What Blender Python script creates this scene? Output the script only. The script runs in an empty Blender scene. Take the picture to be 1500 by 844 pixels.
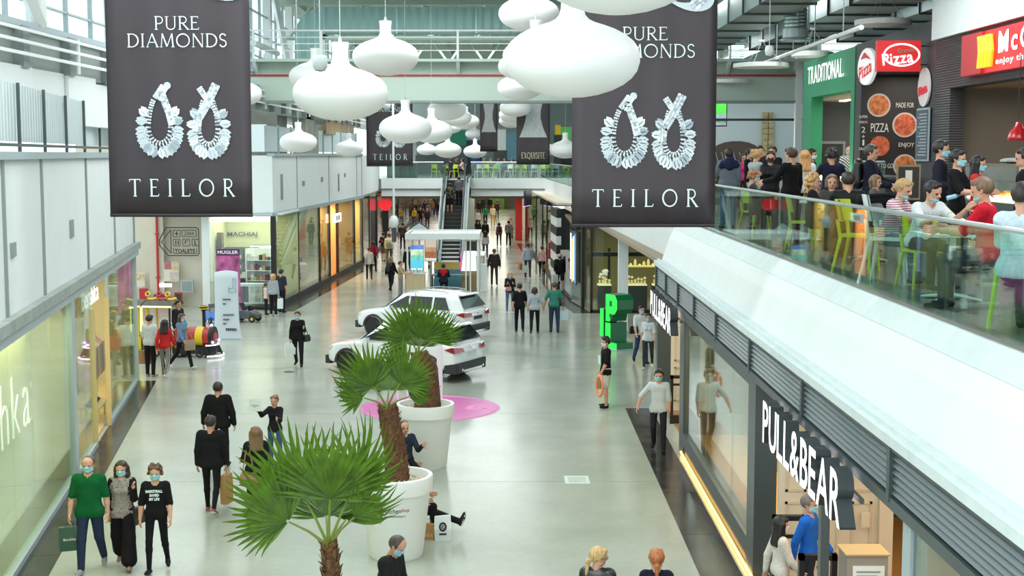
import bpy, math, random
import numpy as np
from mathutils import Vector, Matrix, Euler
random.seed(7); np.random.seed(7)
SC = bpy.context.scene
COL = SC.collection
PI = math.pi
R = math.radians

# ------------------------------------------------------------------ camera
F_PX, CAM_H = 2000.0, 6.3
PITCH = math.atan(196.0 / F_PX)
cam_d = bpy.data.cameras.new('camera'); cam = bpy.data.objects.new('camera', cam_d); COL.objects.link(cam)
cam_d.sensor_width = 36.0; cam_d.lens = 36.0 * F_PX / 1500.0
cam_d.clip_start = 0.1; cam_d.clip_end = 500
cam.location = (0, 0, CAM_H); cam.rotation_euler = (PI/2 - PITCH, 0, 0)
SC.camera = cam
# ------------------------------------------------------------------ world, exposure
W = bpy.data.worlds.new('sky'); SC.world = W; W.use_nodes = True
bg = W.node_tree.nodes['Background']; bg.inputs[0].default_value = (0.88, 0.985, 1.0, 1); bg.inputs[1].default_value = 2.0
vs = SC.view_settings
vs.view_transform = 'Standard'; vs.look = 'None'; vs.gamma = 1.0; vs.use_curve_mapping = False
vs.exposure = -0.14
SC.cycles.use_denoising = True
SC.cycles.max_bounces = 7; SC.cycles.diffuse_bounces = 3; SC.cycles.glossy_bounces = 3
SC.cycles.transparent_max_bounces = 14; SC.cycles.transmission_bounces = 3
SC.cycles.caustics_reflective = False; SC.cycles.caustics_refractive = False
SC.cycles.sample_clamp_indirect = 6.0
def area(name, loc, sx, sy, power, color=(1, 1, 1), rot=(0, 0, 0)):
 l = bpy.data.lights.new(name, 'AREA'); l.shape = 'RECTANGLE'; l.size = sx; l.size_y = sy
 l.energy = power; l.color = color
 o = bpy.data.objects.new(name, l); COL.objects.link(o); o.location = loc; o.rotation_euler = rot
 return o
DAY = (0.93, 0.985, 1.0)
# soft lights added under the roof as daylight fill, mostly below solid panels
for k, (y, p) in enumerate(((8, 850), (20, 950), (32, 950), (44, 900), (58, 850), (72, 1000), (85, 1300), (99, 1300))):
 area('roof_fill_light', (-3.0, y, 11.7), 9, 5, p, DAY)
for y, p in ((14, 560), (26, 700), (40, 700), (54, 700)):  # added fill over the terrace, below its closed roof
 area('roof_fill_light', (8.0, y, 10.6), 5, 5, p, DAY)

# ------------------------------------------------------------------ projection helpers
CP, SP = math.cos(PITCH), math.sin(PITCH)
def ray(u, v):
 a = (u - 750.0) / F_PX; b = -(v - 422.0) / F_PX
 return Vector((a, CP + b * SP, -SP + b * CP))
def at(u, v, z=0.0):
 """point on the level z that the photograph shows at (u, v)"""
 d = ray(u, v); t = (z - CAM_H) / d.z
 return Vector((d.x * t, d.y * t, z))
def atd(u, v, y):
 """point at distance y along the hall"""
 d = ray(u, v); t = y / d.y
 return Vector((d.x * t, y, CAM_H + d.z * t))
def atx(u, v, x):
 d = ray(u, v); t = x / d.x
 return Vector((x, d.y * t, CAM_H + d.z * t))

# ------------------------------------------------------------------ materials
MATS = {}
def mat(name, col, rough=0.5, metal=0.0, emit=0.0, ecol=None, noise=0.0, nscale=20.0, bump=0.0, bscale=60.0,
  spec=None, coat=0.0, alpha=1.0, trans=0.0, stretch=None):
 if name in MATS: return MATS[name]
 m = bpy.data.materials.new(name); m.use_nodes = True; MATS[name] = m
 nt = m.node_tree; b = nt.nodes['Principled BSDF']
 c = tuple(col) + (1,) if len(col) == 3 else col
 b.inputs['Base Color'].default_value = c
 b.inputs['Roughness'].default_value = rough; b.inputs['Metallic'].default_value = metal
 if spec is not None: b.inputs['Specular IOR Level'].default_value = spec
 if coat: b.inputs['Coat Weight'].default_value = coat; b.inputs['Coat Roughness'].default_value = 0.06
 if emit:
  b.inputs['Emission Color'].default_value = (tuple(ecol) + (1,)) if ecol else c
  b.inputs['Emission Strength'].default_value = emit
 if trans: b.inputs['Transmission Weight'].default_value = trans
 if noise or bump:
  tc = nt.nodes.new('ShaderNodeTexCoord'); mp = nt.nodes.new('ShaderNodeMapping')
  nt.links.new(tc.outputs['Object'], mp.inputs['Vector'])
  if stretch: mp.inputs['Scale'].default_value = stretch
 if noise:
  n = nt.nodes.new('ShaderNodeTexNoise'); n.inputs['Scale'].default_value = nscale; n.inputs['Detail'].default_value = 4
  nt.links.new(mp.outputs[0], n.inputs['Vector'])
  rm = nt.nodes.new('ShaderNodeValToRGB')
  rm.color_ramp.elements[0].position = 0.3; rm.color_ramp.elements[1].position = 0.7
  rm.color_ramp.elements[0].color = tuple(max(0, x * (1 - noise)) for x in c[:3]) + (1,)
  rm.color_ramp.elements[1].color = tuple(min(1, x * (1 + noise)) for x in c[:3]) + (1,)
  nt.links.new(n.outputs['Fac'], rm.inputs['Fac']); nt.links.new(rm.outputs['Color'], b.inputs['Base Color'])
 if bump:
  n2 = nt.nodes.new('ShaderNodeTexNoise'); n2.inputs['Scale'].default_value = bscale
  nt.links.new(mp.outputs[0], n2.inputs['Vector'])
  bp = nt.nodes.new('ShaderNodeBump'); bp.inputs['Strength'].default_value = bump; bp.inputs['Distance'].default_value = 0.02
  nt.links.new(n2.outputs['Fac'], bp.inputs['Height']); nt.links.new(bp.outputs[0], b.inputs['Normal'])
 return m
def srgb(r, g, b):
 f = lambda c: (c / 255 / 12.92) if c / 255 <= 0.04045 else ((c / 255 + 0.055) / 1.055) ** 2.4
 return (f(r), f(g), f(b))
def glass(name, tint=(0.85, 0.95, 0.92), refl=0.10, rough=0.02):
 if name in MATS: return MATS[name]
 m = bpy.data.materials.new(name); m.use_nodes = True; MATS[name] = m
 nt = m.node_tree; nt.nodes.clear()
 out = nt.nodes.new('ShaderNodeOutputMaterial'); mx = nt.nodes.new('ShaderNodeMixShader')
 tr = nt.nodes.new('ShaderNodeBsdfTransparent'); tr.inputs[0].default_value = tuple(tint) + (1,)
 gl = nt.nodes.new('ShaderNodeBsdfGlossy'); gl.inputs['Roughness'].default_value = rough
 gl.inputs[0].default_value = (0.95, 1, 0.98, 1)
 fr = nt.nodes.new('ShaderNodeLayerWeight'); fr.inputs['Blend'].default_value = 0.5
 pw = nt.nodes.new('ShaderNodeMath'); pw.operation = 'POWER'; pw.inputs[1].default_value = 4.5
 ad = nt.nodes.new('ShaderNodeMath'); ad.operation = 'MULTIPLY_ADD'; ad.use_clamp = True; ad.inputs[1].default_value = 0.5; ad.inputs[2].default_value = refl
 nt.links.new(fr.outputs['Facing'], pw.inputs[0]); nt.links.new(pw.outputs[0], ad.inputs[0]); nt.links.new(ad.outputs[0], mx.inputs[0])
 nt.links.new(tr.outputs[0], mx.inputs[1]); nt.links.new(gl.outputs[0], mx.inputs[2])
 nt.links.new(mx.outputs[0], out.inputs[0])
 return m
def wave_mat(name, c1, c2, scale, axis='X', rough=0.4, metal=0.0):
 """fine regular relief, for corrugations too small to build"""
 if name in MATS: return MATS[name]
 m = mat(name, c1, rough, metal); nt = m.node_tree; b = nt.nodes['Principled BSDF']
 tc = nt.nodes.new('ShaderNodeTexCoord'); w = nt.nodes.new('ShaderNodeTexWave'); w.bands_direction = axis
 w.inputs['Scale'].default_value = scale; nt.links.new(tc.outputs['Object'], w.inputs['Vector'])
 bp = nt.nodes.new('ShaderNodeBump'); bp.inputs['Strength'].default_value = 0.6; bp.inputs['Distance'].default_value = 0.03
 nt.links.new(w.outputs['Fac'], bp.inputs['Height']); nt.links.new(bp.outputs[0], b.inputs['Normal'])
 return m

# ------------------------------------------------------------------ mesh builder
class MB:
 def __init__(s): s.v = []; s.f = []; s.m = []; s.cur = 0
 def mi(s, i): s.cur = i; return s
 def add(s, vs, fs):
  o = len(s.v); s.v.extend([tuple(p) for p in vs])
  for f in fs: s.f.append(tuple(i + o for i in f)); s.m.append(s.cur)
  return s
 def bb(s, x0, y0, z0, x1, y1, z1):
  x0, x1 = min(x0, x1), max(x0, x1); y0, y1 = min(y0, y1), max(y0, y1); z0, z1 = min(z0, z1), max(z0, z1)
  vs = [(x0, y0, z0), (x1, y0, z0), (x1, y1, z0), (x0, y1, z0), (x0, y0, z1), (x1, y0, z1), (x1, y1, z1), (x0, y1, z1)]
  return s.add(vs, [(0, 3, 2, 1), (4, 5, 6, 7), (0, 1, 5, 4), (1, 2, 6, 5), (2, 3, 7, 6), (3, 0, 4, 7)])
 def cbox(s, c, size, rz=0.0, M=None):
  hx, hy, hz = size[0] / 2, size[1] / 2, size[2] / 2
  m = M if M is not None else Matrix.Rotation(rz, 3, 'Z')
  c = Vector(c)
  vs = [c + m @ Vector(p) for p in [(-hx, -hy, -hz), (hx, -hy, -hz), (hx, hy, -hz), (-hx, hy, -hz), (-hx, -hy, hz), (hx, -hy, hz), (hx, hy, hz), (-hx, hy, hz)]]
  return s.add(vs, [(0, 3, 2, 1), (4, 5, 6, 7), (0, 1, 5, 4), (1, 2, 6, 5), (2, 3, 7, 6), (3, 0, 4, 7)])
 def quad(s, a, b, c, d): return s.add([a, b, c, d], [(0, 1, 2, 3)])
 def slab(s, a, b, c, d, t):
  """a thick sheet: four corners pushed back by vector t"""
  t = Vector(t); P = [Vector(p) for p in (a, b, c, d)]
  vs = P + [p + t for p in P]
  return s.add(vs, [(0, 1, 2, 3), (7, 6, 5, 4), (0, 4, 5, 1), (1, 5, 6, 2), (2, 6, 7, 3), (3, 7, 4, 0)])
 def prism(s, poly, vec):
  """polygon (3-D points) extruded along vec"""
  n = len(poly); vec = Vector(vec); P = [Vector(p) for p in poly]; Q = [p + vec for p in P]
  fs = [tuple(range(n - 1, -1, -1)), tuple(range(n, 2 * n))]
  for i in range(n): j = (i + 1) % n; fs.append((i, j, j + n, i + n))
  return s.add(P + Q, fs)
 def tube(s, pts, r, n=8, cap=True):
  pts = [Vector(p) for p in pts]; rs = r if isinstance(r, (list, tuple)) else [r] * len(pts)
  rings = []; up = Vector((0, 0, 1))
  for i, p in enumerate(pts):
   t = (pts[min(i + 1, len(pts) - 1)] - pts[max(i - 1, 0)])
   if t.length < 1e-9: t = Vector((0, 0, 1))
   t.normalize(); a = up if abs(t.z) < 0.95 else Vector((1, 0, 0))
   x = t.cross(a).normalized(); y = x.cross(t).normalized()
   rings.append([p + (x * math.cos(2 * PI * k / n) + y * math.sin(2 * PI * k / n)) * rs[i] for k in range(n)])
  vs = [q for g in rings for q in g]; fs = []
  for i in range(len(pts) - 1):
   for k in range(n):
    k2 = (k + 1) % n
    fs.append((i * n + k, (i + 1) * n + k, (i + 1) * n + k2, i * n + k2))
  if cap:
   fs.append(tuple(range(n))); m = (len(pts) - 1) * n; fs.append(tuple(m + k for k in range(n - 1, -1, -1)))
  return s.add(vs, fs)
 def lathe(s, prof, n=24, c=(0, 0, 0), M=None):
  vs = []; fs = []
  for (r, z) in prof:
   for k in range(n):
    p = Vector((r * math.cos(2 * PI * k / n), r * math.sin(2 * PI * k / n), z))
    if M is not None: p = M @ p
    vs.append(p + Vector(c))
  m = len(prof)
  for i in range(m - 1):
   for k in range(n):
    k2 = (k + 1) % n
    fs.append((i * n + k, i * n + k2, (i + 1) * n + k2, (i + 1) * n + k))
  if prof[0][0] > 1e-6: fs.append(tuple(range(n - 1, -1, -1)))
  if prof[-1][0] > 1e-6: fs.append(tuple((m - 1) * n + k for k in range(n)))
  return s.add(vs, fs)
 def ball(s, c, r, n=12, m=8):
  r = r if isinstance(r, (list, tuple)) else (r, r, r)
  prof = [(math.sin(PI * i / m), -math.cos(PI * i / m)) for i in range(m + 1)]
  return s.lathe(prof, n, c, Matrix.Diagonal(r).to_3x3())
 def ring(s, c, R0, r, n=24, m=8, M=None):
  vs = []; fs = []
  for i in range(n):
   a = 2 * PI * i / n
   for j in range(m):
    b = 2 * PI * j / m
    p = Vector(((R0 + r * math.cos(b)) * math.cos(a), (R0 + r * math.cos(b)) * math.sin(a), r * math.sin(b)))
    if M is not None: p = M @ p
    vs.append(p + Vector(c))
  for i in range(n):
   for j in range(m):
    i2 = (i + 1) % n; j2 = (j + 1) % m
    fs.append((i * m + j, i2 * m + j, i2 * m + j2, i * m + j2))
  return s.add(vs, fs)
 def mesh(s, name, mats, smooth=False):
  me = bpy.data.meshes.new(name); me.from_pydata(s.v, [], s.f)
  for m in (mats if isinstance(mats, (list, tuple)) else [mats]): me.materials.append(m)
  if max(s.m, default=0) > 0: me.polygons.foreach_set('material_index', s.m)
  if smooth: me.polygons.foreach_set('use_smooth', [True] * len(s.f))
  me.update(); return me
 def build(s, name, mats, parent=None, smooth=False, loc=None, rz=0.0, auto=None):
  me = s.mesh(name, mats, smooth or auto is not None)
  if auto is not None: me.set_sharp_from_angle(angle=R(auto))
  return link(name, me, parent, loc, rz)
def link(name, me, parent=None, loc=None, rz=0.0):
 o = bpy.data.objects.new(name, me); COL.objects.link(o); o.parent = parent
 if loc is not None: o.location = loc
 if rz: o.rotation_euler = (0, 0, rz)
 return o
def tag(o, label=None, cat=None, group=None, kind=None):
 if label: o['label'] = label
 if cat: o['category'] = cat
 if group: o['group'] = group
 if kind: o['kind'] = kind
 return o
def thing(name, label, cat, loc=(0, 0, 0), rz=0.0, group=None):
 o = link(name, None, None, loc, rz); o.empty_display_size = 0.1
 return tag(o, label, cat, group)
def struct(o): o['kind'] = 'structure'; return o
def sroot(name, loc=(0, 0, 0), rz=0.0):
 o = link(name, None, None, loc, rz); o['kind'] = 'structure'; return o
def dup(root, loc=None, rz=None, label=None, group=None, scale=None):
 def cp(o, par):
  c = o.copy(); COL.objects.link(c); c.parent = par
  for ch in list(o.children): cp(ch, c)
  return c
 r = cp(root, root.parent)
 if loc is not None: r.location = loc
 if rz is not None: r.rotation_euler = (0, 0, rz)
 if label: r['label'] = label
 if group: r['group'] = group
 if scale: r.scale = scale if isinstance(scale, tuple) else (scale,) * 3
 return r

# ------------------------------------------------------------------ lettering
_tcache = {}
def text_mesh(txt, size=1.0, depth=0.0, bold=0.0, align='CENTER', spacing=1.0, shear=0.0):
 key = (txt, size, depth, bold, align, spacing, shear)
 if key in _tcache: return _tcache[key]
 cu = bpy.data.curves.new('lettering', 'FONT'); cu.body = txt; cu.size = size; cu.align_x = align
 cu.extrude = depth; cu.offset = bold; cu.space_character = spacing; cu.shear = shear; cu.resolution_u = 3
 cu.fill_mode = 'BOTH'
 o = bpy.data.objects.new('lettering', cu); me = bpy.data.meshes.new_from_object(o)
 bpy.data.objects.remove(o); bpy.data.curves.remove(cu)
 _tcache[key] = me
 return me
def text(name, txt, m, loc, xdir=(1, 0, 0), up=(0, 0, 1), size=0.3, width=None, height=None, depth=0.004, bold=0.0,
   align='CENTER', spacing=1.0, parent=None, shear=0.0, side=None):
 """lettering standing on a surface: x runs along xdir, y along up, front towards xdir x up"""
 me = text_mesh(txt, size, depth, bold, align, spacing, shear).copy()
 me.materials.clear(); me.materials.append(m)
 n = len(me.vertices); co = np.empty(n * 3); me.vertices.foreach_get('co', co); co = co.reshape(-1, 3)
 if n == 0: return None
 x0, x1 = co[:, 0].min(), co[:, 0].max(); y0, y1 = co[:, 1].min(), co[:, 1].max()
 sx = sy = 1.0
 if width: sx = width / max(1e-6, x1 - x0)
 if height: sy = height / max(1e-6, y1 - y0)
 if width and not height: sy = sx
 if height and not width: sx = sy
 co[:, 0] = (co[:, 0] - (x0 + x1) / 2 if align == 'CENTER' else co[:, 0] - x0) * sx
 co[:, 1] = (co[:, 1] - (y0 + y1) / 2) * sy
 X = Vector(xdir).normalized(); U = Vector(up).normalized(); N = X.cross(U)
 A = np.array([list(X), list(U), list(N)])
 me.vertices.foreach_set('co', (co @ A).ravel())
 if side is not None:
  me.materials.append(side); me.update()
  idx = [0 if abs(Vector(p.normal).dot(N)) > 0.7 else 1 for p in me.polygons]
  me.polygons.foreach_set('material_index', idx)
 me.update()
 o = link(name, me, parent, loc); return o

# roman capitals drawn as thick and thin strokes with serifs (unit height)
def _arc(cx, cy, rx, ry, a0, a1, n=14): return [(cx + rx * math.cos(R(a0 + (a1 - a0) * i / n)), cy + ry * math.sin(R(a0 + (a1 - a0) * i / n))) for i in range(n + 1)]
TK, TN = 0.105, 0.055
ROMAN = {
 'T': (0.74, [([(0.37, 0), (0.37, 1)], TK), ([(0.03, 0.97), (0.71, 0.97)], TN), ([(0.03, 0.97), (0.03, 0.84)], 0.04), ([(0.71, 0.97), (0.71, 0.84)], 0.04), ([(0.24, 0.02), (0.5, 0.02)], 0.035)]),
 'E': (0.58, [([(0.12, 0), (0.12, 1)], TK), ([(0.02, 0.97), (0.52, 0.97)], TN), ([(0.12, 0.53), (0.44, 0.53)], TN), ([(0.02, 0.03), (0.55, 0.03)], TN), ([(0.52, 0.97), (0.52, 0.86)], 0.04), ([(0.55, 0.03), (0.57, 0.16)], 0.04)]),
 'I': (0.3, [([(0.15, 0), (0.15, 1)], TK), ([(0.02, 0.02), (0.28, 0.02)], 0.035), ([(0.02, 0.98), (0.28, 0.98)], 0.035)]),
 'L': (0.56, [([(0.12, 0), (0.12, 1)], TK), ([(0.02, 0.03), (0.53, 0.03)], TN), ([(0.53, 0.03), (0.56, 0.18)], 0.04), ([(0.0, 0.98), (0.26, 0.98)], 0.035)]),
 'O': (0.98, [(_arc(0.49, 0.5, 0.43, 0.47, -55, 125), TN), (_arc(0.49, 0.5, 0.43, 0.47, 60, 240), TK * .9), (_arc(0.49, 0.5, 0.43, 0.47, 235, 420), TK * .75)]),
 'R': (0.7, [([(0.12, 0), (0.12, 1)], TK), ([(0.02, 0.98), (0.32, 0.98)] + _arc(0.32, 0.74, 0.22, 0.24, 90, -90) + [(0.12, 0.5)], 0.07), ([(0.28, 0.5), (0.66, 0.0)], TK), ([(0.0, 0.02), (0.25, 0.02)], 0.035), ([(0.56, 0.02), (0.76, 0.02)], 0.035)]),
 'P': (0.6, [([(0.12, 0), (0.12, 1)], TK), ([(0.02, 0.98), (0.32, 0.98)] + _arc(0.32, 0.72, 0.23, 0.26, 90, -90) + [(0.16, 0.46)], 0.07), ([(0.0, 0.02), (0.25, 0.02)], 0.035)]),
 'U': (0.8, [([(0.13, 1), (0.13, 0.32)] + _arc(0.4, 0.3, 0.27, 0.28, 180, 360) + [(0.67, 0.32), (0.67, 1)], 0.075), ([(0.13, 1), (0.13, 0.3)], TK), ([(0.0, 0.98), (0.26, 0.98)], 0.035), ([(0.56, 0.98), (0.78, 0.98)], 0.035)]),
 'D': (0.82, [([(0.12, 0), (0.12, 1)], TK), ([(0.02, 0.97), (0.3, 0.97)] + _arc(0.3, 0.5, 0.45, 0.47, 90, -90) + [(0.02, 0.03)], 0.07), (_arc(0.3, 0.5, 0.45, 0.47, 50, -50), TK)]),
 'A': (0.84, [([(0.06, 0), (0.41, 1)], TN), ([(0.41, 1), (0.78, 0)], TK), ([(0.19, 0.36), (0.63, 0.36)], TN), ([(0.0, 0.02), (0.17, 0.02)], 0.035), ([(0.66, 0.02), (0.88, 0.02)], 0.035)]),
 'M': (1.02, [([(0.1, 0), (0.18, 1)], TN), ([(0.18, 1), (0.5, 0.05)], TK), ([(0.5, 0.05), (0.84, 1)], TN), ([(0.84, 1), (0.92, 0)], TK), ([(0.0, 0.02), (0.2, 0.02)], 0.035), ([(0.8, 0.02), (1.03, 0.02)], 0.035)]),
 'N': (0.88, [([(0.13, 0), (0.13, 1)], TN), ([(0.13, 1), (0.75, 0)], TK), ([(0.75, 0), (0.75, 1)], TN), ([(0.02, 0.02), (0.24, 0.02)], 0.035), ([(0.64, 0.98), (0.86, 0.98)], 0.035)]),
 'S': (0.54, [(_arc(0.27, 0.75, 0.2, 0.22, 20, 270, 12) + _arc(0.27, 0.27, 0.22, 0.24, 90, -160, 12), 0.085)]),
 'Y': (0.7, [([(0.35, 0), (0.35, 0.48)], TK), ([(0.05, 1), (0.35, 0.48)], TK), ([(0.65, 1), (0.35, 0.48)], TN)]),
 'X': (0.72, [([(0.06, 1), (0.66, 0)], TK), ([(0.64, 1), (0.08, 0)], TN)]),
 'Q': (0.98, [(_arc(0.49, 0.5, 0.43, 0.47, 0, 360, 28), 0.085), ([(0.52, 0.1), (0.85, -0.16)], TK)]),
 ' ': (0.35, [])}
def stroke2d(pts, w):
 """ribbon quads following a 2-D polyline"""
 n = len(pts); L = []; Rr = []
 for i in range(n):
  a = pts[max(i - 1, 0)]; b = pts[min(i + 1, n - 1)]
  dx, dy = b[0] - a[0], b[1] - a[1]; l = math.hypot(dx, dy) or 1
  nx, ny = -dy / l * w / 2, dx / l * w / 2
  L.append((pts[i][0] + nx, pts[i][1] + ny)); Rr.append((pts[i][0] - nx, pts[i][1] - ny))
 return L, Rr
def roman(name, txt, m, loc, xdir, up, width, height, gap=0.1, parent=None, off=0.003):
 X = Vector(xdir).normalized(); U = Vector(up).normalized(); N = X.cross(U)
 tot = sum(ROMAN[c][0] for c in txt) + gap * (len(txt) - 1); sx = width / tot; sy = height
 x = 0; k = 0; o_ = None
 for ch in txt:
  mb = MB()
  w, strokes = ROMAN[ch]
  for pts, sw in strokes:
   L, Rr = stroke2d([((x + p[0]) * sx, (p[1] - 0.5) * sy) for p in pts], sw * sy)
   k += 1; o = off + 0.00015 * (k % 9)
   f3 = lambda p: X * (p[0] - width / 2) + U * p[1] + N * o
   n = len(L); vs = [f3(p) for p in L] + [f3(p) for p in Rr]
   mb.add(vs, [(i, i + n, i + n + 1, i + 1) for i in range(n - 1)])
  x += w + gap
  if strokes: o_ = mb.build(name, m, parent, loc=loc)
 return o_
def letters(name, txt, m, loc, xdir, up, width, height, depth, bold=0.0, gap=0.08, parent=None, side=None):
 """built-up letters, one object each, along xdir centred on loc"""
 W = []
 for ch in txt:
  me = text_mesh(ch, 1.0, 0.0, bold); xs = [v.co.x for v in me.vertices]; W.append(max(xs) - min(xs) if xs else 0.3)
 tot = sum(W) + gap * (len(W) - 1); k = width / tot; X = Vector(xdir).normalized(); x = -width / 2
 capm = text_mesh('E', 1.0, 0.0, bold); ys = [v.co.y for v in capm.vertices]; cap = max(ys) - min(ys)
 for ch, w in zip(txt, W):
  me = text_mesh(ch, 1.0, 0.0, bold)
  if len(me.vertices):
   y = [v.co.y for v in me.vertices]; hh = (max(y) - min(y)) / cap * height; yc = ((max(y) + min(y)) / 2 - cap / 2) / cap * height
   text(name, ch, m, Vector(loc) + X * (x + w * k / 2) + Vector(up) * yc, xdir, up, 1.0, w * k, hh, depth, bold, parent=parent, side=side)
  x += (w + gap) * k
# ================================================================== materials for the building
M_white = mat('white_wall', (0.74, 0.785, 0.78), 0.55, noise=0.02, nscale=1.5)
M_white2 = mat('white_paint', (0.80, 0.84, 0.83), 0.45)
M_cream = mat('cream_panel', srgb(226, 214, 192), 0.5)
M_beige = mat('beige_wall', srgb(205, 198, 180), 0.6, noise=0.03, nscale=2)
M_grey = mat('grey_seam', srgb(140, 150, 150), 0.5)
M_dgrey = mat('dark_grey_frame', srgb(74, 84, 86), 0.35, 0.2)
M_lgrey = mat('light_grey_frame', srgb(170, 184, 188), 0.4, 0.1)
M_black = mat('black_satin', (0.012, 0.012, 0.013), 0.35)
M_ledge = mat('ledge_concrete', srgb(150, 158, 152), 0.7, noise=0.15, nscale=3)
M_ledge_w = mat('ledge_pale', srgb(205, 216, 216), 0.6, noise=0.05, nscale=4)
M_steel = mat('galvanised', srgb(165, 190, 190), 0.35, 0.75, noise=0.08, nscale=5)
M_sheet = wave_mat('corrugated_sheet', (0.72, 0.82, 0.84), 0, 1.3, 'Y', 0.3, 0.25)
M_duct = wave_mat('ribbed_duct', srgb(150, 185, 182), 0, 0.9, 'X', 0.4, 0.5)
M_beam = mat('girder_paint', srgb(190, 208, 196), 0.5)
M_deck = mat('roof_deck', srgb(176, 186, 172), 0.7, noise=0.06, nscale=1.0)
M_rail = mat('white_rail', (0.85, 0.88, 0.88), 0.4)
M_red = mat('red_pipe', srgb(190, 40, 50), 0.4)
M_glass = glass('clear_glass', (0.90, 0.97, 0.95), 0.05)
M_glass_r = glass('rail_glass', (0.80, 0.93, 0.89), 0.05)
M_glass_s = glass('shop_glass', (0.86, 0.93, 0.88), 0.12)
M_glass_p = glass('dark_shop_glass', (0.78, 0.82, 0.76), 0.2)
M_led_w = mat('warm_led', (1, 0.62, 0.16), 0.5, emit=4.5, ecol=(1, 0.58, 0.14))
M_lamp_w = mat('shop_lamp_warm', (1, 0.9, 0.7), 0.5, emit=7, ecol=(1, 0.80, 0.50))
M_lamp_c = mat('shop_lamp_white', (1, 1, 0.95), 0.5, emit=7, ecol=(1, 0.98, 0.88))
M_white_em = mat('white_lit', (1, 1, 1), 0.5, emit=1.6)
def granite():
 m = mat('black_granite', (0.035, 0.033, 0.032), 0.16, noise=0.7, nscale=2.2, spec=.3); return m
M_gran = granite()
def floor_mat():
 m = mat('polished_concrete', srgb(164, 172, 156), 0.16)
 nt = m.node_tree; b = nt.nodes['Principled BSDF']; tc = nt.nodes.new('ShaderNodeTexCoord')
 n = nt.nodes.new('ShaderNodeTexNoise'); n.inputs['Scale'].default_value = 0.55; n.inputs['Detail'].default_value = 6
 n2 = nt.nodes.new('ShaderNodeTexNoise'); n2.inputs['Scale'].default_value = 9; n2.inputs['Detail'].default_value = 5
 nt.links.new(tc.outputs['Object'], n.inputs['Vector']); nt.links.new(tc.outputs['Object'], n2.inputs['Vector'])
 r = nt.nodes.new('ShaderNodeValToRGB'); r.color_ramp.elements[0].position = 0.3; r.color_ramp.elements[1].position = 0.72
 r.color_ramp.elements[0].color = (0.34, 0.375, 0.315, 1); r.color_ramp.elements[1].color = (0.43, 0.455, 0.395, 1)
 mx = nt.nodes.new('ShaderNodeMix'); mx.data_type = 'RGBA'; mx.blend_type = 'OVERLAY'; mx.inputs['Factor'].default_value = 0.12
 nt.links.new(n.outputs['Fac'], r.inputs['Fac']); nt.links.new(r.outputs['Color'], mx.inputs['A']); nt.links.new(n2.outputs['Color'], mx.inputs['B'])
 nt.links.new(mx.outputs['Result'], b.inputs['Base Color'])
 r2 = nt.nodes.new('ShaderNodeMapRange'); r2.inputs['To Min'].default_value = 0.13; r2.inputs['To Max'].default_value = 0.26
 nt.links.new(n.outputs['Fac'], r2.inputs['Value']); nt.links.new(r2.outputs[0], b.inputs['Roughness'])
 b.inputs['Specular IOR Level'].default_value = 0.55
 return m
M_floor = floor_mat()
def rebase(root, loc):
 loc = Vector(loc); root.location = loc
 for c in root.children: c.location = Vector(c.location) - loc
 return root

# ================================================================== floor
fl = sroot('floor')
MB().bb(-22, 4, -0.2, 16, 172, -0.02).build('floor_base', mat('joint_dark', srgb(96, 100, 92), 0.6), fl)
y = 25.9 - 21
while y < 164:
 MB().bb(-20, y + 0.008, -0.02, 12, y + 6.992, 0.0).build('floor_slab', M_floor, fl); y += 7
# dark granite strips along the shop fronts
G0 = Vector((-7.48, 19.97, 0)); GD = Vector((-0.1656, 0.9862, 0)); GN = Vector((0.9862, 0.1656, 0))
def LF(s, n, z): return G0 + GD * s + GN * n + Vector((0, 0, z))
st = struct(link('trim_1', None))
for k in range(10):
 s0 = -11 + k * 3.0; s1 = s0 + 2.985
 if s0 > 17: break
 s1 = min(s1, 17.9)
 MB().prism([LF(s0, 0.0, 0), LF(s0, 0.52, 0), LF(s1, 0.52, 0), LF(s1, 0.0, 0)], (0, 0, 0.006)).build('granite_slab', M_gran, st)
st = struct(link('trim_2', None))
for k in range(9):
 y0 = 8 + k * 2.84; MB().bb(2.82, y0, 0, 3.46, y0 + 2.825, 0.006).build('granite_slab', M_gran, st)

# ================================================================== left shop front and wall
LZ = 3.72
wl = sroot('wall_left')
seams = [-12.0, -8, -4, 0.2, 3.5, 8.9, 13.6, 18.0]
def lpanel(mb, s0, s1, z0, z1, n0, t): return mb.slab(LF(s0, n0, z0), LF(s1, n0, z0), LF(s1, n0, z1), LF(s0, n0, z1), GN * (-t))
for a, b in zip(seams[:-1], seams[1:]):
 lpanel(MB(), a + 0.06, b - 0.06, LZ + 0.12, 6.22, 0.0, 0.18).build('wall_panel', M_white, wl)
 lpanel(MB(), b - 0.07, b + 0.07, LZ + 0.1, 6.30, 0.03, 0.12).build('seam_post', M_grey, wl)
lpanel(MB(), -12, 18.0, LZ + 0.1, 6.3, -0.2, 0.15).build('wall_core', M_white2, wl)
lpanel(MB(), -12, 18.0, 6.22, 6.34, 0.08, 0.3).build('wall_cap', M_lgrey, wl)
# small grilles on the wall
for (u, v, w, h) in ((18, 366, 0.16, 0.22), (104, 335, 0.2, 0.34)):
 d = ray(u, v); nn = G0 - Vector((0, 0, 0)); t = (G0.x * GN.x + G0.y * GN.y) / (d.x * GN.x + d.y * GN.y)
 p = Vector((0, 0, CAM_H)) + d * t
 s = (p - G0).dot(GD)
 lpanel(MB(), s - w / 2 - 0.1, s + w / 2 + 0.1, p.z - h / 2, p.z + h / 2, 0.03, 0.03).build('vent_grille', M_grey, wl)
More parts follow.
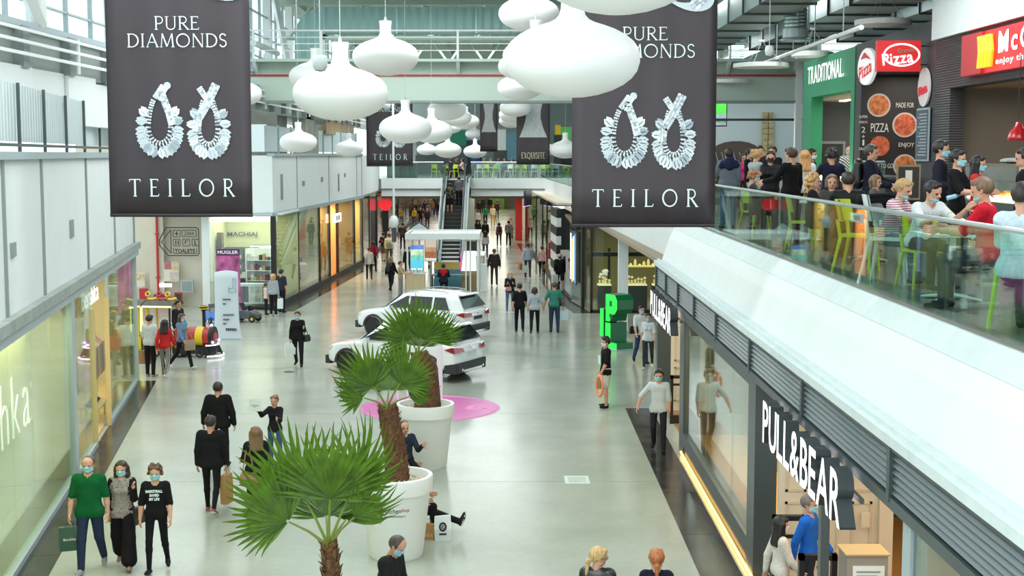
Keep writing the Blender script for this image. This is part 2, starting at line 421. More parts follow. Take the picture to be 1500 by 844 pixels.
# return of the wall towards the toilets
ret = sroot('wall_return')
p0 = LF(18.0, 0, 0); p1 = p0 - GN * 5
MB().slab(p0 + Vector((0, 0, LZ + .1)), p1 + Vector((0, 0, LZ + .1)), p1 + Vector((0, 0, 6.3)), p0 + Vector((0, 0, 6.3)), GD * -0.2).build('wall_panel', M_white, ret)
# ledge over the shop front
tl = sroot('trim_3')
lpanel(MB(), -12, 18.25, LZ - 0.02, LZ + 0.16, 0.16, 0.5).build('ledge_upper', M_ledge, tl)
lpanel(MB(), -12, 18.2, LZ - 0.20, LZ - 0.02, 0.10, 0.3).build('ledge_lower', M_lgrey, tl)
# glazed front: posts, sill rail and panes
wd = sroot('window_1')
S_POST = 6.3
def lpost(s, w, m=M_lgrey, n0=0.05, t=0.16, z0=0.0): lpanel(MB(), s - w / 2, s + w / 2, z0, LZ - 0.2, n0, t).build('window_post', m, wd)
lpost(S_POST, 0.42); lpost(17.9, 0.10)
lpanel(MB(), -12, S_POST, 0.0, 0.10, 0.05, 0.14).build('window_sill', M_lgrey, wd)
lpanel(MB(), S_POST + .2, 9.2, 0.0, 0.10, 0.05, 0.14).build('window_sill', M_lgrey, wd)
lpanel(MB(), 11.6, 17.9, 0.0, 0.10, 0.05, 0.14).build('window_sill', M_lgrey, wd)
M_sg_near = glass('tinted_glass', (0.90, 0.96, 0.86), 0.16)
ss = [-12, -9.5, -7, -4.5, -2.0, 0.4, 2.0, 3.9, S_POST - 0.2]
for a, b in zip(ss[:-1], ss[1:]):
 lpanel(MB(), a + 0.012, b - 0.012, 0.1, LZ - 0.2, 0.0, 0.02).build('glass_pane', M_sg_near, wd)
for a, b in ((S_POST + .21, 8.0), (8.0, 9.2), (11.6, 13.6), (13.6, 15.8), (15.8, 17.85)):
 lpanel(MB(), a + 0.012, b - 0.012, 0.1, LZ - 0.2, 0.0, 0.02).build('glass_pane', M_glass_s, wd)
M_brass = mat('door_frame_pale', srgb(214, 200, 150), 0.35, 0.3)
for s in (9.2, 11.6): lpanel(MB(), s - 0.03, s + 0.03, 0, 3.0, 0.06, 0.10).build('door_post', M_brass, wd)
# interior of that shop
il = sroot('wall_shop_left')
M_panel_y = mat('pale_lit_panel', srgb(226, 222, 160), 0.6)
lpanel(MB(), -12, S_POST, 0, LZ - 0.1, -0.75, 0.1).build('display_backing', M_panel_y, il)
M_shopfloor = mat('pale_wood_floor', srgb(214, 186, 130), 0.25, noise=0.08, nscale=3)
MB().prism([LF(S_POST, -0.1, 0.01), LF(18, -0.1, 0.01), LF(18, -9, 0.01), LF(S_POST, -9, 0.01)], (0, 0, 0.02)).build('shop_floor', M_shopfloor, il)
lpanel(MB(), S_POST, 18, 0, LZ, -7.0, 0.1).build('shop_back', mat('shop_wall_warm', srgb(196, 188, 156), 0.6), il)
MB().prism([LF(-12, -0.1, LZ - 0.2), LF(18, -0.1, LZ - 0.2), LF(18, -7, LZ - 0.2), LF(-12, -7, LZ - 0.2)], (0, 0, 0.1)).build('shop_ceiling', M_cream, il)
for s in (S_POST + 0.0, 17.95):
 MB().slab(LF(s, -0.15, 0), LF(s, -7, 0), LF(s, -7, LZ - .2), LF(s, -0.15, LZ - .2), GD * 0.05).build('shop_side', mat('shop_wall_pale', srgb(206, 198, 160), 0.6), il)
area('shop_lamp', LF(9, -2.5, LZ - 0.35), 5, 3, 230, (1, 0.88, 0.60), (0, 0, math.atan2(GD.y, GD.x)))
area('shop_lamp', LF(14.5, -2.5, LZ - 0.35), 5, 3, 200, (1, 0.9, 0.62), (0, 0, math.atan2(GD.y, GD.x)))
for k in range(5): area('display_lamp', LF(-9 + k * 3.3, -0.38, LZ - 0.32), 3.0, 0.4, 60, (1, 0.95, 0.62), (0, 0, math.atan2(GD.y, GD.x)))

# roof-side band on the left: corrugated sheets, boxed wall, railed louvres, clerestory windows
up = sroot('wall_upper_left')
sx = [-2.6, -0.2, 2.2, 4.6, 7.1, 9.6, 12.1, 14.6, 17.1, 19.6]
for i, (a, b) in enumerate(zip(sx[:-1], sx[1:])):
 lpanel(MB(), a + 0.05, b - 0.07, 6.5, 7.42, -0.12, 0.02).build('corrugated_panel', M_sheet, up)
 lpanel(MB(), b - 0.06, b + 0.0, 6.25, 7.44, -0.06, 0.05).build('panel_post', M_dgrey, up)
lpanel(MB(), -3, 20, 6.42, 6.47, -0.02, 0.05).build('panel_rail', M_dgrey, up)
XB = -9.0
yy = [14, 17.5, 21, 24.3, 26.4, 28.5, 30.4, 33, 37, 42]
for i, (a, b) in enumerate(zip(yy[:-1], yy[1:])):
 MB().bb(XB - 0.9, a + 0.02, 6.9, XB - 0.25 + 0.08 * (i % 2), b - 0.02, 7.95 - 0.10 * (i > 5)).build('boxed_panel', M_white2, up)
ub = sroot('wall_clerestory')
MB().bb(XB - 0.6, 6, 7.9, XB - 0.3, 130, 8.72).build('spandrel', mat('spandrel_grey', srgb(150, 160, 156), 0.6), ub)
MB().bb(XB - 0.7, 6, 8.68, XB - 0.15, 130, 8.8).build('spandrel_cap', M_lgrey, ub)
for k in range(26):
 y0 = 15 + k * 2.7
 MB().bb(XB - 0.3, y0, 7.92, XB - 0.12, y0 + 0.35, 8.7).build('spandrel_rib', M_grey, ub)
 if k % 2 == 1: MB().tube([(XB + 0.02, y0 + .1, 7.95), (XB + 0.02, y0 + .1, 8.66)], 0.04, 6).build('rail_post', M_rail, ub)
for z in (8.12, 8.34, 8.56): MB().bb(XB, 12, z, XB + 0.05, 84, z + 0.06).build('guard_rail', M_rail, ub)
wc = sroot('window_2')
M_sky_pane = glass('clerestory_glass', (0.96, 0.99, 1.0), 0.03)
for k in range(20):
 y0 = 12 + k * 5.2
 MB().bb(XB - 0.45, y0 + 0.06, 8.8, XB - 0.43, y0 + 5.14, 12.4).build('window_pane', M_sky_pane, wc)
 MB().bb(XB - 0.6, y0 - 0.25, 8.8, XB - 0.3, y0 + 0.1, 12.5).build('window_mullion', M_white2, wc)
 for z in (9.25, 9.9, 10.7, 11.5): MB().bb(XB - 0.5, y0 + .1, z, XB - 0.4, y0 + 5, z + 0.035).build('window_bar', M_lgrey, wc)
 for q in (1.7, 3.4): MB().bb(XB - 0.5, y0 + q, 8.8, XB - 0.4, y0 + q + 0.05, 12.4).build('window_bar', M_lgrey, wc)
 if k % 2 == 0: MB().tube([(XB - 0.2, y0 + 0.1, 12.4), (XB - 0.2, y0 + 4.6, 8.8)], 0.14, 4).build('wind_brace', M_white2, wc)
 else: MB().tube([(XB - 0.1, y0 + 0.2, 10.2), (XB - 0.1, y0 + 5.2, 10.2)], 0.12, 8).build('roof_pipe', M_white2, wc)

# ================================================================== far left: toilet wall, cosmetics shop, corridor shops
C0 = Vector((-9.62, 55.0, 0)); C1 = Vector((-8.61, 78.4, 0)); C2 = Vector((-9.3, 128, 0))
def on(a, b, t, n, z):
 d = (b - a).normalized(); nr = Vector((d.y, -d.x, 0)); p = a + d * t + nr * n; return Vector((p.x, p.y, z))
def wallseg(mb, a, b, t0, t1, z0, z1, n0=0.0, th=0.15):
 d = (b - a).normalized(); nr = Vector((d.y, -d.x, 0))
 return mb.slab(on(a, b, t0, n0, z0), on(a, b, t1, n0, z0), on(a, b, t1, n0, z1), on(a, b, t0, n0, z1), nr * -th)
WZ = 3.95
bw = sroot('wall_back_left')
MB().bb(-18, 56.6, 0, -12.45, 56.9, 7.0).build('wall_panel', M_beige, bw)
MB().bb(-12.75, 56.0, 0, -12.45, 56.6, WZ + .1).build('wall_pier', M_white2, bw)
MB().bb(-15.0, 56.3, 0, -14.4, 56.6, 7.0).build('wall_pier', M_beige, bw)
MB().slab((-13.4, 56.0, WZ), (C0.x, C0.y, WZ), (C0.x, C0.y, 6.25), (-13.4, 56.0, 6.25), (0.05, 0.25, 0)).build('wall_panel', M_white, bw)
MB().slab((-13.4, 55.9, WZ - 0.12), (C0.x, C0.y - .1, WZ - 0.12), (C0.x, C0.y - .1, WZ), (-13.4, 55.9, WZ), (0.05, 0.5, 0)).build('wall_trim', M_lgrey, bw)
# upper wall of the left corridor in tall panels
fl2 = sroot('wall_far_left')
pan = [0, 2.9, 6.2, 15.5, 18.9, 23.4]
LC = (C1 - C0).length
for a, b in zip([0, 4.9, 12.8, 21.6], [4.9, 12.8, 21.6, LC]):
 wallseg(MB(), C0, C1, a + 0.04, b - 0.04, WZ, 6.25).build('wall_panel', M_white, fl2)
 wallseg(MB(), C0, C1, b - 0.05, b + 0.05, WZ, 6.27, 0.02, 0.08).build('seam_post', M_grey, fl2)
wallseg(MB(), C1, C2, 0, 12.5, WZ, 6.25).build('wall_panel', M_white, fl2)
wallseg(MB(), C0, C1, 0, LC, 6.22, 6.34, 0.1, 0.3).build('wall_cap', M_lgrey, fl2)
wallseg(MB(), C0, C1, 0, LC, WZ - 0.14, WZ + 0.02, 0.12, 0.4).build('wall_trim', M_lgrey, fl2)
for t, z, w, h in ((1.7, 4.95, 0.35, 1.05), (6.3, 5.0, .5, .22), (10.9, 5.1, .5, .22), (15.6, 4.85, .35, .9), (17.6, 5.2, .45, .2)):
 wallseg(MB(), C0, C1, t - w / 2, t + w / 2, z - h / 2, z + h / 2, 0.03, 0.03).build('vent_grille', M_grey, fl2)
for k in range(9):
 wallseg(MB(), C0, C1, k * 2.6, k * 2.6 + 2.45, 6.4, 7.45, -0.3, 0.03).build('corrugated_panel', M_sheet, fl2)
 wallseg(MB(), C0, C1, k * 2.6 + 2.45, k * 2.6 + 2.6, 6.3, 7.5, -0.25, 0.06).build('panel_post', M_steel, fl2)
MB().bb(-14.5, 55.4, 6.4, -9.9, 55.5, 7.5).build('corrugated_panel', M_sheet, bw)
# concrete and plant on top of that block
M_conc = mat('raw_concrete', srgb(150, 152, 142), 0.85, noise=0.2, nscale=1.2)
pl = sroot('wall_plant')
MB().bb(-13.5, 58, 6.2, -9.9, 60.5, 8.6).build('concrete_block', M_conc, pl)
MB().bb(-9.9, 62.0, 6.3, -9.3, 66, 9.4).build('concrete_block', M_conc, pl)
MB().tube([(-11.8, 57, 8.9), (-9.6, 66, 8.2)], 0.75, 16).build('round_duct', M_steel, pl, smooth=True)
MB().bb(-9.9, 68, 7.3, -9.2, 80, 8.0).build('service_board', mat('brown_board', srgb(150, 128, 96), 0.7, noise=.2, nscale=3), pl)
# corridor skirting
sk = sroot('baseboard_left')
wallseg(MB(), C0, C1, -0.3, LC, 0.0, 0.008, 0.85, 0.85).build('granite_slab', M_gran, sk)
wallseg(MB(), C1, C2, 0, 85, 0.0, 0.008, 0.5, 0.5).build('granite_slab', M_gran, sk)
wallseg(MB(), C0, C1, 0, LC, 0.0, 0.22, 0.04, 0.1).build('skirting', M_black, sk)
# cosmetics shop front (faces the hall)
ws = sroot('window_3')
F0 = Vector((-12.45, 56.0, 0)); FD = (C0 - F0).normalized()
def fseg(mb, t0, t1, z0, z1, n0=0.0, th=0.05):
 return wallseg(mb, F0, C0, t0, t1, z0, z1, n0, th)
LM = (C0 - F0).length
fseg(MB(), 0, LM, 0, 0.12, 0.03, 0.12).build('window_sill', M_black, ws)
for a, b in ((0.02, 1.6), (1.6, LM - 0.05)):
 fseg(MB(), a + .01, b - .01, 0.12, WZ - 0.15, 0, 0.02).build('glass_pane', M_glass, ws)
MB().cbox((C0.x, C0.y, WZ / 2 - .07), (0.2, 0.2, WZ - .14)).build('corner_post', M_black, ws)
# interior
M_ygreen = mat('cosmetics_wall', srgb(200, 198, 156), 0.6)
ic = sroot('wall_cosmetics')
MB().bb(-14.5, 59.8, 0, -9.4, 60.0, WZ).build('shop_back', M_ygreen, ic)
MB().bb(-14.5, 55.2, WZ - 0.1, -9.3, 60, WZ - .02).build('shop_ceiling', M_white2, ic)
MB().bb(-12.7, 56.95, 0, -12.5, 60, WZ).build('shop_side', M_ygreen, ic)
MB().bb(-12.7, 56.9, WZ - 0.45, -9.8, 57.1, WZ - 0.1).build('lit_fascia', mat('lit_fascia', (1, 1, .9), .5, emit=.7, ecol=(1, 1, .88)), ic)
area('shop_lamp', (-11.2, 57.8, WZ - 0.2), 2.6, 2.6, 110, (1, 0.98, 0.82))

# corridor shop fronts on the left: glazed bays with warm interiors
M_warm = mat('warm_interior', srgb(214, 172, 112), 0.6, noise=0.05, nscale=2)
M_orange = mat('orange_portal', srgb(226, 166, 110), 0.5)
def bay(a, b, t0, t1, back, name_idx, pane=M_glass_s, post=M_black, depth=2.6, open_=False, lamp=90, lcol=(1, 0.74, 0.40), top=WZ - 0.15, sill=0.25):
 r = sroot('window_%d' % name_idx)
 wallseg(MB(), a, b, t0, t0 + 0.10, 0, top, 0.04, 0.14).build('window_post', post, r)
 wallseg(MB(), a, b, t0, t1, 0, sill, 0.03, 0.12).build('window_sill', post, r)
 if pane is not None: wallseg(MB(), a, b, t0 + .1, t1 - 0.01, sill, top, 0, 0.02).build('glass_pane', pane, r)
 if not open_: wallseg(MB(), a, b, t0, t1, 0, top, -depth, 0.1).build('shop_back', back, r)
 d = (b - a).normalized(); nr = Vector((d.y, -d.x, 0))
 MB().prism([on(a, b, t0, -0.1, top), on(a, b, t1, -0.1, top), on(a, b, t1, -depth, top), on(a, b, t0, -depth, top)], (0, 0, 0.1)).build('shop_ceiling', M_cream, r)
 for t in ((t0, t1 - .06) if not open_ else (t1 - .06,)):
  MB().slab(on(a, b, t, -0.1, 0), on(a, b, t, -depth, 0), on(a, b, t, -depth, top), on(a, b, t, -0.1, top), d * 0.05).build('shop_side', back, r)
 if lamp:
  c = on(a, b, (t0 + t1) / 2, -depth / 2, top - 0.1)
  area('shop_lamp', c, (t1 - t0) * 0.8, depth * 0.7, lamp * 1.8, lcol, (0, 0, math.atan2(d.y, d.x)))
 return r
M_greyb = mat('grey_interior', srgb(160, 168, 160), 0.5)
M_brown = mat('brown_interior', srgb(116, 92, 66), 0.6)
bay(C0, C1, 0.1, 4.9, mat('pale_interior', srgb(196, 200, 160), 0.6), 4, open_=True, lamp=28, lcol=(1, .95, .7), top=WZ - .15)
bay(C0, C1, 4.9, 10.0, M_greyb, 5, lamp=45, lcol=(1, .9, .7))
bay(C0, C1, 10.0, 12.8, M_warm, 6, lamp=120)
bay(C0, C1, 12.8, 15.2, M_orange, 7, pane=None, lamp=160, lcol=(1, .72, .42), sill=0.02)
bay(C0, C1, 15.2, 20.6, M_warm, 8, lamp=110)
bay(C0, C1, 20.6, 23.3, mat('yellow_interior', srgb(240, 206, 120), 0.6), 9, lamp=150, lcol=(1, .8, .42))
bay(C1, C2, 0.1, 4.5, M_brown, 10, lamp=60)
bay(C1, C2, 4.5, 10.0, mat('mauve_interior', srgb(150, 130, 140), 0.5), 11, lamp=60, lcol=(1, .8, .75))
bay(C1, C2, 10.0, 17.0, M_brown, 12, lamp=80, lcol=(1, .7, .5))
bay(C1, C2, 17.0, 30.0, M_warm, 13, lamp=120, lcol=(1, .65, .5))
bay(C1, C2, 30.0, 85.0, mat('rose_interior', srgb(200, 160, 150), .6), 21, lamp=200, lcol=(1, .8, .75))

# ================================================================== right shop building below the terrace
XR = 3.6; ZB, ZT = 3.05, 3.6
tr = sroot('trim_4')
divs = [33.5, 31.4, 29.1, 26.5, 23.6, 20.2, 16.5, 12.6, 8.6]
for a, b in zip(divs[1:], divs[:-1]):
 MB().bb(XR, a + 0.06, ZB + 0.06, XR + 0.1, b - 0.06, ZT - 0.05).build('louvre_backing', M_dgrey, tr)
 for k in range(7):
  z = ZB + 0.075 + k * 0.066
  MB().prism([(XR - 0.005, a + 0.05, z), (XR - 0.045, a + 0.05, z + 0.012), (XR - 0.005, a + 0.05, z + 0.05)], (0, b - a - 0.1, 0)).build('louvre_slat', mat('louvre_grey', srgb(98, 110, 112), 0.4, 0.3), tr)
 MB().bb(XR - 0.07, a - 0.05, ZB, XR + 0.1, a + 0.05, ZT).build('louvre_post', M_dgrey, tr)
MB().bb(XR - 0.07, 33.45, ZB, XR + 0.1, 33.6, ZT).build('louvre_post', M_dgrey, tr)
MB().bb(XR - 0.06, 8, ZT - 0.06, XR + 0.12, 33.6, ZT + 0.0).build('louvre_head', M_dgrey, tr)
MB().bb(XR - 0.06, 8, ZB - 0.06, XR + 0.12, 33.6, ZB + 0.05).build('louvre_foot', M_dgrey, tr)
MB().bb(XR - 0.1, 8, ZT, XR + 0.35, 33.65, ZT + 0.1).build('ledge', M_ledge_w, tr)
MB().bb(XR - 0.02, 8, ZT + 0.1, XR + 0.03, 33.6, ZT + 0.14).build('ledge_bead', M_ledge_w, tr)
# white parapet, leaning back to the sill of the terrace rail
E0 = at(958, 353, 3.6); E1 = at(796, 284, 3.6); BY = 90.0
rp = sroot('wall_right')
prof = [(XR + 0.16, ZT + 0.05), (XR + 0.24, 3.9), (XR + 0.34, 4.2), (XR + 0.47, 4.46)]
mb = MB()
for (x0, z0), (x1, z1) in zip(prof[:-1], prof[1:]): mb.quad((x0, 34.2, z0), (x0, 7, z0), (x1, 7, z1), (x1, 34.2, z1))
mb.quad((prof[0][0], 34.2, ZT + .05), (prof[-1][0], 34.2, 4.46), (4.3, 34.2, 4.46), (4.3, 34.2, ZT + .05))
mb.build('parapet_panel', M_white, rp)
MB().prism([(XR + 0.45, 7, 4.44), (4.22, 7, 4.66), (4.42, 7, 4.66), (4.42, 7, 4.44)], (0, 27.3, 0)).build('rail_sill', M_ledge_w, rp)
def seg3(mb, pa, pb, z0, z1, th):
 d = (Vector((pb.x - pa.x, pb.y - pa.y, 0))).normalized(); nr = Vector((d.y, -d.x, 0))
 a = Vector((pa.x, pa.y, z0)); b = Vector((pb.x, pb.y, z0))
 return mb.slab(a, b, Vector((b.x, b.y, z1)), Vector((a.x, a.y, z1)), nr * th)
K0 = Vector((4.2, 34.2, 0)); K1 = Vector((E1.x, BY, 0))
seg3(MB(), K0, K1, 3.6, 4.68, 0.2).build('parapet_panel', M_white, rp)
for (u, v) in ((681 / 3.75 + 800, 382), (1032, 416), (1131, 492)):
 p = atx(u, v, XR + 0.27); MB().bb(p.x - 0.05, p.y - .25, p.z - .13, p.x + .05, p.y + .25, p.z + .12).build('vent_grille', M_ledge_w, rp)
# terrace slab and bridge slab
ufl = sroot('floor_upper')
M_ufloor = mat('terrace_floor', srgb(120, 122, 116), 0.2, noise=0.08, nscale=1)
MB().prism([(4.25, 7, 4.45), (16, 7, 4.45), (16, BY + 40, 4.45), (K1.x, BY + 40, 4.45), (K1.x + .05, BY, 4.45), (4.25, 34.2, 4.45)], (0, 0, 0.25)).build('terrace_slab', M_ufloor, ufl)
MB().bb(-9.5, BY, 4.0, -4.45, 130, 4.7).build('bridge_slab', M_ufloor, ufl)
MB().bb(-2.75, BY, 4.0, K1.x + 0.2, 130, 4.7).build('bridge_slab', M_ufloor, ufl)
MB().bb(-4.45, BY + 3.0, 4.0, -2.75, 130, 4.7).build('bridge_slab', M_ufloor, ufl)
MB().prism([(3.8, 34.0, 3.5), (16, 34.0, 3.5), (16, 172, 3.5), (-12, 172, 3.5), (-12, BY + 4.5, 3.5), (K1.x + .05, BY + 4.5, 3.5)], (0, 0, 0.1)).build('soffit', mat('soffit_brown', srgb(150, 138, 118), 0.6), ufl)
# bridge front
br = sroot('wall_bridge')
for x0, x1 in ((-8.6, -4.5), (-2.7, K1.x + 0.1)):
 MB().bb(x0, BY - 0.06, 4.05, x1, BY, 4.74).build('bridge_fascia', M_white, br)
 MB().bb(x0, BY + 0.08, 3.55, x1, BY + 0.14, 4.05).build('bridge_fascia', M_white, br)
 MB().bb(x0, BY + 0.2, 3.38, x1, BY + 0.6, 3.56).build('bridge_trim', mat('brown_trim', srgb(120, 104, 84), 0.6), br)
# terrace glass rail
gr = sroot('wall_rail')
ys = [7, 9.0, 11.2, 13.5, 16.3, 19.1, 21.9, 24.7, 27.5, 30.3, 34.2]
for a, b in zip(ys[:-1], ys[1:]):
 MB().bb(4.3, a + 0.012, 4.62, 4.32, b - 0.012, 5.62).build('glass_pane', M_glass_r, gr)
MB().tube([(4.31, 7, 5.65), (4.31, 34.2, 5.65)], 0.026, 8).build('handrail', mat('brushed_steel', srgb(190, 200, 198), 0.3, 0.8), gr)
n = 12
for k in range(n):
 a = K0.lerp(K1, k / n) + Vector((0.1, 0, 0)); b = K0.lerp(K1, (k + 0.985) / n) + Vector((0.1, 0, 0))
 seg3(MB(), a, b, 4.68, 5.66, 0.02).build('glass_pane', M_glass_r, gr)
MB().tube([(K0.x + .1, K0.y, 5.7), (K1.x + .1, K1.y, 5.7)], 0.03, 6).build('handrail', MATS['brushed_steel'], gr)
for x0, x1, nn in ((-8.6, -4.5, 3), (-2.7, K1.x + .1, 4)):
 for k in range(nn):
  a = x0 + (x1 - x0) * k / nn; b = x0 + (x1 - x0) * (k + 1) / nn
  MB().bb(a + .01, BY - .02, 4.7, b - .01, BY, 5.75).build('glass_pane', M_glass_r, gr)
 MB().tube([(x0, BY - .01, 5.78), (x1, BY - .01, 5.78)], 0.035, 6).build('handrail', MATS['brushed_steel'], gr)
# shop front posts, window, plinth
fr = sroot('window_14')
for y0, y1 in ((19.75, 20.35), (28.1, 28.75), (33.2, 33.6)):
 MB().bb(XR - 0.03, y0, 0, XR + 0.3, y1, ZB).build('window_post', M_dgrey, fr)
MB().bb(XR - 0.03, 20.35, 0.22, XR + 0.22, 28.1, 0.5).build('plinth', M_dgrey, fr)
MB().bb(XR - 0.0, 20.35, 0.0, XR + 0.22, 28.1, 0.22).build('plinth_base', M_black, fr)
MB().bb(XR - 0.03, 20.35, ZB - 0.2, XR + 0.2, 28.1, ZB).build('window_head', M_dgrey, fr)
yy = [20.4, 22.2, 25.0, 28.05]
for a, b in zip(yy[:-1], yy[1:]): MB().bb(XR + 0.03, a, 0.5, XR + 0.05, b - 0.012, ZB - 0.2).build('glass_pane', M_glass_p, fr)
MB().bb(XR - 0.06, 19.0, 0.04, XR - 0.03, 28.3, 0.075).build('led_strip', M_led_w, fr)
# inside the window
pi_ = sroot('wall_shop_right')
MB().bb(XR + 0.22, 20.4, 0.3, XR + 1.3, 28.1, 0.46).build('display_platform', mat('display_wood', srgb(206, 160, 92), 0.3), pi_)
MB().bb(XR + 1.3, 20.4, 0, XR + 1.45, 33.5, ZB).build('display_backing', mat('shop_wall_grey', srgb(150, 160, 146), 0.5), pi_)
area('display_lamp', (XR + 0.7, 24.2, ZB - 0.15), 0.5, 7, 260, (1, 0.70, 0.34))
def wainscot(x0, x1, yf, cols, zs, par):
 MB().bb(x0, yf, 0, x1, yf + 0.12, ZB).build('cream_wall', M_cream, par)
 w = (x1 - x0) / cols
 for c in range(cols):
  for z0, z1 in zs:
   a = x0 + c * w + 0.09; b = x0 + (c + 1) * w - 0.09; t = 0.035
   m = MB()
   m.bb(a, yf - 0.025, z0, b, yf, z0 + t).bb(a, yf - 0.025, z1 - t, b, yf, z1).bb(a, yf - 0.025, z0, a + t, yf, z1).bb(b - t, yf - 0.025, z0, b, yf, z1)
   m.build('panel_moulding', mat('cream_moulding', srgb(214, 198, 172), 0.5), par)
wainscot(XR + 0.3, XR + 1.75, 19.55, 3, ((0.25, 1.25), (1.4, 2.3), (2.42, 2.95)), pi_)
wainscot(XR + 0.3, XR + 1.3, 33.2, 2, ((0.25, 1.1), (1.25, 2.1), (2.2, 2.85)), pi_)
MB().bb(XR + 1.75, 19.45, 0, XR + 1.95, 19.75, ZB).build('cream_pier', M_cream, pi_)
M_brownf = mat('shop_floor_brown', srgb(150, 112, 66), 0.35, noise=.1, nscale=4)
MB().bb(XR + 0.2, 8, 0.0, 11, 33.5, 0.012).build('shop_floor', M_brownf, pi_)
MB().bb(11, 7, 0, 11.2, 34, ZB).build('shop_back', mat('shop_wall_brown', srgb(130, 104, 70), 0.6), pi_)
MB().bb(XR + 0.12, 7, ZB + 0.02, 11.2, 33.6, ZB + 0.12).build('shop_ceiling', M_dgrey, pi_)
MB().bb(XR + 1.3, 33.35, 0, 11, 33.55, ZB).build('shop_side', M_cream, pi_)
area('shop_lamp', (7.4, 18, ZB - 0.1), 4, 8, 220, (1, 0.78, 0.5))
area('shop_lamp', (XR + 0.9, 15.5, ZB - 0.1), 1.2, 5, 70, (1, 0.88, 0.7))
area('shop_lamp', (XR + 0.7, 31.0, ZB - 0.1), 0.8, 3.5, 45, (1, 0.88, 0.7))
MB().bb(XR - 0.0, 15.55, 0, XR + 0.10, 15.7, ZB).build('door_post', M_dgrey, fr)
MB().bb(XR - 0.0, 12.05, 0, XR + 0.16, 12.3, ZB).build('door_post', M_lgrey, fr)
MB().bb(XR + 0.03, 7, 0.1, XR + 0.05, 12.05, ZB).build('glass_pane', M_glass_p, fr)
# end wall of that building
ew = sroot('wall_shop_end')
MB().bb(XR, 33.55, 0, 11, 33.75, ZT).build('end_wall', M_dgrey, ew)

# ================================================================== watch shop and right corridor
D0 = Vector((3.14, 54.2, 0)); D1 = Vector((2.51, 58.83, 0)); D2 = Vector((0.87, 96.5, 0))
wt = sroot('window_15'); WT = 3.5
MB().bb(3.14, 54.15, 0, 9, 54.3, 0.1).build('window_sill', M_black, wt)
for x0, x1 in ((3.24, 4.0), (4.0, 4.62), (4.62, 5.6), (5.6, 7.0), (7.0, 9.0)):
 MB().bb(x0 + 0.01, 54.2, 0.1, x1 - 0.01, 54.22, WT).build('glass_pane', M_glass, wt)
MB().bb(3.12, 54.15, 0, 3.22, 54.25, WT).build('window_post', M_black, wt)
MB().bb(3.14, 54.25, 2.25, 9, 54.4, 2.42).build('window_transom', M_black, wt)
for t0, t1 in ((0.05, 1.5), (1.5, 3.1), (3.1, 4.6)):
 seg3(MB(), D0.lerp(D1, t0 / 4.67), D0.lerp(D1, (t1 - .02) / 4.67), 0.1, WT, -0.02).build('glass_pane', M_glass, wt)
seg3(MB(), D0.lerp(D1, 0.28), D0.lerp(D1, 0.33), 0, WT, -0.12).build('window_post', M_black, wt)
MB().bb(3.9, 55.4, 0, 4.0, 55.5, 2.5).build('window_post', M_black, wt)
iw = sroot('wall_watch_shop')
MB().bb(3.2, 60, 0, 9.5, 60.2, WT + .1).build('shop_back', mat('watch_wall', srgb(150, 138, 92), 0.6), iw)
MB().bb(2.4, 54.3, WT, 9.5, 62, WT + .1).build('shop_ceiling', M_brown, iw)
MB().bb(9, 54.2, 0, 9.2, 62, WT).build('shop_side', M_brown, iw)
area('shop_lamp', (5.6, 56.0, WT - 0.1), 4.5, 2.5, 150, (1, 0.88, 0.55))
tb = sroot('baseboard_right')
MB().prism([(2.45, 54.0, 0), (9, 54.0, 0), (9, 54.25, 0), (3.14, 54.25, 0), (2.51, 58.8, 0), (0.87, 96.5, 0), (0.3, 96.5, 0), (1.75, 60, 0)], (0, 0, 0.007)).build('granite_slab', M_gran, tb)
def rbay(t0, t1, back, idx, **kw): return bay(D2, D1, t0, t1, back, idx, **kw)
LR = (D2 - D1).length   # runs from the far end towards the camera
rbay(LR - 4.4, LR - 0.1, mat('black_panel', (0.03, 0.03, 0.03), 0.3), 16, lamp=0, pane=None, depth=0.3, sill=0.1)
rbay(LR - 14.5, LR - 8.4, M_brown, 17, lamp=50, pane=M_glass_p)
rbay(LR - 18.2, LR - 14.5, mat('cream_shop', srgb(180, 160, 120), .6), 18, lamp=60)
rbay(LR - 24, LR - 18.2, mat('dark_shop', srgb(60, 52, 48), 0.5), 19, lamp=60, post=M_black)
rbay(2.0, LR - 24, mat('taupe_panel', srgb(150, 138, 114), 0.6), 20, lamp=50, lcol=(1, .85, .6))
# striped pier beside the watch shop: stacked black and white panels
sp = sroot('wall_striped')
for k in range(9):
 z0 = k * 0.42
 bay_m = M_white2 if k % 2 else M_black
 seg3(MB(), D2.lerp(D1, (LR - 8.3) / LR), D2.lerp(D1, (LR - 4.5) / LR), z0, z0 + 0.41, 0.25).build('stripe_panel', bay_m, sp)
# free-standing column
cl = at(914, 452); cl2 = sroot('wall_column', (3.9, 47.8, 0))
MB().bb(-0.17, -0.17, 0, 0.17, 0.17, 3.6).build('column_shaft', M_white, cl2)
MB().bb(-0.2, -0.2, 0, 0.2, 0.2, 0.12).build('column_base', M_lgrey, cl2)
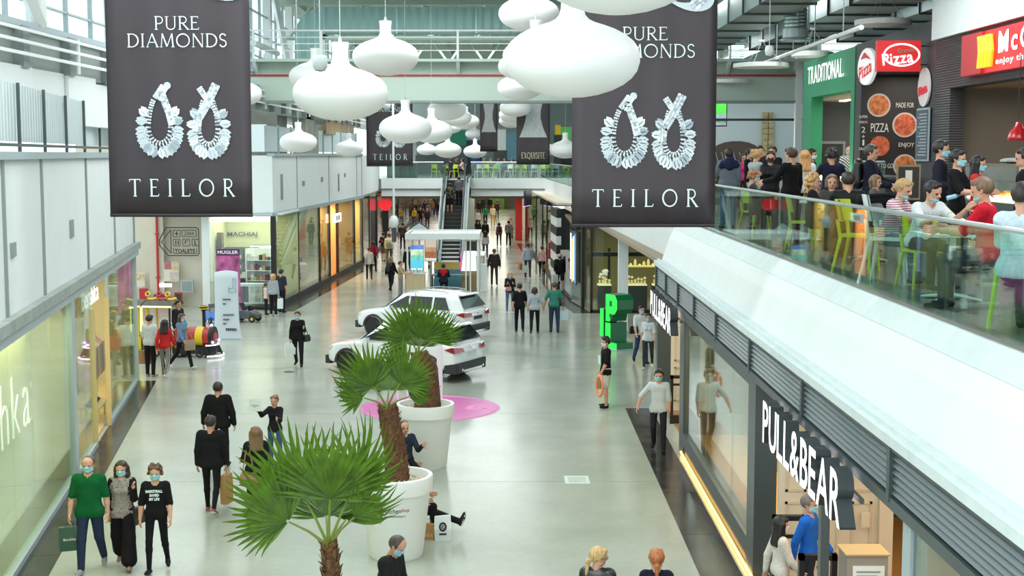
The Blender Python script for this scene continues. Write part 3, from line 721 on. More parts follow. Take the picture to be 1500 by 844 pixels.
# lower far end
fe = sroot('wall_far')
MB().bb(-14, 166, 0, -4.6, 166.2, 3.5).build('far_panel', mat('pink_lit_wall', srgb(226, 190, 196), 0.6), fe)
MB().bb(-4.6, 162, 0, 4, 162.2, 3.5).build('far_panel', mat('far_white', srgb(226, 226, 206), 0.6), fe)
MB().bb(-2.6, 158, 0, -0.9, 158.2, 3.5).build('green_panel', mat('green_panel', srgb(130, 170, 80), 0.6, noise=.4, nscale=2), fe)
MB().bb(-4.6, 140, 0, -4.1, 140.5, 3.5).build('green_panel', MATS['green_panel'], fe)
MB().bb(0.25, 100, 0, 0.75, 101.5, 3.5).build('red_pier', mat('red_pier', srgb(205, 40, 44), 0.5), fe)
MB().bb(-4.6, 95, 0, -4.4, 164, 3.5).build('far_panel', M_greyb, fe)
MB().bb(-4.6, 94.8, 0, -2.6, 95, 3.5).build('far_panel', M_greyb, fe)
MB().bb(.95, 97, 0, 1.1, 162, 3.5).build('far_panel', M_cream, fe)
area('corridor_lamp', (-7.0, 126, 3.3), 3, 66, 1700, (1, 0.86, 0.82))
area('corridor_lamp', (-1.6, 124, 3.3), 2.6, 64, 1400, (1, 0.93, 0.78))

# ================================================================== roof, girder, walkway
rf = sroot('ceiling')
GAPS = [(5.5, 10.5), (17.5, 22.5), (29.5, 34.5)]
cuts = [2] + [q for g in GAPS for q in g] + [48]
for a, b in zip(cuts[0::2], cuts[1::2]): MB().bb(-10, a, 12.6, 5, b, 12.8).build('roof_panel', M_deck, rf)
for a, b in GAPS:
 MB().bb(-10, a, 12.6, -7.5, b, 12.8).build('roof_panel', M_deck, rf); MB().bb(1.5, a, 12.6, 5, b, 12.8).build('roof_panel', M_deck, rf)
 for k in range(4): MB().bb(-7.5 + k * 2.25 + .03, a, 12.7, -7.5 + (k + 1) * 2.25 - .03, b, 12.73).build('roof_glazing', M_sky_pane, rf)
for k in range(10):
 MB().bb(-10, 48 + k * 8, 12.6, 14, 55.96 + k * 8, 12.8).build('roof_panel', M_deck, rf)
for k in range(13): MB().bb(-9.3, 49 + k * 6.0, 12.2, 13, 49.15 + k * 6, 12.6).build('roof_purlin', M_beam, rf)
for k in range(9): MB().bb(-9 + k * 2.6, 48, 12.42, -8.9 + k * 2.6, 128, 12.6).build('roof_rib', M_beam, rf)
# lower roof over the terrace
MB().bb(5, 2, 11.2, 16, 48, 11.4).build('roof_panel', mat('roof_deck_dark', srgb(110, 120, 116), 0.7), rf)
MB().bb(5, 2, 11.2, 5.2, 48, 12.8).build('roof_panel', M_white2, rf)
for yt in (56.0, 72.0, 90.0):
 tr_ = thing('roof_truss', {56.0: 'nearest pale steel roof truss above the ribbed duct', 72.0: 'middle pale steel roof truss behind the walkway rail', 90.0: 'farthest pale steel roof truss high over the bridge'}[yt], 'truss', (0, yt, 10.9))
 for z in (0, 1.4): MB().bb(-9.2, -0.08, z, 12, 0.08, z + 0.16).build('truss_chord', M_beam, tr_)
 for k in range(11):
  x0 = -9 + k * 1.9
  MB().tube([(x0, 0, 0.1), (x0 + 0.95, 0, 1.45)], 0.06, 6).build('truss_diagonal', M_beam, tr_)
  MB().tube([(x0 + 0.95, 0, 1.45), (x0 + 1.9, 0, 0.1)], 0.06, 6).build('truss_diagonal', M_beam, tr_)
GY = 50.0
gd = sroot('trim_5')
MB().bb(-9.9, GY, 8.22, 13, GY + 0.7, 9.1).build('girder_web', M_beam, gd)
MB().bb(-9.9, GY - 0.08, 8.16, 13, GY + 0.8, 8.24).build('girder_flange', M_grey, gd)
MB().bb(-9.9, GY + 0.35, 9.1, 13, GY + 0.8, 9.62).build('girder_upper', M_beam, gd)
MB().tube([(-9.8, GY - 0.05, 9.14), (13, GY - 0.05, 9.14)], 0.035, 8).build('sprinkler_pipe', M_red, gd)
wk = thing('roof_walkway', 'pale steel walkway with guard rails on top of the girder', 'walkway', (0, GY, 9.62))
MB().bb(-9.9, -0.35, 0, 13, 0.8, 0.1).build('walkway_floor', M_beam, wk)
for k in range(9):
 x = -9.3 + k * 2.45
 MB().bb(x - 0.04, -0.34, 0, x + 0.04, -0.27, 1.12).build('rail_post', M_rail, wk)
 MB().prism([(x - .06, 0.32, 0), (x - .06, -0.3, 0), (x - .06, 0.32, -0.42)], (0.12, 0, 0)).build('bracket', M_rail, wk)
for z in (0.38, 0.62, 0.85, 1.08): MB().bb(-9.9, -0.33, z, 13, -0.29, z + (0.05 if z > 1 else 0.03)).build('guard_rail', M_rail, wk)
dk = thing('air_duct', 'large ribbed galvanised air duct running above the walkway', 'duct', (-8, GY + 3, 10.9))
m = MB(); m.bb(0.9, -0.5, 0, 3.6, 0.5, 0.95)
m.build('duct_section', M_duct, dk)
for k in range(5): MB().bb(3.62 + k * 3.0, -0.5, 0, 3.6 + (k + 1) * 3.0, 0.5, 0.95).build('duct_section', M_duct, dk)
for k in range(7): MB().bb(0.85 + k * 3.0 - (0.25 if k else 0), -0.53, -0.03, 0.92 + k * 3.0 - (.25 if k else 0), 0.53, 0.98).build('duct_flange', M_steel, dk)
m = MB()
for i in range(8):
 a0 = PI / 2 + (PI / 2) * i / 8; a1 = PI / 2 + (PI / 2) * (i + 1) / 8
 r0, r1 = 0.15, 1.15
 c = (0.9, 0)
 P = lambda r, a, yq: (0.9 + r * math.cos(a), yq, -0.2 + r * math.sin(a))
 m.quad(P(r0, a0, -.5), P(r1, a0, -.5), P(r1, a1, -.5), P(r0, a1, -.5)); m.quad(P(r1, a0, -.5), P(r1, a0, .5), P(r1, a1, .5), P(r1, a1, -.5)); m.quad(P(r0, a0, .5), P(r0, a1, .5), P(r1, a1, .5), P(r1, a0, .5))
m.build('duct_elbow', M_duct, dk, smooth=False)
MB().bb(-0.25, -0.5, -1.25, 0.75, 0.5, -0.2).build('duct_drop', M_duct, dk)

# end of the upper hall
ue = sroot('wall_upper_far')
M_dim = mat('far_upper_wall', srgb(176, 192, 188), 0.6)
MB().bb(-10, 124, 4.7, 14, 124.3, 12.6).build('far_wall', M_dim, ue)
MB().bb(13.8, 62.5, 4.7, 14, 124, 12).build('far_side', M_dim, ue)
MB().bb(5.2, 62.5, 4.7, 14, 62.8, 9.2).build('terrace_back', mat('terrace_back_wall', srgb(200, 214, 216), 0.6), ue)
# ================================================================== figures: bodies grown as one surface from a posed skeleton
def surface_nets(D, org, h):
 """quads around the zero level of a distance grid"""
 S = D < 0
 nx, ny, nz = D.shape
 C = np.zeros((nx - 1, ny - 1, nz - 1), np.uint8)
 for i in (0, 1):
  for j in (0, 1):
   for k in (0, 1): C += S[i:nx - 1 + i, j:ny - 1 + j, k:nz - 1 + k]
 act = (C > 0) & (C < 8); idx = -np.ones(act.shape, np.int64); cells = np.argwhere(act); n = len(cells)
 idx[act] = np.arange(n)
 acc = np.zeros((n, 3)); cnt = np.zeros(n)
 corner = lambda o: D[cells[:, 0] + o[0], cells[:, 1] + o[1], cells[:, 2] + o[2]]
 for ax in range(3):
  for a in (0, 1):
   for b in (0, 1):
    o0 = [0, 0, 0]; o1 = [0, 0, 0]; oth = [q for q in range(3) if q != ax]
    o0[oth[0]] = o1[oth[0]] = a; o0[oth[1]] = o1[oth[1]] = b; o1[ax] = 1
    v0 = corner(o0); v1 = corner(o1); cr = (v0 < 0) != (v1 < 0)
    t = np.where(cr, v0 / np.where(cr, v0 - v1, 1), 0)
    p = np.zeros((n, 3)); p[:] = o0; p[:, ax] += t
    acc += p * cr[:, None]; cnt += cr
 V = (cells + acc / np.maximum(cnt, 1)[:, None]) * h + np.array(org)
 Q = []
 for ax in range(3):
  u, v = [(1, 2), (2, 0), (0, 1)][ax]
  s0 = [slice(None)] * 3; s1 = [slice(None)] * 3; s0[ax] = slice(0, -1); s1[ax] = slice(1, None)
  A = S[tuple(s0)]; B = S[tuple(s1)]
  e = np.argwhere(A != B); ok = (e[:, u] > 0) & (e[:, v] > 0) & (e[:, u] < D.shape[u] - 1) & (e[:, v] < D.shape[v] - 1)
  e = e[ok]; flip = A[e[:, 0], e[:, 1], e[:, 2]]
  def cell(du, dv):
   c = e.copy(); c[:, u] -= du; c[:, v] -= dv; return idx[c[:, 0], c[:, 1], c[:, 2]]
  q = np.stack([cell(1, 1), cell(0, 1), cell(0, 0), cell(1, 0)], 1)
  q[~flip] = q[~flip][:, ::-1]; Q.append(q)
 return V, np.concatenate(Q)

class SDF:
 """union of tapered limbs; each limb carries a material number"""
 def __init__(s): s.p = []
 def cone(s, a, b, r0, r1, m, flat=1.0, axis=(0, 1, 0), k=0.03, clip=None):
  s.p.append((np.array(a, float), np.array(b, float), r0, r1, m, flat, np.array(axis, float), k, clip)); return s
 def ball(s, c, r, m, flat=1.0, axis=(0, 1, 0), k=0.03): return s.cone(c, np.array(c, float) + 1e-5, r, r, m, flat, axis, k)
 def mesh(s, h, cut=None):
  lo = np.min([np.minimum(a, b) - max(r0, r1) for a, b, r0, r1, *_ in s.p], 0) - 3 * h
  hi = np.max([np.maximum(a, b) + max(r0, r1) for a, b, r0, r1, *_ in s.p], 0) + 3 * h
  n = np.ceil((hi - lo) / h).astype(int) + 1
  D = np.full(n, 1.0, np.float32); Hd = np.full(n, 1.0, np.float32); I = np.zeros(n, np.int8)
  for a, b, r0, r1, m, flat, axis, k, clip in s.p:
   rm = max(r0, r1) + 0.06 + h
   l = np.maximum(((np.minimum(a, b) - rm - lo) / h).astype(int), 0); u = np.minimum(np.ceil((np.maximum(a, b) + rm - lo) / h).astype(int) + 1, n)
   if np.any(u <= l): continue
   g = np.stack(np.meshgrid(*[np.arange(l[i], u[i]) * h + lo[i] for i in range(3)], indexing='ij'), -1).astype(np.float32)
   pa = g - a.astype(np.float32); ba = (b - a).astype(np.float32)
   if flat != 1.0:
    ax = (axis / np.linalg.norm(axis)).astype(np.float32)
    pa = pa + (pa @ ax)[..., None] * ax * (1 / flat - 1); ba = ba + ax * (ba @ ax) * (1 / flat - 1)
   t = np.clip((pa @ ba) / max(float(ba @ ba), 1e-9), 0, 1)
   d = np.linalg.norm(pa - t[..., None] * ba, axis=-1) - (r0 + (r1 - r0) * t)
   if flat != 1.0: d = d * (0.5 + 0.5 * flat)
   if clip is not None: d = np.maximum(d, ((clip[0] - g) @ clip[1]).astype(np.float32))
   sl = tuple(slice(l[i], u[i]) for i in range(3))
   cur = D[sl]; hcur = Hd[sl]
   I[sl] = np.where(d < hcur, m, I[sl]); Hd[sl] = np.minimum(hcur, d)
   q = np.clip(0.5 + 0.5 * (cur - d) / k, 0, 1)
   D[sl] = cur * (1 - q) + d * q - k * q * (1 - q)
  if cut is not None:
   g = np.stack(np.meshgrid(*[np.arange(n[i]) * h + lo[i] for i in range(3)], indexing='ij'), -1)
   D = np.maximum(D, cut(g).astype(np.float32))
  V, Q = surface_nets(D, lo, h)
  c = V[Q].mean(1); ci = np.clip(np.round((c - lo) / h).astype(int), 0, n - 1)
  return V, Q, I[ci[:, 0], ci[:, 1], ci[:, 2]].astype(int)
# material numbers within a body
SKIN, TOP, BOT, SHOE, EYE, LIP, TRIM, SOLE = range(8)
_tp = {}
def head_t(lod):
 """head with brow, eyes, nose, mouth and ears; origin at the base of the skull, face towards -Y"""
 if ('head', lod) in _tp: return _tp['head', lod]
 s = SDF()
 s.ball((0, 0.012, 0.155), 0.088, SKIN, 1.0, k=.02); s.cone((0, 0.03, 0.15), (0, -0.02, 0.165), 0.082, 0.078, SKIN, k=.02)
 s.cone((0, -0.03, 0.10), (0, -0.052, 0.045), 0.062, 0.034, SKIN, k=.03); s.cone((-0.035, -0.01, 0.06), (0.035, -0.01, 0.06), 0.04, 0.04, SKIN, k=.03)
 s.cone((0, -0.088, 0.118), (0, -0.105, 0.088), 0.009, 0.014, SKIN, k=.012); s.cone((-0.012, -0.095, 0.085), (0.012, -0.095, 0.085), 0.009, 0.009, SKIN, k=.01)
 s.cone((-0.035, -0.074, 0.137), (0.035, -0.074, 0.137), 0.014, 0.014, SKIN, k=.02)
 s.cone((-0.018, -0.083, 0.057), (0.018, -0.083, 0.057), 0.009, 0.009, LIP, k=.008)
 for x in (-1, 1):
  s.ball((x * 0.032, -0.077, 0.120), 0.0115, EYE, k=.004)
  s.cone((x * 0.083, 0.012, 0.092), (x * 0.09, 0.02, 0.132), 0.014, 0.018, SKIN, 0.5, (1, 0, 0), k=.008)
 s.cone((0, 0.022, -0.06), (0, 0.012, 0.06), 0.056, 0.052, SKIN, k=.03)
 r = s.mesh([0.0075, 0.011, 0.018][lod]); _tp['head', lod] = r; return r
def hand_t(kind, lod):
 """left hand hanging from the wrist at the origin, thumb towards -Y (front), palm towards -X"""
 if (kind, lod) in _tp: return _tp[kind, lod]
 s = SDF(); s.cone((0, 0, 0.03), (0, 0, -0.02), 0.027, 0.026, SKIN, 0.8, (1, 0, 0), k=.01)
 s.cone((0, 0.018, -0.03), (0, 0.02, -0.075), 0.024, 0.021, SKIN, 0.62, (1, 0, 0), k=.012); s.cone((0, -0.015, -0.03), (0, -0.022, -0.078), 0.024, 0.022, SKIN, 0.62, (1, 0, 0), k=.012)
 curl = {'relax': (14, 22, 20), 'grip': (62, 82, 50), 'flat': (4, 6, 5)}[kind]
 for (y, ln) in ((-0.032, 0.070), (-0.011, 0.079), (0.010, 0.074), (0.030, 0.058)):
  p = np.array((0.0, y, -0.082)); a = 0.0; seg = (0.45, 0.31, 0.24); rr = [0.0098, 0.0092, 0.0084, 0.0074]
  for i in range(3):
   a += R(curl[i]); q = p + np.array((-math.sin(a), y * 0.18, -math.cos(a))) * ln * seg[i]
   s.cone(p, q, rr[i], rr[i + 1], SKIN, k=.004); p = q
 p = np.array((-0.004, -0.03, -0.028));
 th = ((-0.35, -0.72, -0.60), (-0.5 if kind != 'grip' else -0.85, -0.32 if kind != 'grip' else 0.1, -0.80))
 for i, (d, ln) in enumerate(zip(th, (0.045, 0.040))):
  d = np.array(d); q = p + d / np.linalg.norm(d) * ln; s.cone(p, q, 0.0135 - 0.002 * i, 0.0115 - 0.0025 * i, SKIN, k=.006); p = q
 r = s.mesh([0.0058, 0.008, 0.012][lod]); _tp[kind, lod] = r; return r
def hair_t(style, lod):
 if ('hair', style, lod) in _tp: return _tp['hair', style, lod]
 s = SDF(); K = 0.02
 if style == 'buzz': s.ball((0, 0.016, 0.164), 0.095, 0, k=K); s.ball((0, 0.036, 0.148), 0.092, 0, k=K)
 else:
  s.ball((0, 0.018, 0.170), 0.095, 0, k=K); s.ball((0, 0.04, 0.15), 0.091, 0, k=K); s.cone((-0.05, -0.055, 0.205), (0.05, -0.055, 0.205), 0.034, 0.034, 0, k=K)
  s.ball((-0.07, 0.01, 0.15), 0.034, 0, k=K); s.ball((0.07, 0.01, 0.15), 0.034, 0, k=K)
 if style == 'tall': s.cone((0, -0.05, 0.225), (0, 0.03, 0.235), 0.05, 0.05, 0, k=K)
 if style in ('long', 'wavy'):
  for x in (-0.075, -0.04, 0, 0.04, 0.075):
   s.cone((x, 0.06 - abs(x) * .5, 0.14), (x * 1.25, 0.115 - abs(x) * .35, -0.14), 0.05, 0.034, 0, k=K)
  for x in (-1, 1): s.cone((x * 0.08, -0.005, 0.13), (x * 0.10, 0.005, -0.09), 0.032, 0.026, 0, k=K)
 if style == 'bob':
  for x in (-1, 1): s.cone((x * 0.075, 0.01, 0.15), (x * 0.085, 0.0, 0.05), 0.042, 0.036, 0, k=K)
  s.cone((0, 0.075, 0.13), (0, 0.075, 0.03), 0.07, 0.055, 0, k=K)
 if style in ('pony', 'lowpony'):
  z = 0.17 if style == 'pony' else 0.09
  s.cone((0, 0.10, z), (0, 0.14, z - 0.02), 0.022, 0.03, 0, k=.01); s.cone((0, 0.14, z - 0.02), (0, 0.15, z - 0.19), 0.032, 0.016, 0, k=K)
 if style == 'bun': s.ball((0, 0.10, 0.215), 0.05, 0, k=.01)
 if style in ('curly', 'wavy', 'curlylong'):
  rg = np.random.RandomState(3); n = {'curly': 90, 'wavy': 50, 'curlylong': 110}[style]
  for i in range(n):
   z = rg.uniform(0.10, 0.27) if style == 'curly' else (rg.uniform(-0.14, 0.26) if style == 'curlylong' else rg.uniform(-.1, .16))
   a = rg.uniform(-0.18 * PI, 1.18 * PI) if z < 0.2 else rg.uniform(0, 2 * PI)
   rad = 0.098 * math.sqrt(max(0.02, 1 - ((z - 0.16) / 0.13) ** 2)) if z > .12 else 0.11
   s.ball((rad * math.cos(a), 0.025 + rad * math.sin(a), z), rg.uniform(0.016, 0.023), 0, k=.015)
 def cut(g):   # leave the face free
  face = np.maximum(np.maximum(np.abs(g[..., 0]) - 0.070, g[..., 1] - (-0.035)), g[..., 2] - 0.168)
  low = np.maximum(g[..., 1] - 0.0, -(0.06 - np.abs(g[..., 0]))) if style not in ('long', 'wavy', 'bob', 'curlylong') else -np.ones(g.shape[:-1])
  nape = (0.075 - g[..., 2]) if style not in ('long', 'wavy', 'bob', 'curlylong', 'pony', 'lowpony') else -np.ones(g.shape[:-1])
  return np.maximum(-face, nape)
 r = s.mesh([0.009, 0.013, 0.02][lod], cut); _tp['hair', style, lod] = r; return r
def mask_t(chin, lod):
 if ('mask', chin, lod) in _tp: return _tp['mask', chin, lod]
 s = SDF(); s.cone((0, -0.034, 0.10), (0, -0.052, 0.045), 0.069, 0.043, 0, k=.02); s.cone((0, -0.09, 0.105), (0, -0.106, 0.088), 0.013, 0.017, 0, k=.02)
 s.cone((-0.035, -0.012, 0.06), (0.035, -0.012, 0.06), 0.046, 0.046, 0, k=.02)
 lo, hi = (0.022, 0.112) if not chin else (-0.01, 0.052)
 cut = lambda g: np.maximum(np.maximum(g[..., 2] - hi, lo - g[..., 2]), g[..., 1] + 0.015)
 r = s.mesh([0.008, 0.012, 0.018][lod], cut); _tp['mask', chin, lod] = r; return r

def np_mesh(name, V, Q, mi, mats):
 me = bpy.data.meshes.new(name); n = len(V); q = len(Q)
 me.vertices.add(n); me.vertices.foreach_set('co', V.astype(np.float32).ravel())
 me.loops.add(q * 4); me.loops.foreach_set('vertex_index', Q.astype(np.int32).ravel())
 me.polygons.add(q); me.polygons.foreach_set('loop_start', np.arange(0, 4 * q, 4, dtype=np.int32))
 for m in mats: me.materials.append(m)
 me.polygons.foreach_set('material_index', mi.astype(np.int32)); me.polygons.foreach_set('use_smooth', np.ones(q, bool))
 me.update(calc_edges=True); return me
CLOTH = {}
def cloth(c, rough=0.85):
 key = tuple(c)
 if key not in CLOTH:
  CLOTH[key] = mat('cloth_%02x%02x%02x' % key, srgb(*key), rough, noise=0.12, nscale=30, spec=0.2)
 return CLOTH[key]
def skin_m(i): return mat('skin_%d' % i, [srgb(205, 155, 130), srgb(186, 134, 108), srgb(222, 176, 152)][i], 0.55)
def hair_m(c): return mat('hair_%02x%02x%02x' % tuple(c), srgb(*c), 0.5, noise=0.35, nscale=60, stretch=(1, 1, .2))
M_eye = mat('eye_dark', (0.02, 0.015, 0.012), 0.2); M_lip = mat('lips', srgb(170, 96, 90), 0.5); M_mask = mat('surgical_mask', srgb(150, 205, 218), 0.7)
M_maskw = mat('white_mask', srgb(222, 232, 232), 0.7); M_maskb = mat('black_mask', (0.02, 0.02, 0.025), 0.7); M_sole = mat('white_sole', srgb(220, 220, 214), 0.6)
def rot(ax, deg): return np.array(Matrix.Rotation(R(deg), 3, ax))
PEOPLE = []
def person(label, pos, face=0, H=1.75, fem=False, top=(30, 30, 34), bot=(28, 28, 32), shoe=(30, 30, 32), hair='short', hcol=(34, 26, 22),
     sleeve=1.0, legs='trousers', pose='stand', larm=None, rarm=None, mask=None, lean=0.0, look=(0, 0), build=1.0, skin=0, seat=0.45,
     group=None, sole=False, px=None, stride=22, topm=None, botm=None, jacket=0.0, handk=('relax', 'relax'), armm=None, hem=0.0, bend=0.0, name='person'):
 """pose: stand, walk, walk2, sit. arms = (forward, outward, elbow) in degrees. returns object, dict of world joints"""
 sc = F_PX / max(4.0, math.hypot(pos[0], pos[1])) if px is None else px
 lod = 0 if sc > 70 else (1 if sc > 34 else 2)
 h = [0.0155, 0.021, 0.03][lod]
 k = 1.0; s = SDF(); J = {}
 # ---- legs
 thigh, shin = 0.43, 0.42
 if pose == 'walk': L = ((stride, 4, 6), (-stride * 0.8, 4, 26))
 elif pose == 'walk2': L = ((-stride * 0.8, 4, 26), (stride, 4, 6))
 elif pose == 'sit': L = ((84, 7, 84), (84, 7, 84))
 elif pose == 'sitx': L = ((80, 5, 60), (88, 5, 100))
 elif pose == 'floor': L = ((78, 4, 8), (100, 10, 100))
 else: L = ((3, 4, 4), (-2, 5, 3))
 hipw = 0.092 if not fem else 0.098; ft = []; low = 9
 bm = BOT if legs != 'bare' else SKIN
 for sd, (fl, ab, kn) in zip((1, -1), L):
  hip = np.array((sd * hipw, 0, 0.0))
  d1 = rot('Y', -sd * ab) @ (rot('X', -fl) @ np.array((0, 0, -1.0))); d1 = np.array((sd * math.sin(R(ab)) * 0.6, -math.sin(R(fl)), -math.cos(R(fl)))); d1 /= np.linalg.norm(d1)
  kneep = hip + d1 * thigh
  a2 = fl - kn; d2 = np.array((sd * 0.01, -math.sin(R(a2)), -math.cos(R(a2)))); d2 /= np.linalg.norm(d2)
  ank = kneep + d2 * shin
  th = 0.088 * build if not fem else 0.090 * build
  if legs == 'trousers': s.cone(hip, kneep, th, 0.064 * build, BOT, k=.03); s.cone(kneep, ank, 0.063 * build, 0.052, BOT, k=.02)
  elif legs == 'slim': s.cone(hip, kneep, th, 0.055, BOT, k=.03); s.cone(kneep + d2 * .12, ank, 0.054, 0.038, BOT, k=.03); s.cone(kneep, kneep + d2 * .13, .054, .055, BOT, k=.02)
  elif legs == 'wide': s.cone(hip, kneep, th + .012, 0.10, BOT, k=.03); s.cone(kneep, ank - d2 * 0.08, 0.10, 0.125, BOT, k=.03); s.cone(kneep, ank, 0.05, 0.035, SKIN, k=.01)
  elif legs == 'shorts':
   s.cone(hip, hip + d1 * thigh * 0.86, th + .008, 0.084, BOT, k=.03); s.cone(hip, kneep, 0.07, 0.053, SKIN, k=.01); s.cone(kneep, kneep + d2 * .15, 0.05, 0.056, SKIN, k=.02); s.cone(kneep + d2 * .14, ank, 0.055, 0.036, SKIN, k=.02)
  elif legs == 'skirt': s.cone(hip, kneep, th, 0.055, BOT, k=.03); s.cone(kneep, ank, 0.05, 0.036, SKIN, k=.02)
  fz = a2 if pose in ('walk', 'walk2') else (0 if pose in ('sit', 'stand', 'sitx') else 80)
  pitch = max(-45, min(20, (fz if fz > 0 else fz * 0.8)))
  if pose == 'floor': pitch = 70 if kn < 50 else 5
  if pose in ('sit', 'sitx', 'stand'): pitch = 0
  fd = np.array((sd * 0.18, -math.cos(R(pitch)), math.sin(R(pitch)))); fd /= np.linalg.norm(fd)
  upv = np.array((0, math.sin(R(pitch)), math.cos(R(pitch))))
  heel = ank - upv * 0.052 - fd * 0.03; toe = heel + fd * 0.185
  s.cone(heel, heel + fd * 0.1, 0.042, 0.042, SHOE, 0.85, (0, 0, 1), k=.015); s.cone(heel + fd * .1, toe, 0.043, 0.032, SHOE, 0.8, (0, 0, 1), k=.015)
  if sole:
   s.cone(heel - upv * 0.022, toe - upv * 0.014, 0.040, 0.034, SOLE, 0.45, upv, k=.004)
  low = min(low, heel[2] - 0.040, toe[2] - 0.030); ft.append(ank)
 # ---- torso (leaning about the hips)
 T = rot('X', lean) ; B2 = rot('X', lean + bend)
 tp = lambda x, y, z: T @ np.array((x, y, min(z, 0.20))) + (B2 @ np.array((0, 0, max(0, z - 0.20))) if z > 0.2 else 0)
 AX = T @ np.array((0, 1, 0)); AXb = B2 @ np.array((0, 1, 0))
 jt0 = jacket; CL = (tp(0, 0, -.045 - hem), T @ np.array((0, 0, 1.0))); sw = (0.172 if not fem else 0.150) * (0.5 + 0.5 * build); bl = build
 s.cone(tp(-0.045, 0, 0.02), tp(0.045, 0, 0.02), 0.112 * bl, 0.112 * bl, BOT, 0.80, AX, k=.03)
 s.cone(tp(-.075 * bl, 0, 0.02 - hem), tp(.075 * bl, 0, 0.02 - hem), 0.122 * bl + jt0, 0.122 * bl + jt0, TOP, 0.86, AX, k=.02, clip=CL)
 if legs in ('skirt',): s.cone(tp(0, 0, 0.0), np.array((0, 0.0, -0.36)), 0.14, 0.19, BOT, 0.85, k=.03)
 jt = jacket
 s.cone(tp(-0.05, 0, 0.06 - hem), tp(-0.042, 0, 0.25), 0.122 * bl + jt, (0.108 if not fem else 0.092) * bl + jt, TOP, 0.82, AX, k=.03, clip=CL)
 s.cone(tp(0.05, 0, 0.06 - hem), tp(0.042, 0, 0.25), 0.122 * bl + jt, (0.108 if not fem else 0.092) * bl + jt, TOP, 0.82, AX, k=.03, clip=CL)
 for x in (-1, 1):
  s.cone(tp(x * 0.042, 0, 0.24), tp(x * 0.07, 0.0, 0.40), (0.108 if not fem else 0.094) * bl + jt, 0.118 * bl + jt * .6, TOP, 0.78, AXb, k=.04)
  s.cone(tp(x * 0.05, 0.01, 0.42), tp(x * (sw - .02), 0.012, 0.475), 0.092, 0.066 + jt * .5, TOP, 0.9, AXb, k=.04)
  if fem: s.ball(tp(x * 0.065, -0.075, 0.335), 0.062, TOP, k=.04)
 nb = tp(0, 0.005, 0.50); s.cone(tp(0, 0.01, 0.44), nb, 0.105, 0.066, TOP, 0.8, AXb, k=.04)
 s.cone(nb, nb + B2 @ np.array((0, -0.012, 0.055)), 0.057 if not fem else 0.05, 0.053 if not fem else 0.046, SKIN, k=.012)
 # ---- arms
 default = {'walk': ((-20, 9, 14), (20, 9, 20)), 'walk2': ((20, 9, 20), (-20, 9, 14)), 'stand': ((4, 9, 12), (2, 9, 10)), 'sit': ((38, 12, 62), (38, 12, 62)), 'sitx': ((30, 14, 70), (42, 10, 60)), 'floor': ((35, 8, 50), (30, 10, 60))}[pose]
 hands = []; AM = TRIM if armm else TOP
 for sd, ar, dflt, nm in ((1, larm, default[0], 'L'), (-1, rarm, default[1], 'R')):
  f, ab, el = ar[:3] if ar is not None else dflt
  inw = ar[3] if ar is not None and len(ar) > 3 else 0
  sh = tp(sd * sw, 0.012, 0.462)
  d1 = np.array((sd * math.sin(R(ab)), -math.sin(R(f)) * math.cos(R(ab)), -math.cos(R(f)) * math.cos(R(ab))))
  elb = sh + d1 * 0.285
  f2 = f + el; ab2 = ab * 0.4 - inw
  d2 = np.array((sd * math.sin(R(ab2)), -math.sin(R(f2)) * math.cos(R(ab2)), -math.cos(R(f2)) * math.cos(R(ab2))))
  wr = elb + d2 * 0.235
  s.cone(sh, elb, 0.050 * (0.4 + .6 * bl), 0.040, SKIN, k=.02); s.cone(elb, elb + d2 * .09, 0.040, 0.041, SKIN, k=.02); s.cone(elb + d2 * .08, wr + d2 * .02, 0.041, 0.027, SKIN, k=.02)
  if sleeve >= 0.95:
   s.cone(sh, elb, 0.062 + jt, 0.052 + jt * .6, AM, k=.03); s.cone(elb, wr - d2 * 0.01, 0.052 + jt * .6, 0.040 + jt * .4, AM, k=.02)
  elif sleeve > 0: s.cone(sh, sh + d1 * 0.285 * min(1, sleeve * 2), 0.062, 0.058, TOP, k=.03)
  hands.append((wr, d2, sd)); J[nm] = wr + d2 * 0.085; J[nm + 'w'] = wr
 V, Q, I = s.mesh(h)
 parts = [(V, Q, I)]
 # ---- head and hands, grown onto the neck and wrists
 HR = B2 @ rot('X', -(lean + bend) * 0.75) @ rot('Z', look[0]) @ rot('X', look[1])
 h0 = nb + B2 @ np.array((0, -0.012, 0.048)); hs = 1.0
 hv, hq, hi = head_t(lod); parts.append(((hv * hs) @ HR.T + h0, hq, hi))
 for (wr, d2, sd), hk in zip(hands, handk):
  v, q, i = hand_t(hk, lod); v = v * np.array((sd, 1, 1)) * (1.0 if not fem else 0.92)
  if sd < 0: q = q[:, ::-1]
  z = -d2; y = np.array((0, 1.0, 0)); y = y - z * (y @ z)
  if np.linalg.norm(y) < 0.35: y = np.array((0, 0, 1.0)) - z * z[2]
  y /= np.linalg.norm(y); x = np.cross(y, z)
  parts.append((v @ np.stack([x, y, z]) + wr, q, i))
 off = 0; VV = []; QQ = []; II = []
 for v, q, i in parts: VV.append(v); QQ.append(q + off); II.append(i); off += len(v)
 V = np.concatenate(VV); Q = np.concatenate(QQ); I = np.concatenate(II)
 # total height decides the scale: standing height -> H
 k = H / 1.745
 if pose in ('sit', 'sitx'): dz = seat + 0.085 * k
 else: dz = -low * k
 V = V * k; V[:, 2] += dz
 mats = [skin_m(skin), topm or cloth(top), botm or cloth(bot), cloth(shoe, .6), M_eye, M_lip, armm or cloth(top), M_sole]
 me = np_mesh('person', V, Q, I, mats)
 o = link(name, me, None, pos, R(face)); tag(o, label, 'person', group)
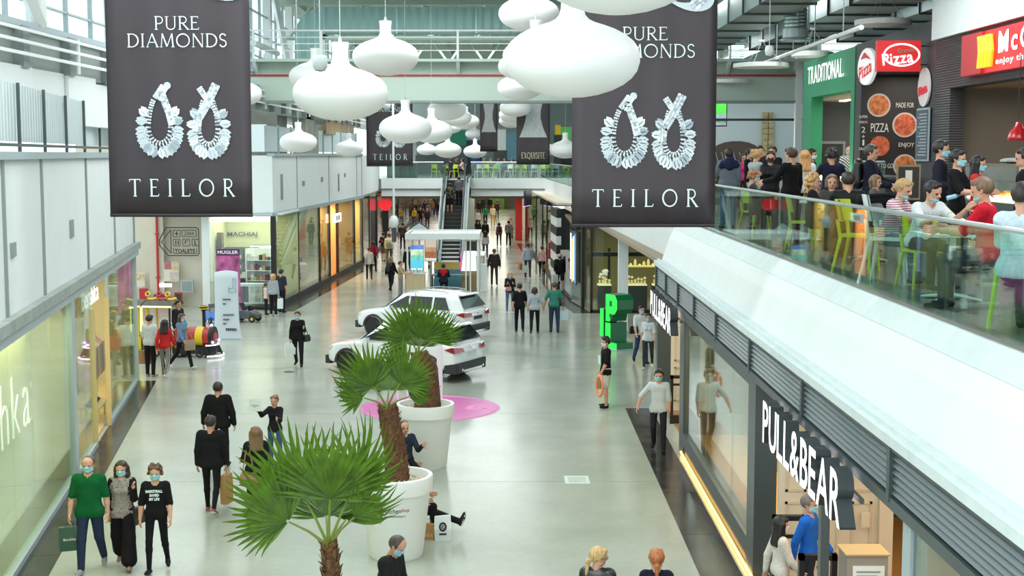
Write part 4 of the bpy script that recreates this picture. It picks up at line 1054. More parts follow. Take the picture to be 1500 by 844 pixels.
 def place(tpl, nm, m):
  v, q, i = tpl; v = ((v * hs) @ HR.T + h0) * k; v[:, 2] += dz
  return link(nm, np_mesh(nm, v, q, i * 0, [m]), o)
 if hair != 'bald': place(hair_t(hair, lod), 'hair', hair_m(hcol))
 if mask: place(mask_t(mask in ('chin',), lod), 'face_mask', M_maskb if mask == 'black' else (M_maskw if mask == 'white' else M_mask))
 Rz = np.array(Matrix.Rotation(R(face), 3, 'Z'))
 def wj(p): q = np.array(p) * k; q[2] += dz; return Vector(Rz @ q) + Vector(pos)
 JW = {n: wj(p) for n, p in J.items()}; JW['chest'] = wj(tp(0, -0.11, 0.36)); JW['back'] = wj(tp(0, 0.12, 0.36)); JW['hip'] = wj((0, 0, 0)); JW['neck'] = wj(nb)
 JW['shL'] = wj(tp(sw, 0, 0.5)); JW['shR'] = wj(tp(-sw, 0, 0.5)); JW['k'] = k; JW['dz'] = dz; JW['head'] = wj(h0)
 PEOPLE.append(o); return o, JW
# ================================================================== pendant lamps
M_lamp = mat('lamp_shade', (0.80, 0.82, 0.81), 0.45, emit=0.10, ecol=(0.97, 1.0, 0.98))
M_cable = mat('thin_cable', srgb(190, 200, 200), 0.5)
LP = [(0.0, -0.285), (0.10, -0.280), (0.20, -0.262), (0.30, -0.230), (0.38, -0.190), (0.44, -0.143), (0.48, -0.09), (0.498, -0.03), (0.5, 0.02), (0.485, 0.075),
   (0.45, 0.125), (0.395, 0.170), (0.32, 0.210), (0.24, 0.240), (0.17, 0.262), (0.125, 0.285), (0.098, 0.315), (0.084, 0.36), (0.082, 0.43), (0.092, 0.52), (0.088, 0.53), (0.0, 0.53)]
_lm = MB().lathe([(r, z) for r, z in LP], 40).mesh('shade', M_lamp, True)
_lm2 = MB().lathe([(r, z) for r, z in LP[::1]], 20).mesh('shade', M_lamp, True)
def pendant(u, v, w, label, D=1.5, top=12.4):
 d = F_PX * D / w; p = atd(u, v, d)
 t = thing('pendant_lamp', label, 'lamp', p, 0, 'white saucer pendant lamps over the hall')
 s = link('shade', _lm if w > 40 else _lm2, t); s.scale = (D, D, D)
 MB().tube([(0, 0, 0.53 * D), (0, 0, 12.6 - p.z)], 0.006, 5).build('cable', M_cable, t)
 MB().lathe([(0.03, 0.53 * D), (0.03, 0.56 * D), (0.012, 0.60 * D), (0.0, 0.6 * D)], 8).build('cable_cap', M_lgrey, t)
for a in ((838, 86, 197, 'biggest saucer pendant lamp in front of the dark banner beside the terrace'), (905, -48, 235, 'nearest saucer pendant lamp, cut off by the top edge, above the biggest one'),
    (499, 137, 138, 'large grey-shaded saucer pendant lamp beside the left banner'), (565, 83, 96, 'saucer pendant lamp hanging higher, just right of the large grey-shaded one'),
    (462, 112, 76, 'saucer pendant lamp half hidden behind the large grey-shaded one'), (437, 208, 54, 'small saucer pendant lamp in front of the left corrugated panels', 1.2),
    (511, 218, 42, 'smallest saucer pendant lamp below the large grey-shaded one, left of far banner', 1.2), (350, 137, 66, 'saucer pendant lamp mostly hidden behind the left banner', 1.2),
    (775, 20, 88, 'saucer pendant lamp at the top edge left of the nearest ones'), (785, 82, 96, 'saucer pendant lamp peeking out left behind the biggest one, upper'),
    (766, 97, 72, 'saucer pendant lamp peeking out left behind the biggest one, middle'), (762, 128, 66, 'saucer pendant lamp peeking out left behind the biggest one, lower'),
    (594, 188, 77, 'saucer pendant lamp hanging in front of the far dark banner'), (632, 192, 62, 'saucer pendant lamp just right of the far dark banner'),
    (655, 160, 56, 'saucer pendant lamp under the girder, topmost of the middle cluster'), (668, 172, 46, 'saucer pendant lamp second in the middle cluster under the girder'),
    (682, 178, 40, 'saucer pendant lamp at the right of the middle cluster under the girder'), (661, 187, 30, 'small saucer pendant lamp lowest in the middle cluster under the girder'),
    (625, 219, 29, 'small saucer pendant lamp left above the escalator'), (656, 220, 40, 'saucer pendant lamp low above the escalator'),
    (696, 222, 34, 'low saucer pendant lamp right of the escalator top'), (695, 196, 27, 'tiny saucer pendant lamp straight above a low one by the escalator'),
    (755, 158, 46, 'saucer pendant lamp topmost of the column left of the biggest one'), (752, 168, 42, 'saucer pendant lamp second in the column left of the biggest one'),
    (749, 177, 36, 'saucer pendant lamp lowest of the column left of the biggest one'), (796, 219, 35, 'small saucer pendant lamp in front of the far fashion banner'),
    (828, 219, 46, 'saucer pendant lamp at the left edge of the dark terrace banner')):
 pendant(*a)
# ================================================================== hanging banners
M_ban = mat('banner_vinyl', srgb(62, 54, 60), 0.42, noise=0.10, nscale=1.2, stretch=(3, 3, .5))
M_print = mat('banner_print_white', srgb(226, 240, 242), 0.5)
M_gem = [mat('gem_%d' % i, srgb(*c), 0.4) for i, c in enumerate(((205, 216, 222), (165, 178, 188), (232, 240, 244), (110, 118, 130)))]
def banner_sheet(w, h, n=14, m=8, amp=0.012):
 mb = MB(); f = lambda i, j, y: ((i / n - 0.5) * w, y + amp * math.sin(i * 1.7 + j * .6) * (0.3 + j / m) + 0.5 * amp * math.sin(i * 0.8 - j), j / m * h)
 vs = [f(i, j, 0.0) for j in range(m + 1) for i in range(n + 1)] + [f(i, j, 0.008) for j in range(m + 1) for i in range(n + 1)]
 N = (n + 1) * (m + 1); fs = []
 for j in range(m):
  for i in range(n):
   a = j * (n + 1) + i; fs.append((a, a + 1, a + n + 2, a + n + 1)); fs.append((N + a + n + 1, N + a + n + 2, N + a + 1, N + a))
 for i in range(n): fs.append((i + 1, i, N + i, N + i + 1))
 for j in range(m):
  a = j * (n + 1); b = a + n; fs.append((a, a + n + 1, N + a + n + 1, N + a)); fs.append((b + n + 1, b, N + b, N + b + n + 1))
 mb.add(vs, fs); return mb
def gems(mb, pts, w, rg, y):
 """rows of small stones along a 2-D line"""
 for i in range(len(pts) - 1):
  (x0, z0), (x1, z1) = pts[i], pts[i + 1]; l = math.hypot(x1 - x0, z1 - z0); n = max(1, int(l / 0.035)); nx, nz = -(z1 - z0) / l, (x1 - x0) / l
  for k in range(n):
   t = k / n
   for q in (-1, 0, 1):
    cx = x0 + (x1 - x0) * t + nx * q * w / 3; cz = z0 + (z1 - z0) * t + nz * q * w / 3; r = w / 4.6
    mb.mi(rg.choice((0, 0, 2, 2, 1)))
    yy = y - 0.0005 * (k % 3)
    mb.add([(cx + r * math.cos(R(60 * a + 20)), yy, cz + r * math.sin(R(60 * a + 20))) for a in range(6)], [(0, 1, 2, 3, 4, 5)])
def leaf(mb, cx, cz, ang, ln, wd, y, mi):
 mb.mi(mi); c, s = math.cos(ang), math.sin(ang)
 P = lambda a, b: (cx + a * c - b * s, y, cz + a * s + b * c)
 mb.add([P(0, 0), P(ln * .35, wd * .5), P(ln * .7, wd * .42), P(ln, 0), P(ln * .7, -wd * .42), P(ln * .35, -wd * .5)], [(5, 4, 3, 2, 1, 0)[::-1]])
 mb.mi(1 if mi != 1 else 2);
 mb.add([P(ln * .2, wd * .04), P(ln * .75, wd * .04), P(ln * .75, -wd * .06), P(ln * .2, -wd * .06)], [(3, 2, 1, 0)[::-1]])
def earring(kind, x, z, sc, par, y=-0.022):
 rg = random.Random(5 + kind); mb = MB()
 if kind == 0:
  out = [(0.04, 0.52)] + [(0.04 + 0.25 * math.sin(a) * (0.55 + .45 * math.sin(a / 2)), 0.12 - 0.34 * math.cos(PI - a) * 1.0) for a in [PI * i / 14 for i in range(15)]]
  ringp = [(0.20 * math.sin(a) * (1 - 0.35 * (math.cos(a) * .5 + .5)), -0.05 + 0.42 * math.cos(a) * (1 if math.cos(a) > 0 else 0.72)) for a in [2 * PI * i / 28 for i in range(29)]]
 else:
  ringp = [(0.02 + 0.17 * math.sin(a) * (1 - 0.35 * (math.cos(a) * .5 + .5)), -0.08 + 0.44 * math.cos(a) * (1 if math.cos(a) > 0 else 0.66)) for a in [2 * PI * i / 28 for i in range(29)]]
 S = lambda p: (x + p[0] * sc, z + p[1] * sc)
 n = len(ringp) - 1
 for i in range(4, n - 3):
  a = 2 * PI * i / n; px_, pz_ = ringp[i]
  if math.cos(a) < 0.35:
   side = a - PI
   for q, (o, ln) in enumerate(((0.03, 0.19), (0.10, 0.17))):
    oa = math.atan2(pz_ + 0.05, px_) + (0.7 if px_ > 0 else -0.7) * (0.6 - q * .3)
    c = S((px_ * (1 + o * 2), pz_ + (-0.02 - o * .5 if pz_ < -.1 else 0)))
    leaf(mb, c[0], c[1], oa, ln * sc, 0.11 * sc, y + 0.003 - 0.0006 * (i % 3) - q * .001, rg.choice((0, 0, 2, 1)))
 gems(mb, [S(p) for p in ringp], 0.075 * sc, rg, y - 0.003)
 if kind == 0:
  gems(mb, [S((-0.02, 0.33)), S((0.10, 0.50))], 0.13 * sc, rg, y - 0.006); gems(mb, [S((0.04, 0.40)), S((0.15, 0.1)), S((0.20, -0.1))], 0.11 * sc, rg, y - 0.006)
  mb.mi(0); c = S((0.13, 0.5)); mb.lathe([(0.055 * sc, 0), (0.055 * sc, 0.004), (0, 0.004)], 12, (c[0], y - 0.002, c[1]), Matrix.Rotation(R(90), 3, 'X'))
 else:
  gems(mb, [S((0.14, 0.50)), S((0.0, 0.22)), S((-0.14, 0.0)), S((-0.16, -0.2))], 0.13 * sc, rg, y - 0.006)
  gems(mb, [S((-0.10, 0.46)), S((0.02, 0.28))], 0.09 * sc, rg, y - 0.004); gems(mb, [S((0.02, 0.28)), S((0.14, 0.12)), S((0.19, -0.05))], 0.07 * sc, rg, y - 0.004)
 mb.build('earring_print', M_gem, par)
def teilor(loc, rz, label, h=4.6, detail=True):
 t = thing('hanging_banner', label, 'banner', loc, rz)
 banner_sheet(2.2, h).build('banner_cloth', M_ban, t, smooth=True)
 MB().tube([(-1.1, 0.004, 0.03), (1.1, 0.004, 0.03)], 0.025, 8).build('bottom_rod', mat('banner_rod', srgb(54, 46, 52), .4), t)
 MB().tube([(-1.1, 0.004, h), (1.1, 0.004, h)], 0.03, 8).build('top_rod', M_lgrey, t)
 for x in (-0.8, 0.8): MB().tube([(x, 0.004, h), (x, 0.004, 12.5 - loc[2])], 0.006, 4).build('hanging_wire', M_cable, t)
 y = -0.026
 roman('banner_lettering', 'TEILOR', M_print, (0.02, y, 0.45), (1, 0, 0), (0, 0, 1), 1.62, 0.27, 0.55, t)
 earring(0, -0.30, 1.49, 1.02, t); earring(1, 0.43, 1.49, 1.02, t)
 roman('banner_lettering', 'DIAMONDS', M_print, (0.0, y, 2.68), (1, 0, 0), (0, 0, 1), 1.52, 0.205, 0.09, t)
 roman('banner_lettering', 'PURE', M_print, (0.0, y, 2.94), (1, 0, 0), (0, 0, 1), 0.68, 0.20, 0.09, t)
 m = MB(); Mx = Matrix.Rotation(R(78), 3, 'X') @ Matrix.Rotation(0.2, 3, 'Y')
 n = 28
 vs = [];
 for i in range(n + 1):
  a = 2 * PI * i / n
  vs.append((0.62 + 0.42 * math.cos(a) - 0.06 * math.sin(a), y, 3.58 + 0.30 * math.sin(a) - .08 * math.cos(a))); vs.append((0.60 + 0.32 * math.cos(a), y - 0.001, 3.62 + 0.22 * math.sin(a)))
 m.add(vs, [(2 * i, 2 * i + 2, 2 * i + 3, 2 * i + 1) for i in range(n)])
 gems(m, [(0.72, 3.34), (0.9, 3.5), (0.98, 3.72)], 0.16, random.Random(2), y - 0.004)
 m.build('ring_print', M_gem, t)
 return t
pb = atd(266, 318, 21.0); teilor(pb, R(-1.2), 'large dark jewellery banner hanging at the left, in front of white wall')
pb = atd(942, 333, 21.0); teilor((pb.x, 21.0, pb.z), R(0), 'large dark jewellery banner hanging at the right, beside the terrace rail')
pb = atd(571, 244, 65.0); teilor((pb.x, 65, pb.z), R(0), 'small far dark jewellery banner above the bridge', 3.6)
# far fashion banner and a second dark one
def fashion(u, v, y, w, h, label, word):
 p = atd(u, v, y); t = thing('hanging_banner', label, 'banner', p)
 banner_sheet(w, h).build('banner_cloth', M_ban, t, smooth=True)
 MB().tube([(-w / 2, 0, 0.02), (w / 2, 0, 0.02)], 0.03, 6).build('bottom_rod', M_black, t)
 if word: roman('banner_lettering', word, mat('print_gold', srgb(200, 200, 170), .5), (0, -0.03, h * 0.12), (1, 0, 0), (0, 0, 1), w * 0.7, 0.3, 0.15, t)
 zz = [0.36, 0.5, 0.62, 0.72, 0.80, 0.88, 0.97]; ww = [0.46, 0.32, 0.24, 0.25, 0.30, 0.34, 0.30]
 m = MB(); vs = []
 for z, q in zip(zz, ww): vs += [(-q * w * .9, -0.03, z * h), (q * w * .9, -0.03, z * h)]
 m.add(vs, [(2 * i, 2 * i + 1, 2 * i + 3, 2 * i + 2) for i in range(len(zz) - 1)]); m.build('dress_print', mat('print_dress', srgb(190, 196, 198), .6, noise=.12, nscale=4, stretch=(3, 1, 1)), t)
 m = MB(); m.add([(-w * .16, -0.034, h * .9), (w * .16, -0.034, h * .9), (w * .1, -0.034, h), (-w * .1, -0.034, h)], [(0, 1, 2, 3)]); m.build('neck_print', mat('print_skin', srgb(190, 150, 128), .6), t)
 return t
fashion(781, 241, 66, 1.6, 3.6, 'far dark banner with a pale dress above the bridge, beside a lamp', 'EXQUISITE')
fashion(716, 222, 82, 1.05, 3.2, 'farthest narrow dark banner with a pale dress behind the lamp cluster', None)

# ================================================================== potted fan palms
M_pot = mat('white_pot', (0.80, 0.82, 0.80), 0.4); M_soil = mat('gravel', srgb(196, 188, 160), 0.9, noise=.3, nscale=40, bump=.6, bscale=50)
M_trunk = mat('palm_trunk', srgb(98, 66, 44), 0.9, noise=0.5, nscale=18, bump=0.8, bscale=30)
M_husk = mat('palm_husk', srgb(122, 88, 58), 0.9, noise=0.4, nscale=25)
def leaf_mat():
 m = mat('palm_leaf', srgb(78, 112, 24), 0.42, noise=0.4, nscale=6)
 nt = m.node_tree; b = nt.nodes['Principled BSDF']; out = nt.nodes['Material Output']
 tr = nt.nodes.new('ShaderNodeBsdfTranslucent'); tr.inputs[0].default_value = (*srgb(120, 165, 40), 1); mx = nt.nodes.new('ShaderNodeMixShader'); mx.inputs[0].default_value = 0.18
 nt.links.new(b.outputs[0], mx.inputs[1]); nt.links.new(tr.outputs[0], mx.inputs[2]); nt.links.new(mx.outputs[0], out.inputs[0]); return m
M_leaf = leaf_mat(); M_pet = mat('palm_stalk', srgb(116, 134, 52), 0.5)
def frond_mesh(seed, Rl, spread, n=27, droop=0.25):
 rg = random.Random(seed); mb = MB()
 for i in range(n):
  a = R(-spread / 2 + spread * i / (n - 1)) + rg.uniform(-.02, .02); L = Rl * (1 - 0.30 * (abs(a) / R(spread / 2)) ** 2) * rg.uniform(0.9, 1.04)
  d = Vector((math.sin(a), 0, math.cos(a))); sdv = Vector((math.cos(a), 0, -math.sin(a)))
  dr = droop * rg.uniform(0.4, 1.4); pr = []
  wmax = L * R(spread / (n - 1)) * 0.43
  oy = rg.uniform(-.10, .10)
  for q in (0.03, 0.18, 0.36, 0.55, 0.74, 0.9, 1.0):
   c = d * (L * q) + Vector((0, 0.10 * L * math.cos(q * 2.2) * .3, 0)); tip = max(0, q - 0.45) / 0.55
   c += Vector((0, oy * L * q * q, 0)); c += Vector((rg.uniform(-.01, .01) * tip, -dr * L * tip * tip * 0.55 * 1.0, 0)); c = c - d * (dr * L * tip * tip * 0.25)
   w = wmax * (q / 0.42 if q < 0.37 else .86 * (1 - ((q - 0.36) / 0.64)) ** 0.9) + 0.0012
   pr.append((c - sdv * w, c + Vector((0, 0.35 * w, 0)), c + sdv * w))
  vs = [p for t in pr for p in t]; fs = []
  for k in range(len(pr) - 1):
   o = 3 * k; fs += [(o, o + 1, o + 4, o + 3), (o + 1, o + 2, o + 5, o + 4)]
  mb.add(vs, fs)
 return mb
def palm(label, base, trunk, fronds, pot=True, tr=0.13, text_on=False, rim=0.58, ph=1.3):
 t = thing('potted_palm', label, 'potted plant', base)
 o = link('pot', MB().lathe([(rim * 0.70, 0), (rim * 0.73, 0.03), (rim * 0.93, ph - 0.28), (rim * 0.945, ph - 0.26), (rim * 1.0, ph - 0.25), (rim * 1.02, ph - 0.03), (rim * 1.0, ph), (rim * 0.90, ph), (rim * 0.86, ph - 0.06), (rim * .84, ph - 0.14), (0, ph - 0.14)], 44).mesh('pot', M_pot, True), t)
 o.data.set_sharp_from_angle(angle=R(35))
 m = MB(); rg = random.Random(4); m.lathe([(rim * 0.85, ph - 0.13), (rim * 0.5, ph - 0.09), (0, ph - 0.07)], 24)
 for k in range(110):
  a = rg.uniform(0, 2 * PI); r = rim * .82 * math.sqrt(rg.random()); m.ball((r * math.cos(a), r * math.sin(a), ph - 0.10 + (0.03 * (1 - r / rim))), rg.uniform(.012, .022), 6, 4)
 g = m.build('gravel', M_soil, t); g['kind'] = 'stuff'
 # trunk with overlapping leaf bases
 pts = [Vector(p) for p in trunk]; fine = []
 for i in range(len(pts) - 1):
  for k in range(5): fine.append(pts[i].lerp(pts[i + 1], k / 5))
 fine.append(pts[-1]); n = len(fine)
 MB().tube(fine, [tr * (1.15 - 0.35 * i / n) for i in range(n)], 12).build('trunk', M_trunk, t, smooth=True)
 m = MB(); rg = random.Random(11)
 for i in range(int(n * 9)):
  f = rg.random(); q = f * (n - 1); b = int(min(q, n - 2)); c = fine[b].lerp(fine[b + 1], q - b); a = rg.uniform(0, 2 * PI); r = tr * (1.12 - .35 * f)
  dv = Vector((math.cos(a), math.sin(a), 0)); sd = Vector((-math.sin(a), math.cos(a), 0)); w = rg.uniform(.025, .05); L = rg.uniform(0.06, 0.13)
  p0 = c + dv * r * .9; tip = p0 + dv * rg.uniform(.02, .07) + Vector((0, 0, L))
  m.add([p0 - sd * w, p0 + sd * w, tip + sd * w * .35, tip - sd * w * .35, p0 + dv * .025 - sd * w * .5 + Vector((0, 0, L * .4)), p0 + dv * .025 + sd * w * .5 + Vector((0, 0, L * .4))], [(0, 1, 5, 4), (4, 5, 2, 3), (1, 0, 3, 2)])
 hk = m.build('leaf_bases', M_husk, t); hk['kind'] = 'stuff'
 top = fine[-1]
 for i, (dv, nv, pl, Rl, spr, dr) in enumerate(fronds):
  Z = Vector(dv).normalized(); Y = -Vector(nv); Y = (Y - Z * Y.dot(Z)).normalized(); X = Y.cross(Z)
  Mx = Matrix((X, Y, Z)).transposed().to_4x4(); hub = top + Z * pl + Vector((0, 0, -0.02))
  Mx.translation = hub
  fm = frond_mesh(hash((label, i)) % 1000 if False else i * 7 + len(label), Rl, spr, droop=dr)
  fo = fm.build('frond', M_leaf, t); fo.matrix_local = Mx
  m = MB(); bendv = Vector((0, 0, 0.06)); m.tube([top - Z * .05, top.lerp(hub, .5) + bendv * .5, hub], [0.022, 0.015, 0.011], 7)
  po = m.build('stalk', M_pet, fo); po.matrix_parent_inverse = Mx.inverted()
 return t
P1 = atd(484, 880, 15.2); P1 = Vector((P1.x, 15.2, 0))
crown = atd(482, 800, 15.2).z
near_f = [((0.06, -.12, 1), (0.02, -1, .12), .58, .95, 175, .10), ((-.40, .10, .80), (.25, -1, .25), .62, 1.0, 170, .2), ((.36, .12, .85), (-.55, -.75, .2), .72, .95, 140, .25),
    ((-.80, -.2, .62), (-.35, -.75, .6), .55, .95, 160, .5), ((.6, -.1, .72), (.3, -.8, .45), .48, .52, 120, .4), ((-.15, .75, .6), (0, -.6, .8), .45, .9, 170, .3), ((.35, .75, .5), (0, -.6, .8), .45, .85, 160, .4)]
palm('nearest fan palm, its fronds filling the lower middle of the hall', P1, [(0, 0, 1.15), (0.02, 0, 1.6), (-0.015, 0, crown)], near_f, tr=0.10)
P2 = Vector((-1.83, 21.05, 0))
c2 = atd(567, 598, 21.0); top2 = (c2.x - P2.x, -0.05, c2.z)
f2 = [((-.45, -.1, .8), (.1, -1, .35), .42, .82, 190, .3), ((.42, -.05, .85), (-.15, -1, .3), .45, .80, 185, .3), ((-.85, -.3, .5), (-.3, -.6, .6), .42, .7, 150, .6), ((.85, .0, .5), (.3, -.6, .6), .4, .55, 140, .6), ((0, .7, .6), (0, -.6, .8), .4, .75, 170, .4), ]
palm('middle fan palm in the printed white pot, trunk leaning left', P2, [(0.03, 0, 1.15), (0.0, -.02, 1.7), (top2[0] * .75, -.04, 2.2), top2], f2, tr=0.17)
P3 = Vector((-1.75, 27.2, 0)); c3 = atd(612, 520, 27.2)
f3 = [((-.35, -.1, .8), (.1, -1, .3), .35, .95, 185, .28), ((.15, -.1, .9), (0, -1, .3), .35, .98, 180, .2), ((.62, -.05, .6), (-.25, -1, .2), .42, .88, 110, .35), ((-.75, -.2, .2), (-.3, -.7, .7), .25, .6, 160, .6), ((.1, .7, .5), (0, -.6, .8), .3, .7, 170, .4)]
palm('farthest fan palm in a white pot beside the pink floor sticker', P3, [(0.05, 0, 1.15), (0.02, 0, 2.0), (c3.x - P3.x, 0, c3.z)], f3, tr=0.24)
pot2 = [o for o in COL.objects if o.name == 'potted_palm.001'][0]
M_txt = mat('print_black', (0.02, 0.02, 0.02), 0.6); M_txr = mat('print_red', srgb(205, 60, 40), 0.6)
# lettering wraps the front of the pot
def pot_text(txt, m, z, x, w, h, r):
 o = text('pot_lettering', txt, m, (0, 0, 0), (1, 0, 0), (0, 0, 1), 0.1, w, h, 0.0005, parent=pot2)
 me = o.data; n = len(me.vertices); co = np.empty(n * 3); me.vertices.foreach_get('co', co); co = co.reshape(-1, 3)
 a = (co[:, 0] + x) / r; rr = r + 0.004 + (co[:, 2]) * 0.12; c2_ = np.stack([np.sin(a) * rr, -np.cos(a) * rr, co[:, 2] + z], 1); me.vertices.foreach_set('co', c2_.ravel()); me.update()
pot_text('kitchen', M_txt, 0.84, 0.00, 0.23, 0.075, 0.521); pot_text('shop', M_txr, 0.84, 0.19, 0.14, 0.075, 0.521)
pot_text('www.kitchenshop.ro', M_txt, 0.75, 0.03, 0.33, 0.045, 0.511)
m = MB()
for k in range(3): m.cbox((-0.17, -0.500 + 0.003 * k, 0.88 - k * 0.028), (0.06, 0.012, 0.018), -0.33)
m.build('pot_emblem', M_txr, pot2)

# ================================================================== cars
def loft(mb, secs):
 """secs: list of closed rings (same count)"""
 n = len(secs[0]); vs = [p for s in secs for p in s]; fs = []
 for i in range(len(secs) - 1):
  for k in range(n): fs.append((i * n + k, (i + 1) * n + k, (i + 1) * n + (k + 1) % n, i * n + (k + 1) % n))
 fs.append(tuple(range(n))); fs.append(tuple((len(secs) - 1) * n + k for k in range(n - 1, -1, -1)))
 return mb.add(vs, fs)
M_carw = mat('car_white', (0.82, 0.86, 0.86), 0.18, coat=0.8); M_carglass = mat('car_glass', (0.012, 0.016, 0.018), 0.06); M_tyre = mat('tyre', (0.015, 0.015, 0.015), 0.7)
M_rim = mat('alloy', srgb(170, 176, 180), 0.25, 0.9); M_tail = mat('tail_light', srgb(150, 14, 24), 0.15, coat=1); M_cladding = mat('dark_cladding', (0.03, 0.032, 0.034), 0.55); M_plate = mat('plate_white', srgb(200, 215, 225), 0.5)
M_chrome = mat('chrome', (0.8, 0.82, 0.82), 0.12, 1.0)
def car(label, loc, rz, Ln=4.42, Wd=1.84, Ht=1.62, rails=True, plate_dark=False):
 """nose towards -Y; rear end towards +Y"""
 t = thing('car', label, 'car', loc, rz)
 hw = Wd / 2
 def sec(y, zb, zt, w, tum=0.06, n=5):
  r = []; P = [(-w * .96, zb), (-w, zb + .14), (-w, zb + (zt - zb) * .62), (-w * .985, zt - .06), (-w * (1 - tum), zt), (0, zt + 0.02), (w * (1 - tum), zt), (w * .985, zt - .06), (w, zb + (zt - zb) * .62), (w, zb + .14), (w * .96, zb)]
  return [(x, y, z) for x, z in P]
 h = Ln / 2
 S = [sec(-h, 0.36, 0.66, hw * .72), sec(-h + .12, 0.26, 0.82, hw * .86), sec(-h + .45, 0.24, 0.93, hw * .96), sec(-h + 1.1, 0.24, 1.0, hw), sec(-h + 1.5, .24, 1.03, hw), sec(0.2, 0.24, 1.03, hw * .985), sec(1.0, .24, 1.06, hw), sec(h - .75, 0.26, 1.09, hw), sec(h - .3, 0.30, 1.08, hw * .97), sec(h - .08, .36, 1.05, hw * .93), sec(h, 0.42, 0.95, hw * .88)]
 b = loft(MB(), S).build('body', M_carw, t, smooth=True); b.data.set_sharp_from_angle(angle=R(42))
 sb = b.modifiers.new('round', 'SUBSURF'); sb.levels = 1; sb.render_levels = 2
 # cabin
 def cs(y, z0, z1, w0, w1): return [(-w0, y, z0), (-w0 * .5 - w1 * .5, y, (z0 + z1) / 2), (-w1, y, z1 - .06), (-w1 * .85, y, z1), (0, y, z1 + .025), (w1 * .85, y, z1), (w1, y, z1 - .06), (w0 * .5 + w1 * .5, y, (z0 + z1) / 2), (w0, y, z0)]
 zb = 1.0
 Cn = [cs(-h + 1.25, zb, zb + .03, hw * .9, hw * .82), cs(-0.35, zb, Ht - .10, hw * .95, hw * .74), cs(0.1, zb, Ht - .02, hw * .96, hw * .76), cs(0.8, zb, Ht, hw * .96, hw * .77), cs(h - .85, zb, Ht - .03, hw * .95, hw * .75), cs(h - .42, zb, Ht - .10, hw * .93, hw * .70), cs(h - .12, zb, zb + .1, hw * .88, hw * .76)]
 c = loft(MB(), Cn).build('cabin', M_carw, t, smooth=True); c.data.set_sharp_from_angle(angle=R(38))
 # glazing laid on the cabin sides, rear and front
 for sd in (-1, 1):
  for (y0, y1, s0, s1) in ((-.72, -.02, .12, .0), (0.06, 0.92, 0, 0), (1.0, h - .62, 0, .22)):
   yb0, yb1 = y0, y1; z0, z1 = zb + .07, Ht - .17
   q = lambda y, f: (sd * (hw * (0.965 - 0.155 * f) + 0.004), y, z0 + (z1 - z0) * f)
   a = y0 + (0.62 if s0 else 0); e = y1 - s1
   P = [q(y0 - (0.15 if s0 else 0), 0), q(y1, 0), q(e, 1), q(a if s0 else y0, 1)]
   MB().slab(*P, (-sd * 0.02, 0, 0)).build('side_window', M_carglass, t)
  wl_ = MB().bb(sd * (hw + .005), -h + .5, 0.24, sd * (hw - .05), h - .5, .40).build('sill_cladding', M_cladding, t)
 rw = MB().slab((-hw * .80, h - .13, zb + .13), (hw * .80, h - .13, zb + .13), (hw * .64, h - .405, Ht - .14), (-hw * .64, h - .405, Ht - .14), (0, -0.02, 0));
 rw.v = [(x, y + 0.035, z + .01) for x, y, z in rw.v]; rw.build('rear_window', M_carglass, t)
 MB().slab((hw * .86, -h + 1.24, zb + .05), (-hw * .86, -h + 1.24, zb + .05), (-hw * .66, -.42, Ht - .12), (hw * .66, -.42, Ht - .12), (0, .02, 0)).build('windscreen', M_carglass, t)
 MB().prism([(-hw * .66, h - .42, Ht - .09), (hw * .66, h - .42, Ht - .09), (hw * .6, h - .26, Ht - .11), (-hw * .6, h - .26, Ht - .11)], (0, 0, .03)).build('roof_spoiler', M_carw, t)
 # rear details
 for sd in (-1, 1):
  MB().prism([(sd * hw * .52, h - .005, .86), (sd * hw * .93, h - .10, .84), (sd * hw * .985, h - .34, .93), (sd * hw * .93, h - .13, 1.0), (sd * hw * .55, h - .03, .97)], (0, 0.075, 0)).build('tail_light', M_tail, t)
  MB().lathe([(0.02, 0), (0.04, 0.0), (0.04, .07), (.03, .07)], 12, (sd * hw * .62, h + .0, .36), Matrix.Rotation(R(-90), 3, 'X')).build('exhaust_tip', M_chrome, t)
  if rails: MB().tube([(sd * hw * .68, -.2, Ht - .02), (sd * hw * .70, .3, Ht + .04), (sd * hw * .69, 1.1, Ht + .04), (sd * hw * .66, h - .8, Ht - .0)], .018, 6).build('roof_rail', M_rim, t)
  MB().cbox((sd * (hw + .1), -.62, 1.06), (.2, .1, .14)).build('wing_mirror', M_carw, t)
 bp = loft(MB(), [[(-hw * .97, h - .34, .27), (-hw * .97, h - .34, .50), (hw * .97, h - .34, .50), (hw * .97, h - .34, .27)], [(-hw * .90, h + .0, .26), (-hw * .92, h + .01, .56), (hw * .92, h + .01, .56), (hw * .90, h + 0, .26)], [(-hw * .82, h + .05, .30), (-hw * .84, h + .05, .50), (hw * .84, h + .05, .50), (hw * .82, h + .05, .30)]]); bp.build('rear_bumper', M_cladding, t)
 MB().bb(-hw * .55, h + .04, .29, hw * .55, h + .07, .36).build('skid_plate', M_chrome, t)
 MB().bb(-.26, h + .0, .73, .26, h + .03, .845).build('number_plate', M_cladding if plate_dark else M_plate, t)
 fbp = MB().bb(-hw * .8, -h - .03, .26, hw * .8, -h + .15, .5).build('front_bumper', M_cladding, t)
 MB().bb(-hw * .5, -h - .02, .52, hw * .5, -h + .05, .72).build('grille', M_black, t)
 for sd in (-1, 1): MB().prism([(sd * hw * .5, -h + .03, .66), (sd * hw * .88, -h + .2, .68), (sd * hw * .9, -h + .3, .80), (sd * hw * .55, -h + .08, .77)], (0, -.04, 0)).build('headlight', M_glass and M_chrome, t)
 MB().ball((0, h + .0, .96), (.05, .012, .05), 12, 6).build('badge', M_chrome, t)
